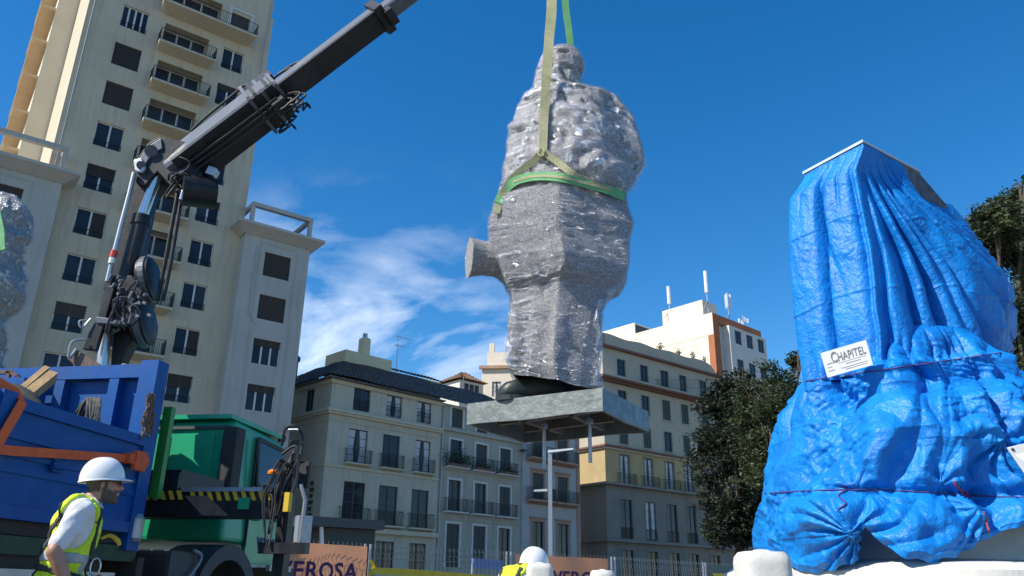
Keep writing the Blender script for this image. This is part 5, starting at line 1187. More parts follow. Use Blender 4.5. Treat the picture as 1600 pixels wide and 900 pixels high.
# hose reels: two flat dark discs and their twin lines
for (x, y, rx, ry) in ((232, 437, 17, 34), (224, 506, 18, 39)):
    mb = MB(); c = cp(x, y, .0); r = .24; ax2 = unit(np.array([.98, .05, .2])); e1 = unit(np.cross(ax2, [0, 0, 1])); e2 = np.cross(e1, ax2); Tm = np.stack([e1, e2, ax2], 1)
    mb.lathe([(.06, -.09), (.2, -.09), (.255, -.06), (.262, 0), (.255, .06), (.2, .09), (.06, .09)], c, 28, T=Tm); rl = mb.build('hose_reel', M['crane'], cr, smooth=True, ang=35)
    mb = MB(); mb.lathe([(.258, -.035), (.275, -.03), (.275, .03), (.258, .035)], c, 28, T=Tm); mb.build('reel_rim', M['crane_grey'], rl)
for dx in (0, 9):
    mb = MB(); mb.tube([cp(246+dx, 470, -.12), cp(258+dx, 410, -.12), cp(278+dx*.8, 300, -.1)], .024, 8); mb.build('steel_tube', M['crane'], cr)
rs = np.random.default_rng(5); mb = MB()
for i in range(10):
    x, y = 172+46*rs.random(), 440+60*rs.random(); mb.tube([cp(x, y, -.26), cp(x+7*rs.normal(), y-10-8*rs.random(), -.32), cp(x+9*rs.normal(), y+10*rs.normal(), -.3), cp(x+7*rs.normal(), y+24, -.24)], .010+.005*rs.random(), 6, smooth=5)
for i in range(5):
    x, y = 258+26*rs.random(), 240+50*rs.random(); mb.tube([cp(x, y, -.22), cp(x+10*rs.normal(), y-10, -.32), cp(x+14, y+14*rs.normal(), -.3), cp(x+8*rs.normal(), y+22, -.22)], .013, 6, smooth=5)
mb.build('hydraulic_hose', M['rubber'], cr)['kind'] = 'stuff'
mb = MB()
for i in range(26):
    x, y = 172+60*rs.random(), 432+80*rs.random(); c = cp(x, y, -.27); mb.beam(c, c+np.array([.03*rs.random()+.02, -.02, .05*rs.normal()]), .03, .03)
mb.build('valve_block', M['crane_grey'], cr)['kind'] = 'stuff'
mb = MB(); mb.tube([cp(120, 545, -.3), cp(108, 560, -.34), cp(112, 535, -.36), cp(132, 530, -.3)], .014, 6, smooth=5); mb.tube([cp(135, 500, -.28), cp(124, 502, -.32), cp(128, 512, -.3), cp(142, 498, -.28)], .012, 6, smooth=5); mb.tube([cp(182, 580, -.3), cp(192, 570, -.34), cp(200, 572, -.32), cp(194, 580, -.3)], .012, 6, smooth=5); mb.build('steel_hook_loop', M['metal_grey'], cr)['kind'] = 'stuff'
# jib: heavy outer box, then two telescopic stages towards the hook
J0 = cp(284, 262); JE = at(872, -186, 7.75)
J0 = np.array(J0)
def jp(px):            # point on the jib axis above a given column of the photograph
    lo, hi = 0., 1.
    for _ in range(40):
        m_ = (lo+hi)/2; P = J0+(JE-J0)*m_; dd = P-EYE; xx = 800+CAM_F*(dd@R_V)/(dd@W_)
        if xx < px: lo = m_
        else: hi = m_
    return J0+(JE-J0)*lo
jd = unit(JE-J0); jup = unit(np.array([0, 0, 1.])-jd*jd[2]); jside = np.cross(jd, jup)
j1 = jp(436); 
def jib(p0, p1, wd, ht, mt, name, ch=.22, tilt=30):
    up = jup*math.cos(R_(tilt))-jside*math.sin(R_(tilt)); mb = MB(); mb.beam(p0, p1, wd, ht, up=tuple(up), ch=ch); return mb.build(name, mt, cr)
jib(J0-jd*.1, j1, .42, .47, M['crane_grey'], 'outer_jib', .16)
up25 = jup*math.cos(R_(30))-jside*math.sin(R_(30)); sd25 = unit(np.cross(jd, up25))
mb = MB(); mb.beam(J0-up25*.21, j1-up25*.21, .435, .10, up=tuple(up25)); mb.build('jib_shade_strip', M['crane'], cr)  # black strip added to paint the jib's shaded underside
jib(jp(432), jp(594), .26, .28, M['crane_grey'], 'middle_jib', .2)
mb = MB(); mb.beam(jp(434)-up25*.12, jp(594)-up25*.12, .275, .07, up=tuple(up25)); mb.build('jib_shade_strip', M['crane'], cr)  # same painted shade under the middle stage
jib(jp(588), jp(760), .20, .22, M['crane_grey'], 'inner_jib', .2)
jib(jp(755), JE+jd*.15, .17, .19, M['crane'], 'tip_jib', .2)
mb = MB(); mb.beam(jp(588)-up25*.02, jp(599)-up25*.02, .36, .42, up=tuple(up25)); mb.build('stage_collar', M['crane'], cr)
mb = MB(); mb.beam(jp(596)-up25*.24, jp(606)-up25*.24, .2, .14, up=tuple(up25)); mb.build('sheave_block', M['crane'], cr)
mb = MB(); c = jp(578)+up25*.24; mb.tube([c, c+up25*.1-jd*.12, c+up25*.16-jd*.28, c+up25*.08-jd*.3, c+up25*.04-jd*.14], .02, 6, smooth=4); mb.build('shackle', M['crane'], cr)
# clamp stack with spread fittings between the first two stages
for i in range(5):
    p = jp(402+9*i); mb = MB(); mb.beam(p-jd*.012, p+jd*.03, .56-.03*i, .62-.03*i, up=tuple(up25), ch=.12); mb.build('hose_clamp_plate', M['crane_grey'] if i % 2 == 0 else M['crane'], cr)
mb = MB(); p = jp(418); mb.beam(p+up25*.40-jd*.14, p+up25*.40+jd*.26, .34, .30, up=tuple(up25)); mb.build('valve_housing', M['crane'], cr)
mb = MB(); p = jp(430)
for i in range(4):
    q = p+up25*(.52)+jd*(.06*i-.08)-sd25*.1+sd25*(.1*(i % 2)); mb.tube([q-up25*.1, q+up25*.10, q+up25*.14+jd*.22, q+up25*.02+jd*.42, q-up25*.12+jd*.30], .015, 6, smooth=6)
for i in range(5):
    q = p-up25*.30+jd*(.04*i-.02)-sd25*.05*(i % 3); mb.tube([q+up25*.12, q-up25*.06+jd*.12, q-up25*.2+jd*.14, q-up25*.24+jd*.0, q-up25*.12-jd*.08, q+up25*.06], .014, 6, smooth=6)
rs = np.random.default_rng(9)
for i in range(26):
    q = p+up25*(rs.normal()*.22)-sd25*.25+jd*(.16*rs.normal()-.1); mb.tube([q, q-sd25*.06+jd*.05*rs.normal()+up25*.06*rs.normal(), q-sd25*.03+jd*.1*rs.normal()+up25*.1*rs.normal(), q+up25*.08*rs.normal()], .012, 6, smooth=4)
mb.build('hydraulic_hose', M['rubber'], cr)['kind'] = 'stuff'
mb = MB()
for k3, off in enumerate((.0, .06, .12)): mb.tube([J0+jd*.35+up25*(.36+off*.5)+sd25*(.04+off), jp(345)+up25*(.32+off)+sd25*(.06+off), jp(412)+up25*(.34+off)+sd25*(.08+off)], .024-.004*k3, 8, smooth=5)
mb.build('hose_run', M['rubber'], cr)['kind'] = 'stuff'
mb = MB(); mb.cyl(J0+jd*.3+up25*.31+sd25*.02, jp(412)+up25*.31+sd25*.02, .06, n=12); mb.build('extension_cylinder', M['crane_grey'], cr)
mb = MB()
for off in (-.03, .03, .09): mb.tube([jp(300)-up25*.30+sd25*off, jp(360)-up25*.36+sd25*off, jp(430)-up25*.38+sd25*off], .018, 6)
mb.build('under_line', M['crane'], cr)['kind'] = 'stuff'
mb = MB(); p = jp(428)-up25*.4; mb.box(-.08, .08, -.08, .08, -.08, .08, lambda x, y, z: p+jd*x+sd25*y+up25*z); mb.build('line_bracket', M['crane'], cr)
mb = MB(); p = jp(310)-sd25*.2+up25*.16
mb.tube([p-jd*.12, p+up25*.08-jd*.02, p+up25*.10+jd*.1, p+up25*.02+jd*.16], [.03, .045, .05, .02], 8, smooth=4); mb.beam(p-up25*.12, p-up25*.02+jd*.12, .05, .05); mb.build('cast_bracket', M['white_metal'], cr)
mb = MB(); p = jp(331)-sd25*.1+up25*.30; mb.beam(p-up25*.16, p+up25*.2, .025, .02); mb.beam(p-jd*.07+up25*.1, p+jd*.07+up25*.1, .025, .02); mb.beam(p-jd*.06-up25*.02, p+jd*.06+up25*.0, .025, .02); mb.build('hose_guide', M['metal_grey'], cr)
for px in (366, 372):
    mb = MB(); p = jp(px)-sd25*.235; mb.cyl(p-up25*.07, p-up25*.07-sd25*.03, .035, n=10); mb.build('bolt_boss', M['crane'], cr)
mb = MB(); p = jp(379)-sd25*.226; e_ = [p-up25*.12-jd*.05, p-up25*.12+jd*.06, p+up25*.02]; mb.add(e_+[q-sd25*.004 for q in e_], [(0, 1, 2), (3, 4, 5), (0, 3, 4, 1), (1, 4, 5, 2), (2, 5, 3, 0)]); mb.build('warning_triangle', M['yellow'], cr)
# second-boom motor drum under the knuckle
mb = MB(); c = cp(304, 300, -.1); mb.cyl(c-np.array([.12, .1, .02]), c+np.array([.2, .1, .03]), .19, n=20); mb.build('winch_drum', M['crane'], cr, smooth=True, ang=40)
mb = MB(); mb.beam(cp(280, 262, -.1), cp(300, 300, -.1), .24, .3); mb.build('drum_bracket', M['crane'], cr)
mb = MB(); mb.beam(cp(326, 268, -.12), cp(338, 272, -.12), .12, .1); mb.build('junction_box', M['metal_grey'], cr)
mb = MB(); mb.tube([cp(291, 285, -.22), cp(287, 300, -.24), cp(283, 312, -.22)], .028, 8); mb.build('hose_fitting', M['chrome'], cr)
# hook and its rope at the tip
hk = thing('crane_hook', 'crane hook at the top of the slings above the statue', 'hook', TIP)
mb = MB(); mb.tube([TIP+[.0, 0, .28], TIP+[.0, 0, .12], TIP+[.07, 0, .04], TIP+[.06, 0, -.05], TIP+[-.02, 0, -.08], TIP+[-.09, 0, -.02]], [.03, .035, .045, .05, .045, .02], 10, smooth=5); mb.build('hook', M['crane_grey'], hk)
mb = MB(); mb.cyl(TIP+[0, 0, .26], JE-[0, 0, .05], .02, n=8); mb.build('wire_rope', M['dark_steel'], hk)

# ------------------------------------------------------------------ load on the bed and its lashings
ld = thing('dark_tarpaulin_heap', 'heap of dark olive tarpaulin lying in the blue truck bed', 'tarpaulin', TK(-.8, -1.2, zb))
nu, nv = 60, 40; g = []
for j in range(nv):
    for i in range(nu):
        u = -1.75+1.67*j/(nv-1); f = -2.3+2.17*i/(nu-1); e = max(0, math.sin(math.pi*j/(nv-1)))**.3*max(0, math.sin(math.pi*i/(nu-1)))**.3
        h = zb+e*(1.24+.16*math.sin(f*2.1+.4)+.35*(float(ridge(u*1.6, f*1.6, 3.3, 4, 4))-.55)); g.append(TK(u, f, h))
mb = MB(); mb.add(g, [(j*nu+i, j*nu+i+1, (j+1)*nu+i+1, (j+1)*nu+i) for j in range(nv-1) for i in range(nu-1)]); mb.build('heap', M['canvas'], ld, smooth=True)
ld['label'] = 'heap of dark olive tarpaulin lying in the blue truck bed'
for i, (a, b) in enumerate((((20, 624), (72, 580)), ((30, 630), (82, 588)))):
    pl = thing('timber_plank', ('split raw timber plank on the dark heap, upper left of the pair', 'thicker raw timber plank on the dark heap, lower of the pair')[i], 'plank', at(*a, 6.9), 'planks on the truck load')
    mb = MB(); mb.beam(at(a[0], a[1], 6.75), at(b[0], b[1], 7.15), .05+.03*i, .11, up=(.3, -.5, .6)); mb.build('board', M['wood'], pl)
cl = thing('rope_coil', 'black and beige rope coil draped over the right end of the dark heap', 'rope', at(150, 640, 7.2)); mb = MB(); rs = np.random.default_rng(3)
for i in range(11):
    x0 = 132+22*rs.random(); mb.tube([at(x0-10-12*rs.random(), 645+10*rs.random(), 7.15), at(x0-4, 628+5*rs.random(), 7.0), at(x0+4, 622+4*rs.random(), 6.98), at(x0+3, 640, 6.96), at(x0-1+3*rs.normal(), 660+6*rs.random(), 6.98), at(x0-4+6*rs.normal(), 664, 7.0)], .012, 6, smooth=4)
mb.build('loops', M['rope'], cl)
ch = thing('hanging_chain', 'rusty chain bunch hanging beside the blue corner post', 'chain', at(232, 622, 7.45)); mb = MB(); rs = np.random.default_rng(8)
for s_ in range(6):
    for i in range(14):
        f = i/13; c = at(234-12*f+s_*2.2*(.4+f)+rs.normal()*.8, 620+62*f*(.75+.25*rs.random()), 7.40+.02*s_); a2 = rs.random()*3
        pts = [c+np.array([.02*math.cos(q)*math.cos(a2), .02*math.cos(q)*math.sin(a2), .032*math.sin(q)]) for q in np.linspace(0, 6.28, 9)]; mb.tube(pts, .007, 5, caps=False)
mb.build('links', M['rusty'], ch)['kind'] = 'stuff'
lr = thing('red_rack_frame', 'small red brown steel frame standing above the bed at the left edge', 'frame', at(10, 590, 7.6)); mb = MB()
for a, b in (((-10, 583), (14, 581)), ((14, 581), (11, 600)), ((14, 579), (28, 588)), ((28, 588), (27, 602))): mb.beam(at(*a, 7.55), at(*b, 7.55), .035, .035, up=(0, 1, 0))
mb.build('frame_bar', M['rusty'], lr)
def lash(name, label, pts, wd, nrm):
    o = thing(name, label, 'strap', pts[0], 'orange lashing straps'); mb = MB(); mb.ribbon(pts, wd, nrm, .008); mb.build('webbing', M['orange'], o); return o
P = [TK(.065, f, z) for f, z in ((-3.4, 1.72), (-1.8, 1.80), (-.62, 1.93), (-.22, 1.985))]
o = lash('lashing_strap', 'long orange strap running across the blue side board behind the worker', [TK(.07, -2.6, 1.80), TK(.07, -1.75, 1.86), TK(.06, -.35, 2.02)], .07, Tr)
mb = MB(); mb.box(.05, .12, -.42, -.14, 1.97, 2.06, TK); mb.box(.1, .14, -.36, -.2, 1.92, 2.09, TK); mb.build('ratchet', M['orange'], o)
lash('lashing_strap', 'short orange strap hanging over the blue board at the left edge', [TK(-.3, -2.4, 2.55), TK(.02, -1.78, 2.28), TK(.07, -1.75, 2.22), TK(.075, -1.95, 1.75), TK(.075, -2.05, 1.5)], .085, Tr)

# ------------------------------------------------------------------ monument under a blue tarpaulin, on its white stone pedestal
CT = np.array([3.80, 7.36])
ped = thing('monument_pedestal', 'white stone monument pedestal showing under the hem of the blue tarpaulin', 'pedestal', (CT[0], CT[1], 0))
PX = np.array([3.75, 7.75])
mb = MB(); nn = 64
def sq(r, a, p=3.2): return r/(abs(math.cos(a-.5))**p+abs(math.sin(a-.5))**p)**(1/p)
prof = [(1.62, 0), (1.62, .30), (1.52, .36), (1.52, .72), (1.44, .80), (1.40, .92), (1.52, 1.0), (1.50, 1.14), (1.42, 1.19), (1.26, 1.24), (1.18, 1.34), (1.12, 1.6)]
vs = []
for r, z in prof:
    for j in range(nn):
        a = 2*math.pi*j/nn; q = sq(r, a)*(1+.02*math.cos(a*6)); vs.append((PX[0]+q*math.cos(a), PX[1]+(.85+.27*(r > 1.3))*q*math.sin(a), z))
mb.add(vs, [(i*nn+j, i*nn+(j+1) % nn, (i+1)*nn+(j+1) % nn, (i+1)*nn+j) for i in range(len(prof)-1) for j in range(nn)]+[tuple(range((len(prof)-1)*nn, len(prof)*nn))]); mb.build('pedestal_block', M['stone_dirty'], ped, smooth=True, ang=30)
for (px, py, r) in ((1352, 872, .42), (1545, 852, .46)):
    c = at(px, py, 6.95); mb = MB(); vs = []; k2 = [(.0, 1.12), (.5, 1.1), (.8, 1.0), (.93, .84), (1.0, .5), (1.02, .1)]
    for zf, q in k2:
        for j in range(40): a = 2*math.pi*j/40; vs.append((c[0]+r*q*math.cos(a), c[1]+.35+r*.8*q*math.sin(a), c[2]*zf+.05))
    mb.add(vs, [(i*40+j, i*40+(j+1) % 40, (i+1)*40+(j+1) % 40, (i+1)*40+j) for i in range(5) for j in range(40)]+[tuple(range(200, 240))]); mb.build('scroll_buttress', M['stone_dirty'], ped, smooth=True, ang=40)

tp = thing('blue_tarpaulin', 'bright blue tarpaulin tied over a tall monument, bunched at the waist and hem', 'tarpaulin', (CT[0], CT[1], 1.0))
crn = [np.array(q[:2]) for q in (atz(1348, 220, 5.0), atz(1480, 290, 5.0))]; lft = np.array(atz(1255, 270, 5.0)[:2]); far = lft+crn[1]-crn[0]
RECT = [crn[0], crn[1], far, lft]
def rect_r(phi, c):
    d = np.stack([np.cos(phi), np.sin(phi)], -1); best = np.full(phi.shape, 1e9)
    for a, b in zip(RECT, RECT[1:]+RECT[:1]):
        e = b-a; nrm = np.array([e[1], -e[0]]); den = d@nrm; tt = ((a-c)@nrm)/np.where(abs(den) < 1e-9, 1e-9, den); best = np.where((tt > 0), np.minimum(best, tt), best)
    return best
def sheet(rowsx, NU, NVv, topz, blend, depth, n_exp, fold_fn, name, parent, hem=None, cap=False, yc=None, drop=None, fitw=None):
    """rowsx: (z, xl, xr) silhouettes at the monument's axis depth"""
    # angle grid denser towards the street side
    q = np.linspace(0, 1, NU, endpoint=False); phi = -math.pi/2+2*math.pi*(q-.5); phi = phi+.0
    v = np.linspace(0, 1, NVv); PH, VVv = np.meshgrid(phi, v)
    z0 = topz-(drop(PH) if drop is not None else 0); zb_ = hem(PH) if hem is not None else np.full(PH.shape, rowsx[-1][0])
    Zz = z0+(zb_-z0)*VVv
    zs2 = [r[0] for r in rowsx][::-1]; XL = np.interp(Zz, zs2, [r[1] for r in rowsx][::-1]); XR = np.interp(Zz, zs2, [r[2] for r in rowsx][::-1])
    cxx = (XL+XR)/2; hxx = (XR-XL)/2; dp = np.interp(Zz, *depth)
    n_ = n_exp; cth, sth = np.cos(PH), np.sin(PH)
    rr = 1/((abs(cth)/hxx)**n_+(abs(sth)/dp)**n_)**(1/n_)
    yc_ = CT[1] if yc is None else yc
    Xx, Yy = cxx+rr*cth, yc_+rr*sth
    if blend is not None:
        c = np.mean(RECT, axis=0); rt = rect_r(PH, c)*(1+.36*np.clip(VVv*1.25, 0, 1)**.8*(.62+.38*np.cos(PH-.3))); cs_ = np.clip(VVv, 0, 1)*.06; Xt, Yt = c[0]+cs_+rt*cth, c[1]+rt*sth; w_ = blend(VVv, PH); Xx = Xt*w_+Xx*(1-w_); Yy = Yt*w_+Yy*(1-w_)
    d = fold_fn(PH, VVv, Xx, Yy, Zz)
    Nx, Ny = cth, sth*1.0
    Xx = Xx+Nx*d; Yy = Yy+Ny*d
    if fitw:
        f_ = fit_rows(Xx, Yy, XL, XR); a0, a1, b0_, b1_ = Xx.min(1), Xx.max(1), f_.min(1), f_.max(1); sc = (b1_-b0_)/(a1-a0); sh2 = b0_-a0*sc
        kk_ = np.ones(31)/31; pd = lambda q: np.convolve(np.pad(q, 15, mode='edge'), kk_, mode='valid'); sc, sh2 = pd(sc)[:, None], pd(sh2)[:, None]
        Xx = Xx+(Xx*sc+sh2-Xx)*fitw(VVv)
    Vv = np.stack([Xx, Yy, Zz], -1).reshape(-1, 3)
    i = np.arange(NVv-1)[:, None]*NU; j = np.arange(NU)[None, :]; j2 = (j+1) % NU
    Ff = np.stack([i+j, i+NU+j, i+NU+j2, i+j2], -1).reshape(-1, 4)
    if cap:
        Vv = np.vstack([Vv, [[np.mean(Xx[0]), np.mean(Yy[0]), topz+.02]]]); kcap = len(Vv)-1
        Ff = np.vstack([Ff, [[jj, (jj+1) % NU, kcap, kcap] for jj in range(0)] or np.zeros((0, 4), int)])
        tri = [(jj, (jj+1) % NU, kcap) for jj in range(NU)]
    base = WL[parent.name]; me = bpy.data.meshes.new(name); faces = [tuple(f) for f in Ff.tolist()]+(tri if cap else [])
    me.from_pydata((Vv-np.array(base)).tolist(), [], faces); me.materials.append(M['tarp']); me.polygons.foreach_set('use_smooth', [True]*len(faces)); me.update()
    o = link(name, me, parent); return o, BVHTree.FromPolygons(Vv.tolist(), faces)
YT = 7.36
def zx(px, py): p = at(px, py, YT); return p[2], p[0]
def mk(rows):
    o = []
    for (yl, l, r) in rows: o.append((at((l+r)/2, yl, YT)[2], at(l, yl, YT)[0], at(r, yl, YT)[0]))
    return o
up = mk([(230, 1258, 1450), (300, 1238, 1485), (350, 1236, 1525), (400, 1236, 1552), (450, 1239, 1570), (500, 1245, 1574), (545, 1253, 1572), (600, 1262, 1566)])
def fit_rows(Xx, Yy, XL, XR, rows_ok=None):
    """widen or narrow every ring so that its outline has the drawn width at its own height"""
    for _ in range(3):
        tq = Xx/Yy; a, b = tq.min(1, keepdims=True), tq.max(1, keepdims=True); tl, tr_ = XL[:, :1]/YT, XR[:, :1]/YT
        sc = (tr_-tl)/(b-a); c = (Xx.min(1, keepdims=True)+Xx.max(1, keepdims=True))/2; ym = Yy.mean(1, keepdims=True)
        Xx = c+(Xx-c)*sc; tq = Xx/Yy; a, b = tq.min(1, keepdims=True), tq.max(1, keepdims=True); Xx = Xx+((tl+tr_)-(a+b))/2*ym
    return Xx
PN = math.atan2(crn[0][1]-CT[1], crn[0][0]-CT[0])        # heading of the street corner
def crease(t, sharp=3.0): return (np.abs(np.sin(t))**(1/sharp))
def pleat(t, p=1.7): return (1-np.abs(np.sin(t)))**p
def up_fold(PH, V_, X, Y, Z):
    w = (PH-PN); fan = w/(.10+V_*1.15); amp = np.clip(V_*4.5, 0, 1)
    pm = np.clip((vn(X*2.1, Y*2.1, Z*1.5, 51)-.35)*2.6, 0, 1)
    wob = .25*np.sin(V_*4+1)+.5*(vn(PH*3, V_*3, 2.2, 9)-.5)
    right = np.clip(w*12, 0, 1)*np.clip((1.05-fan)*4, 0, 1)
    d = -.21*pleat(fan*9.5+wob+.2, 1.1)*right*np.clip(V_*2.6-.10, 0, 1)*(.6+.6*vn(fan*2.2, V_*.5, 5.1, 4))
    far_ = np.clip((fan-.85)*3, 0, 1)*np.clip(w*5, 0, 1)
    d = d-.10*pleat(fan*4.2+wob*1.3+1.1, 3.0)*far_*amp*vn(fan*1.3, V_*.8, 3.3, 6)*1.6
    left = np.clip(-w*9, 0, 1)
    d = d-.13*pleat(PH*7.3+.5*wob+.35*V_, 5.0)*left*amp*np.clip((vn(PH*2.3, V_*1.5, 1.7, 12)-.36)*3, 0, 1)
    d = d-.05*pleat(PH*19+wob*2+1.3*V_, 3.0)*left*amp*np.clip((vn(PH*4.3, V_*2.2, 6.7, 14)-.4)*3, 0, 1)
    d = d-.08*np.exp(-((w-.05)/.030)**2)*np.clip((V_-.08)*5, 0, 1)
    d = d-.08*np.exp(-((w+.36+.10*np.sin(V_*6))/.045)**2)*np.exp(-((V_-.30)/.2)**2)
    d = d+.060*(crumple(X, Y, Z*.35, 2.0, 21)-.5)+(.35+1.3*pm)*(.026*(crumple(X, Y, Z*.5, 5.0, 22)-.5)+.012*(crumple(X, Y, Z*.8, 11, 23)-.5)+.005*(crumple(X, Y, Z, 24, 24)-.5))
    for q in (.33, .67): d = d+.007*np.exp(-((V_-q-.01*np.sin(PH*6))/.006)**2)          # welded seams
    bot = np.clip((V_-.84)/.16, 0, 1)
    return d-.07*bot*pleat(PH*15+2*np.sin(PH*7), 1.2)
def up_blend(V_, PH): return .60+.40*np.clip(1-V_/.22, 0, 1)
zl_, zr_ = at(1250, 592, 6.95)[2], at(1582, 548, 6.95)[2]
def up_hem(PH): return np.clip(zl_+(np.cos(PH)+.85)/1.7*(zr_-zl_), min(zl_, zr_)-.1, max(zl_, zr_)+.1)+.02*np.sin(PH*9)-.02
def up_drop(PH): return .03+.30*np.clip((PH-PN-.7)/.9, 0, 1)*np.clip((2.6-(PH-PN))*2, 0, 1)
up = mk([(230, 1256, 1470), (300, 1236, 1494), (350, 1233, 1525), (400, 1233, 1560), (440, 1236, 1582), (500, 1241, 1590), (545, 1248, 1588), (600, 1256, 1580)])
us_, UB = sheet(up, 620, 300, 5.0, up_blend, ([2.3, 3.2, 4.2, 5.0], [.80, .88, .82, .6]), 2.15, up_fold, 'upper_sheet', tp, up_hem, cap=False, drop=up_drop, fitw=lambda v: np.clip(v*9-.1, 0, 1))
lo = mk([(520, 1290, 1500), (550, 1284, 1520), (575, 1268, 1560), (595, 1246, 1590), (612, 1232, 1612), (635, 1217, 1640), (660, 1206, 1658), (700, 1199, 1672), (740, 1193, 1684), (765, 1191, 1688), (775, 1189, 1690), (800, 1180, 1700), (840, 1174, 1706), (870, 1184, 1706), (910, 1200, 1700)])
hp = [(1172, 858), (1195, 882), (1215, 893), (1255, 889), (1290, 879), (1304, 862), (1313, 838), (1322, 826), (1332, 838), (1345, 855), (1380, 876), (1420, 882), (1480, 871), (1530, 856), (1570, 841), (1610, 826), (1680, 815)]
def lo_hem(PH):
    """hem height: each heading of the street side meets a drawn hem line"""
    hx_ = (lo[-3][2]-lo[-3][1])/2; cx_ = (lo[-3][2]+lo[-3][1])/2; x = cx_+hx_*np.cos(PH)*.97; yy = np.interp(np.sin(PH), [-1, 0, 1], [6.35, 7.3, 8.4])
    px = 800+CAM_F*x/(yy*.985); hz = [at(p[0], p[1], 6.5)[2] for p in hp]
    z = np.interp(px, [p[0] for p in hp], hz); return np.where(np.sin(PH) < .1, z, 1.15)+.01*np.sin(PH*40)
zt_ = at(1400, 560, YT)[2]+.12
KN = [(at(1302, 838, 6.6), .55, 13, .085), (at(1573, 700, 6.6), .9, 9, .06), (at(1322, 770, 6.6), .42, 9, .04), (at(1505, 800, 6.5), .4, 10, .045), (at(1470, 765, 6.5), .3, 7, .035)]
def lo_fold(PH, V_, X, Y, Z):
    w = PH-PN; fr = np.clip(-np.sin(PH)*2, 0, 1); wob = .8*(vn(PH*2.5, V_*2.5, 1.2, 19)-.5)
    pm = np.clip((vn(X*1.9, Y*1.9, Z*1.9, 61)-.38)*2.6, 0, 1)
    gat = np.clip(1-(V_-.04)/.70, 0, 1)*np.clip(V_*7, 0, 1)
    d = -.22*pleat(PH*4.6-2.0*V_+wob*1.6, 3.2)*gat*np.clip((vn(PH*1.9, V_*1.2, 3.7, 21)-.25)*2.2, 0, 1)
    d = d-.09*pleat(PH*13+1.5*V_+wob*2.2, 2.4)*gat*np.clip((vn(PH*3.1, V_*2.0, 8.7, 22)-.3)*2.5, 0, 1)
    d = d+.08*(fbm(X*1.5, Y*1.5, Z*1.7, 2, 35)-.4)*np.clip(V_*5, 0, 1)
    cr_ = np.clip(V_*6, 0, 1)
    d = d+cr_*(.36*(crumple(X+Z*.5, Y, Z-X*.45, 1.15, 31)-.5)+.15*(crumple(X+Z*.4, Y, Z*.8-X*.4, 2.6, 32)-.5)+(.4+1.4*pm)*(.046*(crumple(X+Z*.2, Y, Z, 5.5, 33)-.5)+.018*(crumple(X, Y, Z, 11, 34)-.5)+.006*(crumple(X, Y, Z, 24, 36)-.5)))
    zro = zl_+(X-2.55)/2.3*(zr_-zl_)-.06
    d = d+.05*np.exp(-((Z-zro)/.05)**2)*np.clip(V_*9, 0, 1)*fr-.10*np.exp(-((Z-zro+.20)/.10)**2)*fr
    zt2 = at(1300, 772, 6.6)[2]-.05*(X-2.6)*.3
    d = d-.09*np.exp(-((Z-zt2)/.045)**2)*fr+.06*np.exp(-((Z-zt2+.2)/.16)**2)*fr
    for c, rad, kq, am in KN:
        dx, dz = X-c[0], Z-c[2]; r = np.sqrt(dx*dx+dz*dz); an = np.arctan2(dz, dx); d = d-am*np.exp(-(r/rad)**2)*(.4+(1-np.abs(np.sin(an*kq/2+np.sin(r*7)+2.4*vn(an*1.1+kq, r*2, c[0], 71))))*(.25+1.3*vn(an*1.7, r*3, c[2], 72)))*np.clip(r/.08, .3, 1)*fr
    d = d-.06*np.clip((V_-.93)/.07, 0, 1)**2+.010*np.exp(-((V_-.975)/.006)**2)+.007*np.exp(-((V_-.42-.015*np.sin(PH*5))/.006)**2)
    for q in (-2.3, -1.35, -.6): d = d+.007*np.exp(-((PH-q-.03*np.sin(V_*6))/.006)**2)
    return d
ls_, LB = sheet(lo, 720, 330, zt_, None, ([.9, 1.3, 1.9, 2.3, 2.62, 2.8, 2.95, 3.2], [1.30, 1.34, 1.27, 1.2, 1.08, .92, .78, .66]), 2.2, lo_fold, 'lower_sheet', tp, lo_hem, fitw=lambda v: np.clip(v*6-.3, 0, 1))
def on_tarp(px, py, off=.015):
    d = Vector(tuple(ray(px, py))); d.normalize(); hits = [b.ray_cast(Vector(tuple(EYE)), d) for b in (UB, LB)]; hits = [h for h in hits if h[0] is not None]
    if not hits: return at(px, py, 6.5)
    h = min(hits, key=lambda q: q[3]); return np.array(h[0])-np.array(d)*off
cq = np.mean(RECT, axis=0); RI = [tuple(cq+(np.array(q)-cq)*f_) for q, f_ in zip(RECT, (.72, .95, .95, .8))]
RTp = [RECT[0], lerp(RECT[0], RECT[1], .66), lerp(RECT[3], RECT[2], .66), RECT[3]]
mb = MB(); lo4 = [(*q, 4.2) for q in RI]; md4 = [(*(cq+(np.array(q)-cq)*f_), 4.66) for q, f_ in zip(RECT, (.8, 1.03, 1.0, .8))]; hi4 = [(*(np.mean(RTp, axis=0)+(np.array(q)-np.mean(RTp, axis=0))*.97), 4.985) for q in RTp]
mb.add(lo4+md4+hi4, [(3, 2, 1, 0), (8, 9, 10, 11)]+[(i+o_, (i+1) % 4+o_, (i+1) % 4+4+o_, i+4+o_) for o_ in (0, 4) for i in range(4)]); mb.build('wrapped_crate', M['crate'], tp)
mb = MB(); ct_ = np.mean(RTp, axis=0); mb.prism([tuple(ct_+(np.array(q)-ct_)*1.012) for q in RTp], 4.985, 5.012); mb.build('top_board', M['pale_sheet'], tp)
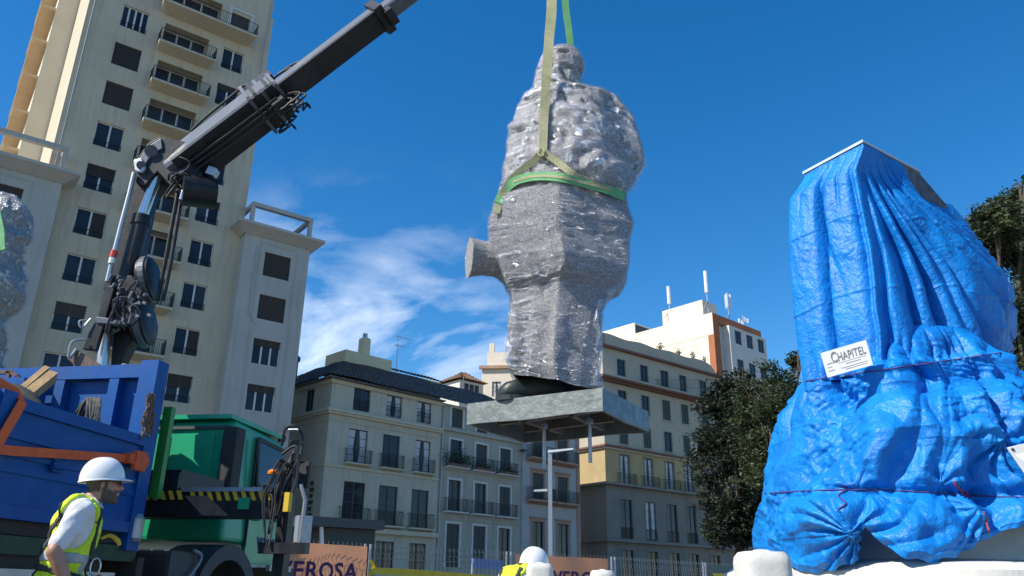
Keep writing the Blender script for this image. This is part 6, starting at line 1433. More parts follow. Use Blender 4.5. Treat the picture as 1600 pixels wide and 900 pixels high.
for (i, nm) in enumerate(('waist_cord', 'hem_cord', 'bunch_cord')):
    pts = [[on_tarp(x, lerp(593, 546, (x-1254)/(1580-1254))+3, .012) for x in range(1258, 1584, 9)], [on_tarp(x, 771-6*math.sin((x-1190)/90)+(x-1190)*.0, .006) for x in range(1194, 1600, 9)], [on_tarp(1316+6*math.sin(q*.9), 758+q*3.2, .01) for q in range(14)]][i]
    mb = MB(); mb.tube(pts, .006, 6, smooth=2); mb.build(nm, M['cordblue'], tp)
mb = MB(); mb.tube([on_tarp(*p, .03) for p in ((1490, 752), (1496, 762), (1508, 768), (1512, 776), (1500, 766), (1492, 754))], .007, 6, smooth=4); mb.build('red_cord', M['redcord'], tp)
mb = MB(); mb.tube([on_tarp(*p, .02) for p in ((1538, 800), (1541, 815), (1545, 832), (1543, 848))], .006, 6, smooth=4); mb.build('red_cord', M['redcord'], tp)
# signboards tied to the sheet
def board(name, label, quad, depth, dds=(.02, -.16, -.13, .05)):
    P = [np.array(at(x, y, depth+dd)) for (x, y), dd in zip(quad, dds)]; o = thing(name, label, 'sign', P[3])
    ex, ey = P[1]-P[0], P[3]-P[0]; nr = unit(np.cross(ex, ey)); nr = nr if nr[1] < 0 else -nr
    mb = MB(); q = P; mb.add([p-nr*.012 for p in q]+[p+nr*.004 for p in q], [(0, 1, 2, 3), (7, 6, 5, 4), (0, 4, 5, 1), (1, 5, 6, 2), (2, 6, 7, 3), (3, 7, 4, 0)]); mb.build('panel', M['paper'], o)
    ux, uy = unit(ex), unit(-ey); return o, P, ux, uy, nr
dz = min(np.linalg.norm(on_tarp(x, y)[1:2]) for x, y in ((1290, 560), (1320, 552), (1350, 545), (1357, 566), (1300, 580)))-.04
sg, P, ux, uy, nr = board('company_sign', 'white company signboard reading CHAPITEL tied to the blue tarpaulin', [(1282, 552), (1353, 531), (1364, 570), (1293, 590)], dz)
O = P[3]; Wd = np.linalg.norm(P[1]-P[0]); Ht = np.linalg.norm(P[3]-P[0])
put = lambda x0, y0, sx=1.0: (lambda x, y, z: O+ux*(x0+x*sx)+uy*(y0+y)+nr*(.006+z))
text_obj('C', 1, M['ink'], put(Wd*.19, Ht*.50), sg, 'lettering', .004, fit=(Wd*.125, Ht*.42)); text_obj('HAPITEL', 1, M['ink'], put(Wd*.33, Ht*.51), sg, 'lettering', .0, fit=(Wd*.60, Ht*.31))
for (x0, x1, y0, h) in ((.07, .22, .50, .03), (.46, .78, .33, .022), (.34, .92, .20, .02), (.42, .90, .12, .02), (.06, .20, .22, .02), (.07, .16, .36, .015), (.3, .9, .43, .012)):
    mb = MB(); q = [O+ux*Wd*a+uy*Ht*b+nr*.0062 for a, b in ((x0, y0), (x1, y0), (x1, y0+h), (x0, y0+h))]; mb.add(q+[p+nr*.001 for p in q], [(0, 1, 2, 3), (7, 6, 5, 4), (0, 4, 5, 1), (1, 5, 6, 2), (2, 6, 7, 3), (3, 7, 4, 0)]); mb.build('printed_line', M['inkpale'], sg)
dz = on_tarp(1578, 705)[1]-.05
sg, P, ux, uy, nr = board('blank_sign', 'white board corner sticking in at the right edge, tied to the tarpaulin', [(1573, 700), (1675, 676), (1705, 800), (1606, 748)], dz)
mb = MB(); c = P[0]+ux*.03-uy*.02+nr*.006; mb.lathe([(.008, 0), (.012, .003), (.006, .005)], c, 10, T=np.stack([ux, uy, nr], 1)); mb.build('eyelet', M['dark_steel'], sg)
mb = MB(); a = at(1566, 703, dz-.0); mb.tube([P[0], on_tarp(1568, 701, .02), on_tarp(1560, 703, .02)], .004, 5); mb.build('tie', M['cordblue'], sg)

# ------------------------------------------------------------------ white stone posts
def stone_post(c, r, h, label, blocky=False):
    t = thing('stone_post', label, 'post', c, 'white rounded stone posts'); mb = MB(); p = 2.6 if not blocky else 4.5; nn = 40; vs = []
    prof = [(1.12, 0), (1.12, .12), (1.0, .16), (1.0, h-r*.62), (1.0, h-r*.5), (.96, h-r*.3), (.82, h-r*.12), (.58, h-.025), (.25, h-.004), (.02, h)]
    for q, z in prof:
        for j in range(nn):
            a = 2*math.pi*j/nn; k = r*q/(abs(math.cos(a))**p+abs(math.sin(a))**p)**(1/p); vs.append((c[0]+k*math.cos(a), c[1]+k*math.sin(a), z))
    mb.add(vs, [(i*nn+j, i*nn+(j+1) % nn, (i+1)*nn+(j+1) % nn, (i+1)*nn+j) for i in range(len(prof)-1) for j in range(nn)]+[tuple(range(len(vs)-nn, len(vs)))]); mb.build('post_body', M['stone'], t, smooth=True, ang=35); return t
p = at(1188, 858, 4.6); stone_post((p[0], p[1], 0), .137, p[2], 'large white stone post with rounded top at the foot of the tarpaulin', True)
p = at(843, 878, 6.0); stone_post((p[0], p[1], 0), .094, p[2], 'white stone post in front of the bending worker', True)
p = at(941, 889, 6.4); stone_post((p[0], p[1], 0), .093, p[2], 'lowest white stone post beside the right banner', False)

# ------------------------------------------------------------------ site fence, banners and barrier tape
FZ = 1.75
FPT = [atz(395, 838, FZ), atz(575, 850, FZ), atz(795, 862, FZ), atz(958, 870, FZ), atz(1100, 879, FZ), atz(1235, 887.5, FZ)]
FPT = [np.array([p[0], p[1], 0]) for p in FPT]
labs = ['mesh fence panel behind the orange brown banner at the truck', 'open mesh fence panel between the two orange brown banners', 'mesh fence panel carrying the right orange brown banner', 'open mesh fence panel right of the second banner', 'fence panel with grey green sheet beside the large stone post']
for i, (a, b) in enumerate(zip(FPT, FPT[1:])):
    d = unit(b-a); nr = np.array([d[1], -d[0], 0]); a2, b2 = a+d*.06, b-d*.06; Ln = np.linalg.norm(b2-a2)
    t = thing('fence_panel', labs[i], 'fence', (a+b)/2, 'site fence panels')
    for q in (a2, b2):
        mb = MB(); mb.cyl(q, q+[0, 0, FZ], .024, n=8); mb.build('post', M['metal_grey'], t)
        mb = MB(); mb.box(-.32, .32, -.11, .11, .005, .14, lambda x, y, z: q+d*0+nr*x+d*y+np.array([0, 0, z])); mb.build('foot_block', M['stone_dirty'], t)
    mb = MB(); n = int(Ln/.105)
    for k in range(1, n):
        q = a2+d*Ln*k/n; w0 = .005
        pts = [q+[0, 0, .15]]+[q+nr*(.03 if j % 2 else 0)+np.array([0, 0, zz]) for j, zz in enumerate((.42, .47, .52, 1.5, 1.55, 1.60))]+[q+np.array([0, 0, FZ+.01])]
        for p0, p1 in zip(pts, pts[1:]): mb.beam(p0, p1, w0*1.25, w0*1.25, up=tuple(d))
    for zz in ((.2, .42, .52, 1.02, 1.5, 1.6, 1.71) if i not in (0, 2) else (.2, .42, .52)): mb.beam(a2+[0, 0, zz], b2+[0, 0, zz], .009, .009)
    mb.build('wire_mesh', M['fence_wire'], t)['kind'] = 'stuff'
def fs(i, px):         # distance along panel i under a column of the photograph
    a, b = FPT[i], FPT[i+1]; lo_, hi_ = 0., 1.
    for _ in range(40):
        m_ = (lo_+hi_)/2; P = a+(b-a)*m_+np.array([0, 0, FZ])-EYE; xx = 800+CAM_F*(P@R_V)/(P@W_)
        if xx < px: lo_ = m_
        else: hi_ = m_
    return lo_
def bannr(i, x0, x1, label, tx, tx1, z0=.62, z1=1.70):
    a, b = FPT[i], FPT[i+1]; d = unit(b-a); nr = np.array([d[1], -d[0], 0]); p0, p1 = a+(b-a)*fs(i, x0), a+(b-a)*fs(i, x1); Ln = np.linalg.norm(p1-p0)
    t = thing('site_banner', label, 'banner', p0, 'orange brown site banners'); nu, nv = 60, 18; g = []
    def bp_(s, z):
        sag = .006*abs(math.sin(s*6.5))*(1 if z > 1.5 else 0); w = .05+.014*math.sin(s*5+z*3)+.07*float(vn(s*1.7+z*1.2, z*.3, i*3.1, 3)); return p0+d*s+nr*w+np.array([0, 0, z-sag])
    for k in range(nv):
        for j in range(nu): g.append(bp_(Ln*j/(nu-1), z0+(z1-z0)*k/(nv-1)))
    mb = MB(); mb.add(g, [(k*nu+j, k*nu+j+1, (k+1)*nu+j+1, (k+1)*nu+j) for k in range(nv-1) for j in range(nu-1)]); sh = mb.build('sheet', M['banner'], t, smooth=True)
    s0 = np.linalg.norm(a+(b-a)*fs(i, tx)-p0)*(1 if fs(i, tx) >= fs(i, x0) else -1)
    s1 = np.linalg.norm(a+(b-a)*fs(i, tx1)-p0); text_obj('VEROSA', .50, M['purple'], lambda x, y, z: bp_(s0+x, 1.10+y)+nr*(.012+z), t, bold=.012, spacing=1.08, fit=(s1-s0, .30)); return t
bannr(0, 425, 569, 'orange brown banner with purple VEROSA lettering beside the truck', 434, 557)
bannr(2, 803, 946, 'orange brown banner with purple VEROS lettering behind the bending worker', 860, 946)
def tape(pts, label, wd=.12):
    t = thing('barrier_tape', label, 'tape', pts[0], 'yellow barrier tapes'); mb = MB(); mb.ribbon(catmull(pts, 5), wd, np.array([.3, -1, .15]), .003); mb.build('band', M['tape'], t); return t
def fp(i, px, z, off=.1):
    a, b = FPT[i], FPT[i+1]; d = unit(b-a); nr = np.array([d[1], -d[0], 0]); f = fs(i, px); return a+(b-a)*f+nr*off+np.array([0, 0, z])
zt1 = 1.27
t = tape([fp(1, 578, 1.31), fp(1, 590, 1.28), fp(1, 640, 1.27), fp(1, 700, 1.24), fp(1, 750, 1.21), fp(1, 792, 1.19)], 'long yellow barrier tape stretched along the open fence panel, left')
mb = MB(); mb.ribbon(catmull([fp(1, 574, 1.46, .12), fp(1, 580, 1.34, .14), fp(1, 572, 1.24, .16), fp(1, 566, 1.12, .13)], 4), .06, np.array([.4, -1, 0]), .004); mb.build('knot', M['tape'], t)
tape([fp(3, 958, 1.16), fp(3, 972, 1.12), fp(3, 990, 1.04), fp(3, 1015, .96)], 'short sagging yellow tape right of the second banner', .1)
tape([fp(4, 1108, 1.42), fp(4, 1130, 1.42), fp(4, 1160, 1.41), fp(4, 1200, 1.4)], 'yellow tape across the grey green sheet by the large stone post', .15)
gs = thing('green_screen_sheet', 'grey green privacy sheet on the fence beside the large stone post', 'sheet', FPT[4]); a, b = FPT[4], FPT[5]; mb = MB(); g = []
for k in range(8):
    for j in range(30): g.append(fp(4, 1110+j*4.2, .4+1.32*k/7, .05+.02*math.sin(j*.9+k)))
mb.add(g, [(k*30+j, k*30+j+1, (k+1)*30+j+1, (k+1)*30+j) for k in range(7) for j in range(29)]); mb.build('sheet', M['greenmesh'], gs, smooth=True)
bb = thing('blue_board', 'faded blue board standing behind the open fence panel', 'board', at(760, 900, 24)); c = at(738, 884, 24.0); e_ = at(784, 887, 25.5)
mb = MB(); dd = unit((e_-c)*[1, 1, 0]); mb.beam([c[0], c[1], at(738, 880, 24)[2]], [e_[0], e_[1], at(738, 880, 24)[2]], .06, .26); mb.build('panel', M['bluebox'], bb)
for q in (c, e_):
    mb = MB(); mb.cyl([q[0], q[1], 0], [q[0], q[1], at(738, 880, 24)[2]], .03, n=8); mb.build('leg', M['metal_grey'], bb)

# ------------------------------------------------------------------ street lamp and kiosk
q = at(860, 880, 24); lp = thing('street_lamp', 'slim grey street lamp with two flat arms in front of the narrow house', 'street lamp', (q[0], q[1], 0))
tpz = at(859, 703, 24)[2]; mb = MB(); mb.beam([q[0], q[1], 0], [q[0], q[1], tpz], .11, .11, up=(0, 1, 0)); mb.build('pole', M['metal_grey'], lp)
mb = MB(); mb.box(-.2, .2, -.2, .2, .003, .1, lambda x, y, z: np.array([q[0]+x, q[1]+y, z])); mb.build('base_plate', M['metal_grey'], lp)
for (x1, y1, x0, y0, nm) in ((897, 702, 858, 706, 0), (837, 767, 858, 766, 1)):
    mb = MB(); a, b = at(x0, y0, 24), at(x1, y1, 23.6+.8*nm); mb.beam(a, b, .16, .07, w2=.16, h2=.05); ar = mb.build('lamp_arm', M['metal_grey'], lp)
    mb = MB(); mb.beam(lerp(a, b, .45)-[0, 0, .045], lerp(a, b, .95)-[0, 0, .04], .12, .012); mb.build('lamp_lens', M['fender'], ar)
ks = thing('dark_kiosk', 'low dark kiosk with flat roof behind the left banner', 'kiosk', at(505, 880, 30)); FK = Fac(at(468, 806, 29), 55); zk = at(470, 806, 29)[2]
mb = MB(); block(mb, FK, 0, 3.2, -2.2, .25, zk-.32, zk); mb.build('roof', M['dark_steel'], ks)
mb = MB(); block(mb, FK, 1.15, 3.0, -2.0, -.1, 0, zk-.33); mb.build('body', M['door_green'], ks)
mb = MB(); block(mb, FK, -.1, .38, -.1, .28, 0, zk+.0); mb.build('grey_panel', M['metal_grey'], ks)
mb = MB(); mb.beam(FK(1.0, .05, zk-1.6), FK(.82, .05, zk-.33), .12, .1); mb.build('white_post', M['white_metal'], ks)
mb = MB(); block(mb, FK, .4, .95, -1.9, -1.8, 0, zk-.33); mb.build('window', M['glass'], ks)

# ------------------------------------------------------------------ trees
def tree(name, label, base, tips, nleaf, lsize, mt, seed, trunk_r=.3, trunk_top=None, group='street trees'):
    """tips: list of (centre, radius) lobes; limbs run to each, leaves gather in clumps around twigs"""
    rs = np.random.default_rng(seed); base = np.array(base, float); t = thing(name, label, 'tree', base, group)
    top = np.array(trunk_top if trunk_top is not None else np.mean([c for c, r in tips], axis=0)); mb = MB(); fork = base+(top-base)*.45
    mb.tube([base, lerp(base, fork, .3)+rs.normal(size=3)*.1, lerp(base, fork, .7)+rs.normal(size=3)*.12, fork, top], [trunk_r*1.25, trunk_r, trunk_r*.85, trunk_r*.7, trunk_r*.2], 10, smooth=4)
    for c, r in tips:
        m_ = lerp(fork, np.array(c), .5)+rs.normal(size=3)*.3; mb.tube([fork+(top-fork)*rs.random()*.5, m_, c], [trunk_r*.4, trunk_r*.25, trunk_r*.08], 7, smooth=4)
        for q in range(5):
            e = np.array(c)+unit(rs.normal(size=3))*r*.85; mb.tube([lerp(m_, np.array(c), .6), lerp(np.array(c), e, .5)+rs.normal(size=3)*.12*r, e], [trunk_r*.12, trunk_r*.07, .015], 5, smooth=3)
    mb.build('trunk', M['bark'], t)
    vol = np.array([r**2.2 for c, r in tips]); vol = vol/vol.sum(); Vv, cl_ = [], 26; ncl = max(1, nleaf//cl_)
    idx = rs.choice(len(tips), ncl, p=vol); C = np.array([tips[i][0] for i in idx], float); Rr2 = np.array([tips[i][1] for i in idx])
    dirs = rs.normal(size=(ncl, 3)); dirs /= np.linalg.norm(dirs, axis=1)[:, None]; rad = rs.random(ncl)**.42; cc = C+dirs*(Rr2*rad*(1+.22*rs.normal(size=ncl)))[:, None]*np.array([1, 1, .82])
    keep = fbm(cc[:, 0]*.55, cc[:, 1]*.55, cc[:, 2]*.7, 2, seed) > .335; cc, Rr2 = cc[keep], Rr2[keep]
    P = np.repeat(cc, cl_, 0)+rs.normal(size=(len(cc)*cl_, 3))*np.repeat(np.clip(Rr2*.16, .1, .5), cl_)[:, None]*np.array([1, 1, .6]); N_ = len(P)
    d1 = rs.normal(size=(N_, 3)); d1[:, 2] *= .6; d1 /= np.linalg.norm(d1, axis=1)[:, None]; d2 = np.cross(d1, rs.normal(size=(N_, 3))); d2 /= np.linalg.norm(d2, axis=1)[:, None]
    sz = lsize*(.6+.8*rs.random(N_))[:, None]; Vv = np.stack([P-d1*sz, P+d2*sz*.42, P+d1*sz, P-d2*sz*.42], 1).reshape(-1, 3); Ff = np.arange(4*N_).reshape(-1, 4)
    me = np_mesh('crown', Vv, Ff, mt, WL[t.name], False); o = link('crown', me, t); o['kind'] = 'stuff'; return t
def lobes(lst, Y, dy=1.5, seed=0):
    rs = np.random.default_rng(seed); return [(at(x, y, Y+dy*rs.normal()), r) for x, y, r in lst]
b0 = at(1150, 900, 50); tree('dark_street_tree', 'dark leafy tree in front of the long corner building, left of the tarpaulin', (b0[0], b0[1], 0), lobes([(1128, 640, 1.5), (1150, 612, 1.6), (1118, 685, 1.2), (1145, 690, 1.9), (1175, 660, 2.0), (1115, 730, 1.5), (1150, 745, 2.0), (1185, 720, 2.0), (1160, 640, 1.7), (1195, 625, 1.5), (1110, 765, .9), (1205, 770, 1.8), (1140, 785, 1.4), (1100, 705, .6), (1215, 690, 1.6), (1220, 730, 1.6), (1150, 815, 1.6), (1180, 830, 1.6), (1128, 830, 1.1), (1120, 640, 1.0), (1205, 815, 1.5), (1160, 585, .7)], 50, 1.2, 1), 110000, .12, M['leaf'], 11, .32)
b0 = at(1205, 900, 43); tree('light_street_tree', 'lighter green tree whose top stands against the sky left of the tarpaulin', (b0[0], b0[1], 0), lobes([(1200, 590, 1.15), (1222, 605, 1.1), (1172, 612, 1.0), (1215, 640, 1.4), (1185, 655, 1.3), (1240, 620, 1.0), (1230, 690, 1.4), (1195, 710, 1.4), (1243, 566, .55), (1252, 552, .4), (1240, 660, 1.2), (1205, 760, 1.4)], 43, 1.0, 2), 50000, .10, M['leaf2'], 12, .25)
b0 = at(1590, 900, 26); tree('large_tree', 'large dark green tree rising behind the right side of the tarpaulin', (b0[0], b0[1], 0), lobes([(1590, 340, 1.2), (1560, 345, .8), (1620, 310, 1.1), (1530, 345, .45), (1545, 385, .9), (1600, 400, 1.4), (1580, 460, 1.3), (1600, 520, 1.2), (1640, 400, 1.5), (1640, 480, 1.5), (1665, 340, 1.3), (1560, 420, .9), (1610, 580, 1.3), (1515, 352, .25), (1600, 295, .5), (1660, 560, 1.5)], 26, .8, 3), 120000, .085, M['leaf2'], 13, .3)

# ------------------------------------------------------------------ people
def blend(prims, voxel, iters=6, name='body'):
    """one continuous skin over tapered capsules and ellipsoids"""
    mb = MB()
    for p in prims:
        if p[0] == 'c':
            _, a, ra, b, rb = p; a, b = np.array(a, float), np.array(b, float); mb.ball(a, ra, 16, 10); mb.ball(b, rb, 16, 10); mb.cyl(a, b, ra, rb, 18)
        else: mb.ball(p[1], p[2], 24, 16, p[3] if len(p) > 3 else None)
    me = mb.mesh(name, [M['skin']]); o = bpy.data.objects.new('tmp', me); COL.objects.link(o)
    r = o.modifiers.new('r', 'REMESH'); r.mode = 'VOXEL'; r.voxel_size = voxel; s = o.modifiers.new('s', 'SMOOTH'); s.factor = .5; s.iterations = iters
    dg = bpy.context.evaluated_depsgraph_get(); out = bpy.data.meshes.new_from_object(o.evaluated_get(dg)); bpy.data.objects.remove(o); bpy.data.meshes.remove(me)
    V = np.empty(len(out.vertices)*3); out.vertices.foreach_get('co', V); V = V.reshape(-1, 3); Nn = np.empty(len(out.vertices)*3); out.vertices.foreach_get('normal', Nn); Nn = Nn.reshape(-1, 3); F = [tuple(p.vertices) for p in out.polygons]; bpy.data.meshes.remove(out); return V, Nn, F
def shell(V, Nn, F, pred, off):
    """cloth cut from a surface: faces where pred(centre) holds, lifted off along the normal, with a turned-in edge"""
    C = np.array([V[list(f)].mean(0) for f in F]); keep = pred(C); idx = {}; vs = []; fs_ = []
    for f, k in zip(F, keep):
        if not k: continue
        q = []
        for i in f:
            if i not in idx: idx[i] = len(vs); vs.append(V[i]+Nn[i]*off)
            q.append(idx[i])
        fs_.append(tuple(q))
    # rim: fold border edges back towards the body
    from collections import Counter
    ec = Counter()
    for f in fs_:
        for a, b in zip(f, f[1:]+f[:1]): ec[tuple(sorted((a, b)))] += 1
    inv = {v: k for k, v in idx.items()}; back = {}
    for f in list(fs_):
        for a, b in zip(f, f[1:]+f[:1]):
            if ec[tuple(sorted((a, b)))] == 1:
                for i in (a, b):
                    if i not in back: back[i] = len(vs); vs.append(V[inv[i]]-Nn[inv[i]]*.004)
                fs_.append((b, a, back[a], back[b]))
    return np.array(vs) if vs else np.zeros((0, 3)), fs_
def rot(ax, deg):
    return np.array(Matrix.Rotation(R_(deg), 3, ax))
def person(root_loc, yaw, label, lean, head_turn, arm_r, arm_l, scale=1.0, detail=True, neck_drop=0.0, group=None):
    """local frame: x ahead, y to the left, z up; figure bent at the hips by lean degrees"""
    t = thing('person', label, 'person', root_loc, group); Rz = rot('Z', yaw)
    hip = np.array([0, 0, .93]); Lm = rot('Y', lean)
    def up_(p): return Lm@(np.array(p, float)-hip)+hip
    def wld(V): return (np.array(V)*scale)@Rz.T+np.array(root_loc)
    nk = up_([.03, 0, 1.47]); hd0 = up_([.085, 0, 1.605])+np.array([0, 0, -neck_drop]); Hm = rot('Z', head_turn)@rot('Y', lean*.5-2)
    def hp_(p): return Hm@np.array(p, float)+hd0
    sR, sL = up_([0, -.19, 1.40]), up_([0, .19, 1.40])
    eR, wR, hR = (np.array(q, float) for q in arm_r); eL, wL_, hL = (np.array(q, float) for q in arm_l)
    legs = []
    for sy, fx in ((-.10, .06), (.10, -.05)):
        legs += [('c', [0, sy, .90], .095, [.03+fx, sy*1.05, .50], .068), ('c', [.03+fx, sy*1.05, .50], .066, [fx, sy*1.1, .10], .045), ('c', [fx-.05, sy*1.1, .05], .045, [fx+.16, sy*1.15, .04], .036)]
    trunk = [('e', up_([-.005, 0, 1.30]), (.125, .185, .21), Lm), ('e', up_([-.02, 0, 1.12]), (.12, .165, .17), Lm), ('e', up_([-.01, 0, .95]), (.13, .17, .14)), ('c', up_([-.03, -.13, 1.41]), .075, up_([-.03, .13, 1.41]), .075), ('c', sR, .075, up_([0, -.1, 1.38]), .09), ('c', sL, .075, up_([0, .1, 1.38]), .09)]
    def hand(w_, h_):
        d = unit(h_-w_); sd = unit(np.cross(d, [0, 1, .2])); ps = [('e', w_+d*.05, (.038, .022, .045), None)] if False else [('c', w_, .027, w_+d*.06, .033), ('c', w_+d*.05+sd*.015, .024, w_+d*.075+sd*.02, .02), ('c', w_+d*.05-sd*.015, .024, w_+d*.075-sd*.02, .02)]
        fw = unit(np.cross(d, sd))
        for i, l in enumerate((.060, .070, .066, .052)):
            b = w_+d*.08+sd*(.028-.019*i); k = b+d*l*.5+fw*.012; ps += [('c', b, .0098, k, .009), ('c', k, .009, k+d*l*.42+fw*.02, .0078)]
        b = w_+d*.03+sd*.032; ps += [('c', b, .012, b+sd*.022+d*.028, .0105), ('c', b+sd*.022+d*.028, .0105, b+sd*.024+d*.058, .009)]
        return ps
    arms = [('c', sR, .062, eR, .047), ('c', eR, .046, lerp(eR, wR, .35), .045), ('c', lerp(eR, wR, .35), .045, wR, .029), ('c', sL, .062, eL, .047), ('c', eL, .046, lerp(eL, wL_, .35), .045), ('c', lerp(eL, wL_, .35), .045, wL_, .029)]
    hands = hand(wR, hR)+hand(wL_, hL)
    E_ = lambda c, r, M3=None: ('e', hp_(c), r, Hm if M3 is None else Hm@M3)
    head = [E_([-.012, 0, .045], (.098, .077, .100)), E_([.02, 0, -.02], (.075, .064, .095)), E_([.05, 0, -.075], (.042, .045, .045)), E_([.083, 0, -.098], (.022, .026, .022)), E_([.085, 0, .035], (.018, .055, .016)),
            ('c', hp_([.092, 0, .02]), .011, hp_([.116, 0, -.018]), .0155), E_([.104, .012, -.022], (.012, .010, .009)), E_([.104, -.012, -.022], (.012, .010, .009)), E_([.098, 0, -.052], (.012, .024, .008)), E_([.095, 0, -.066], (.012, .021, .009)),
            E_([.06, .045, -.015], (.028, .02, .025)), E_([.06, -.045, -.015], (.028, .02, .025)), ('c', nk+np.array([-.01, 0, -.02]), .062, hp_([-.02, 0, -.05]), .057)]
    for sg in (-1, 1): head += [('e', hp_([-.012, sg*.077, -.005]), (.022, .010, .032), Hm@rot('Y', -15)), ('e', hp_([.078, sg*.031, .016]), (.012, .012, .010))]
    V, Nn, F = blend(legs+trunk+arms+hands+head, .0085 if detail else .011, 5)
    mb = MB(); mb.add(wld(V), F); body = mb.build('body', M['skin'], t, smooth=True)
    hmI = np.linalg.inv(Hm)
    def hl(C): return (C-hd0)@hmI.T
    def bld(name, sel, off, mt, src=(V, Nn, F), par=None):
        vs, fs_ = shell(*src, sel, off)
        if not len(fs_): return None
        mb = MB(); mb.add(wld(vs), fs_); return mb.build(name, mt, par or t, smooth=True)
    # hair at nape and temples, beard along the jaw
    bld('hair', lambda C: (lambda q: (np.abs(q[:, 1]) < .1) & (q[:, 2] > -.055+.5*np.clip(q[:, 0]+.03, 0, .1)) & (q[:, 0] < .045) & (q[:, 2] < .16) & ((q[:, 0] < -.02) | (q[:, 2] > .02)) & (np.linalg.norm(C-hd0, axis=1) < .17))(hl(C)), .006, M['beard'])
    if detail: bld('beard', lambda C: (lambda q: (q[:, 2] > -.14) & (q[:, 0] > -.004) & (q[:, 0] < .13) & (np.abs(q[:, 1]) < .08) & (((q[:, 0] < .022) & (q[:, 2] < .004)) | ((q[:, 0] >= .022) & (q[:, 0] < .074) & (q[:, 2] < -.030-.42*(q[:, 0]-.022))) | ((q[:, 0] >= .074) & (q[:, 2] < -.036) & ~((np.abs(q[:, 2]+.057) < .010) & (np.abs(q[:, 1]) < .026)))))(hl(C)), .004, M['beard'])
    # shirt: one blended garment with short sleeves
    slv = lambda s_, e_: lerp(s_, e_, .80)
    sh = [('e', p[1], tuple(np.array(p[2])*1.07), *(p[3:] or ())) if p[0] == 'e' else ('c', p[1], p[2]*1.12, p[3], p[4]*1.12) for p in trunk]
    sh += [('c', sR, .076, slv(sR, eR), .068), ('c', sL, .076, slv(sL, eL), .068), ('c', nk+np.array([-.015, 0, -.05]), .082, nk+np.array([-.005, 0, -.005]), .074)]
    SV, SN, SF = blend(sh, .0095, 4)
    crump = .014*(ridge(SV[:, 0]*9, SV[:, 1]*9, SV[:, 2]*6, 3, 6)-.55)+.030*(crumple(SV[:, 0], SV[:, 1], SV[:, 2]+SV[:, 0]*.6, 6, 7)-.5)+.012*(crumple(SV[:, 0], SV[:, 1], SV[:, 2], 15, 8)-.5); SV = SV+SN*crump[:, None]
    def inarm(C, s_, e_, extra=0.0):
        d = e_-s_; tt = np.clip(((C-s_)@d)/(d@d), 0, 1.3); return (np.linalg.norm(C-(s_+d*tt[:, None]), axis=1) < .1+extra) & (tt > .02)
    bld('shirt', lambda C: (C[:, 2] > .9) & ~(np.linalg.norm(C-(nk+np.array([0, 0, .045])), axis=1) < .062), 0.0, M['shirt'], (SV, SN, SF))
    bd = lambda C: (C-hip)@Lm       # trunk coordinates
    tor = lambda C: ~(inarm(C, sR+unit(sR-sL)*.035, eR) | inarm(C, sL+unit(sL-sR)*.035, eL))
    def vestsel(C):
        q = bd(C); neckv = (q[:, 0] > -.02) & (np.abs(q[:, 1]) < .055+.0*(q[:, 2])) & (q[:, 2] > .50); arm_ = (np.abs(q[:, 1]) > .125) & (q[:, 2] > .24) & (np.hypot(q[:, 0]+.01, (q[:, 2]-.40)*.62) < .102)
        return tor(C) & ~arm_ & ~(np.linalg.norm(C-(nk+np.array([.0, 0, .0])), axis=1) < .098) & (C[:, 2] > .78) & ~neckv
    vs_, fs_ = shell(SV, SN, SF, vestsel, .013); mb = MB(); mb.add(wld(vs_), fs_); ve = mb.build('hi_vis_vest', M['hivis'], t, smooth=True)
    for (z0, z1) in ((.16, .215), (.0, .055)):
        bld('reflective_band', lambda C: vestsel(C) & (bd(C)[:, 2] > z0) & (bd(C)[:, 2] < z1), .017, M['reflect'], (SV, SN, SF), ve)
    bld('reflective_band', lambda C: vestsel(C) & (np.abs(np.abs(bd(C)[:, 1])-.10) < .022) & (bd(C)[:, 2] < .2) & (bd(C)[:, 0] > .02), .018, M['reflect'], (SV, SN, SF), ve)
    # harness webbing: two diagonals and a chest strap
    for sg in (-1, 1):
        bld('harness_strap', lambda C: (lambda q: tor(C) & (np.abs(q[:, 1]*sg-(.02+.34*(q[:, 2]-.14)))< .021) & (q[:, 2] > .02) & (q[:, 2] < .50))(bd(C)), .024, M['strap'], (SV, SN, SF))
    bld('harness_belt', lambda C: (lambda q: tor(C) & (np.abs(q[:, 2]-.085+.25*q[:, 0]) < .02))(bd(C)), .024, M['strap'], (SV, SN, SF))
    bld('trousers', lambda C: (C[:, 2] < .93) & (C[:, 2] > .09) & (np.abs(C[:, 1]) < .24) & (np.linalg.norm(C-wR, axis=1) > .16) & (np.linalg.norm(C-hR, axis=1) > .12) & (np.linalg.norm(C-wL_, axis=1) > .14) & (np.linalg.norm(C-hL, axis=1) > .12) & ~inarm(C, eR, wR, -.04) & ~inarm(C, eL, wL_, -.04), .012, M['trousers'])
    bld('boots', lambda C: (C[:, 2] <= .10), .008, M['strap'])
    if detail:
        mb = MB(); q = up_([.16, -.05, 1.26]); mb.tube([wld([q])[0], wld([q+np.array([.05, 0, .02])])[0], wld([q+np.array([.10, -.01, -.01])])[0], wld([q+np.array([.115, -.01, -.04])])[0]], [.008, .012, .016, .010], 8, smooth=3); mb.build('yellow_lanyard', M['yellow'], t)
        mb = MB(); q = up_([.15, -.09, 1.08]); mb.tube([wld([q+np.array([.03*math.sin(a2)+.02, 0, .055*math.cos(a2)])])[0] for a2 in np.linspace(0, 6.28, 12)], .0055, 6); mb.build('carabiner', M['chrome'], t)
        mb = MB()           # glasses
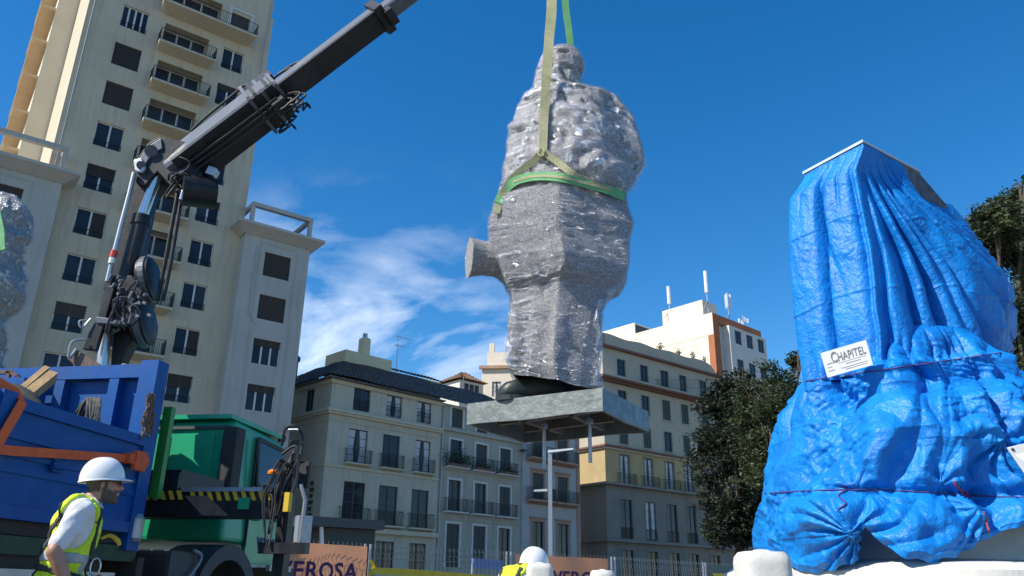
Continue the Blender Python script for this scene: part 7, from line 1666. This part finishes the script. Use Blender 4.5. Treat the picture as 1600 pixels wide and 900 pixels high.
        for sg in (-1, 1): mb.tube([wld([hp_([.107, sg*.012, .018])])[0], wld([hp_([.098, sg*.062, .02])])[0], wld([hp_([.06, sg*.078, .02])])[0], wld([hp_([-.02, sg*.083, .012])])[0]], .0042, 6)
        gl = mb.build('spectacles', M['rubber'], t)
        for sg in (-1, 1):
            mb = MB(); vs2 = []
            for i in range(7):
                y = sg*(.008+.056*i/6); x = .113-.9*(abs(y)-.0)**1.75*2.2
                for z in (.028, -.006+.004*abs(i-3)/3): vs2.append(wld([hp_([x, y, z])])[0])
            mb.add(vs2, [(2*i, 2*i+1, 2*i+3, 2*i+2) for i in range(6)]); mb.build('lens', M['lens'], gl)
        mb = MB()           # collar
        vs2 = []
        for i in range(21):
            a2 = 2*math.pi*i/20; 
            for r_, z_ in ((.070, .012), (.066, .045), (.092, .0)): vs2.append(wld([nk+Lm@np.array([r_*math.cos(a2)+.004, r_*math.sin(a2)*.95, z_-.018*math.cos(a2)])])[0])
        mb.add(vs2, [(i*3+k, i*3+3+k, i*3+4+k, i*3+1+k) for i in range(20) for k in (0, 1)]); mb.build('collar', M['shirt'], t, smooth=True)
    # hard hat: shell, brim and inner band
    mb = MB(); nn, kk = 40, 14; vs2 = []
    def hat(a2, f):
        rx, ry = .142, .112; el = f*math.pi/2; c_ = math.cos(el)**.82; s2 = math.sin(el); x = rx*c_*math.cos(a2); rg = 1+.022*math.exp(-((math.sin(a2)*c_)/.14)**2)*s2; return [x-.012, ry*c_*math.sin(a2), .030+.152*s2*rg-.012*math.cos(a2)*(1-f)*0]
    for k in range(kk):
        for j in range(nn): vs2.append(hat(2*math.pi*j/nn, k/(kk-1)*.998))
    vs2 = [hp_(rot('Y', -7)@np.array(v)) for v in vs2]
    mb.add(wld(vs2), [(k*nn+j, k*nn+(j+1) % nn, (k+1)*nn+(j+1) % nn, (k+1)*nn+j) for k in range(kk-1) for j in range(nn)]+[tuple(range((kk-1)*nn, kk*nn))]); ht = mb.build('hard_hat', M['helmet'], t, smooth=True)
    mb = MB(); vs2 = []
    for j in range(nn):
        a2 = 2*math.pi*j/nn; e = .004+.046*max(0, math.cos(a2))**2.5
        for r_, z in ((-.004, .034), (e, .027-.010*max(0, math.cos(a2))), (e, .020-.010*max(0, math.cos(a2))), (-.006, .024)): vs2.append(hp_(rot('Y', -7)@np.array([(.142+r_)*math.cos(a2)-.012, (.112+r_*.8)*math.sin(a2), z])))
    mb.add(wld(vs2), [(j*4+k, j*4+(k+1) % 4, ((j+1) % nn)*4+(k+1) % 4, ((j+1) % nn)*4+k) for j in range(nn) for k in range(4)]); mb.build('brim', M['helmet'], ht, smooth=True, ang=50)
    return t
WY = 5.25; b0 = np.array([-2.75, WY, 0])
person((b0[0], WY, at(178, 712, WY)[2]-1.70), 28, 'person in white hard hat, yellow vest and dark glasses walking past the blue truck', 5, 0,
       ([-.07, -.265, 1.15], [.06, -.24, .92], [.11, -.2, .86]), ([-.02, .27, 1.13], [.16, .25, .98], [.24, .2, .96]), scale=.955)
b0 = at(812, 900, 7.6)
person((b0[0]-.18, 7.6, at(835, 853, 7.6)[2]-1.62), 38, 'person in white hard hat and yellow vest bending behind the white stone post', 30, -12,
       ([.34, -.27, 1.06], [.55, -.2, .98], [.62, -.16, .95]), ([.34, .27, 1.06], [.55, .2, .98], [.62, .16, .95]), detail=False, neck_drop=.03)
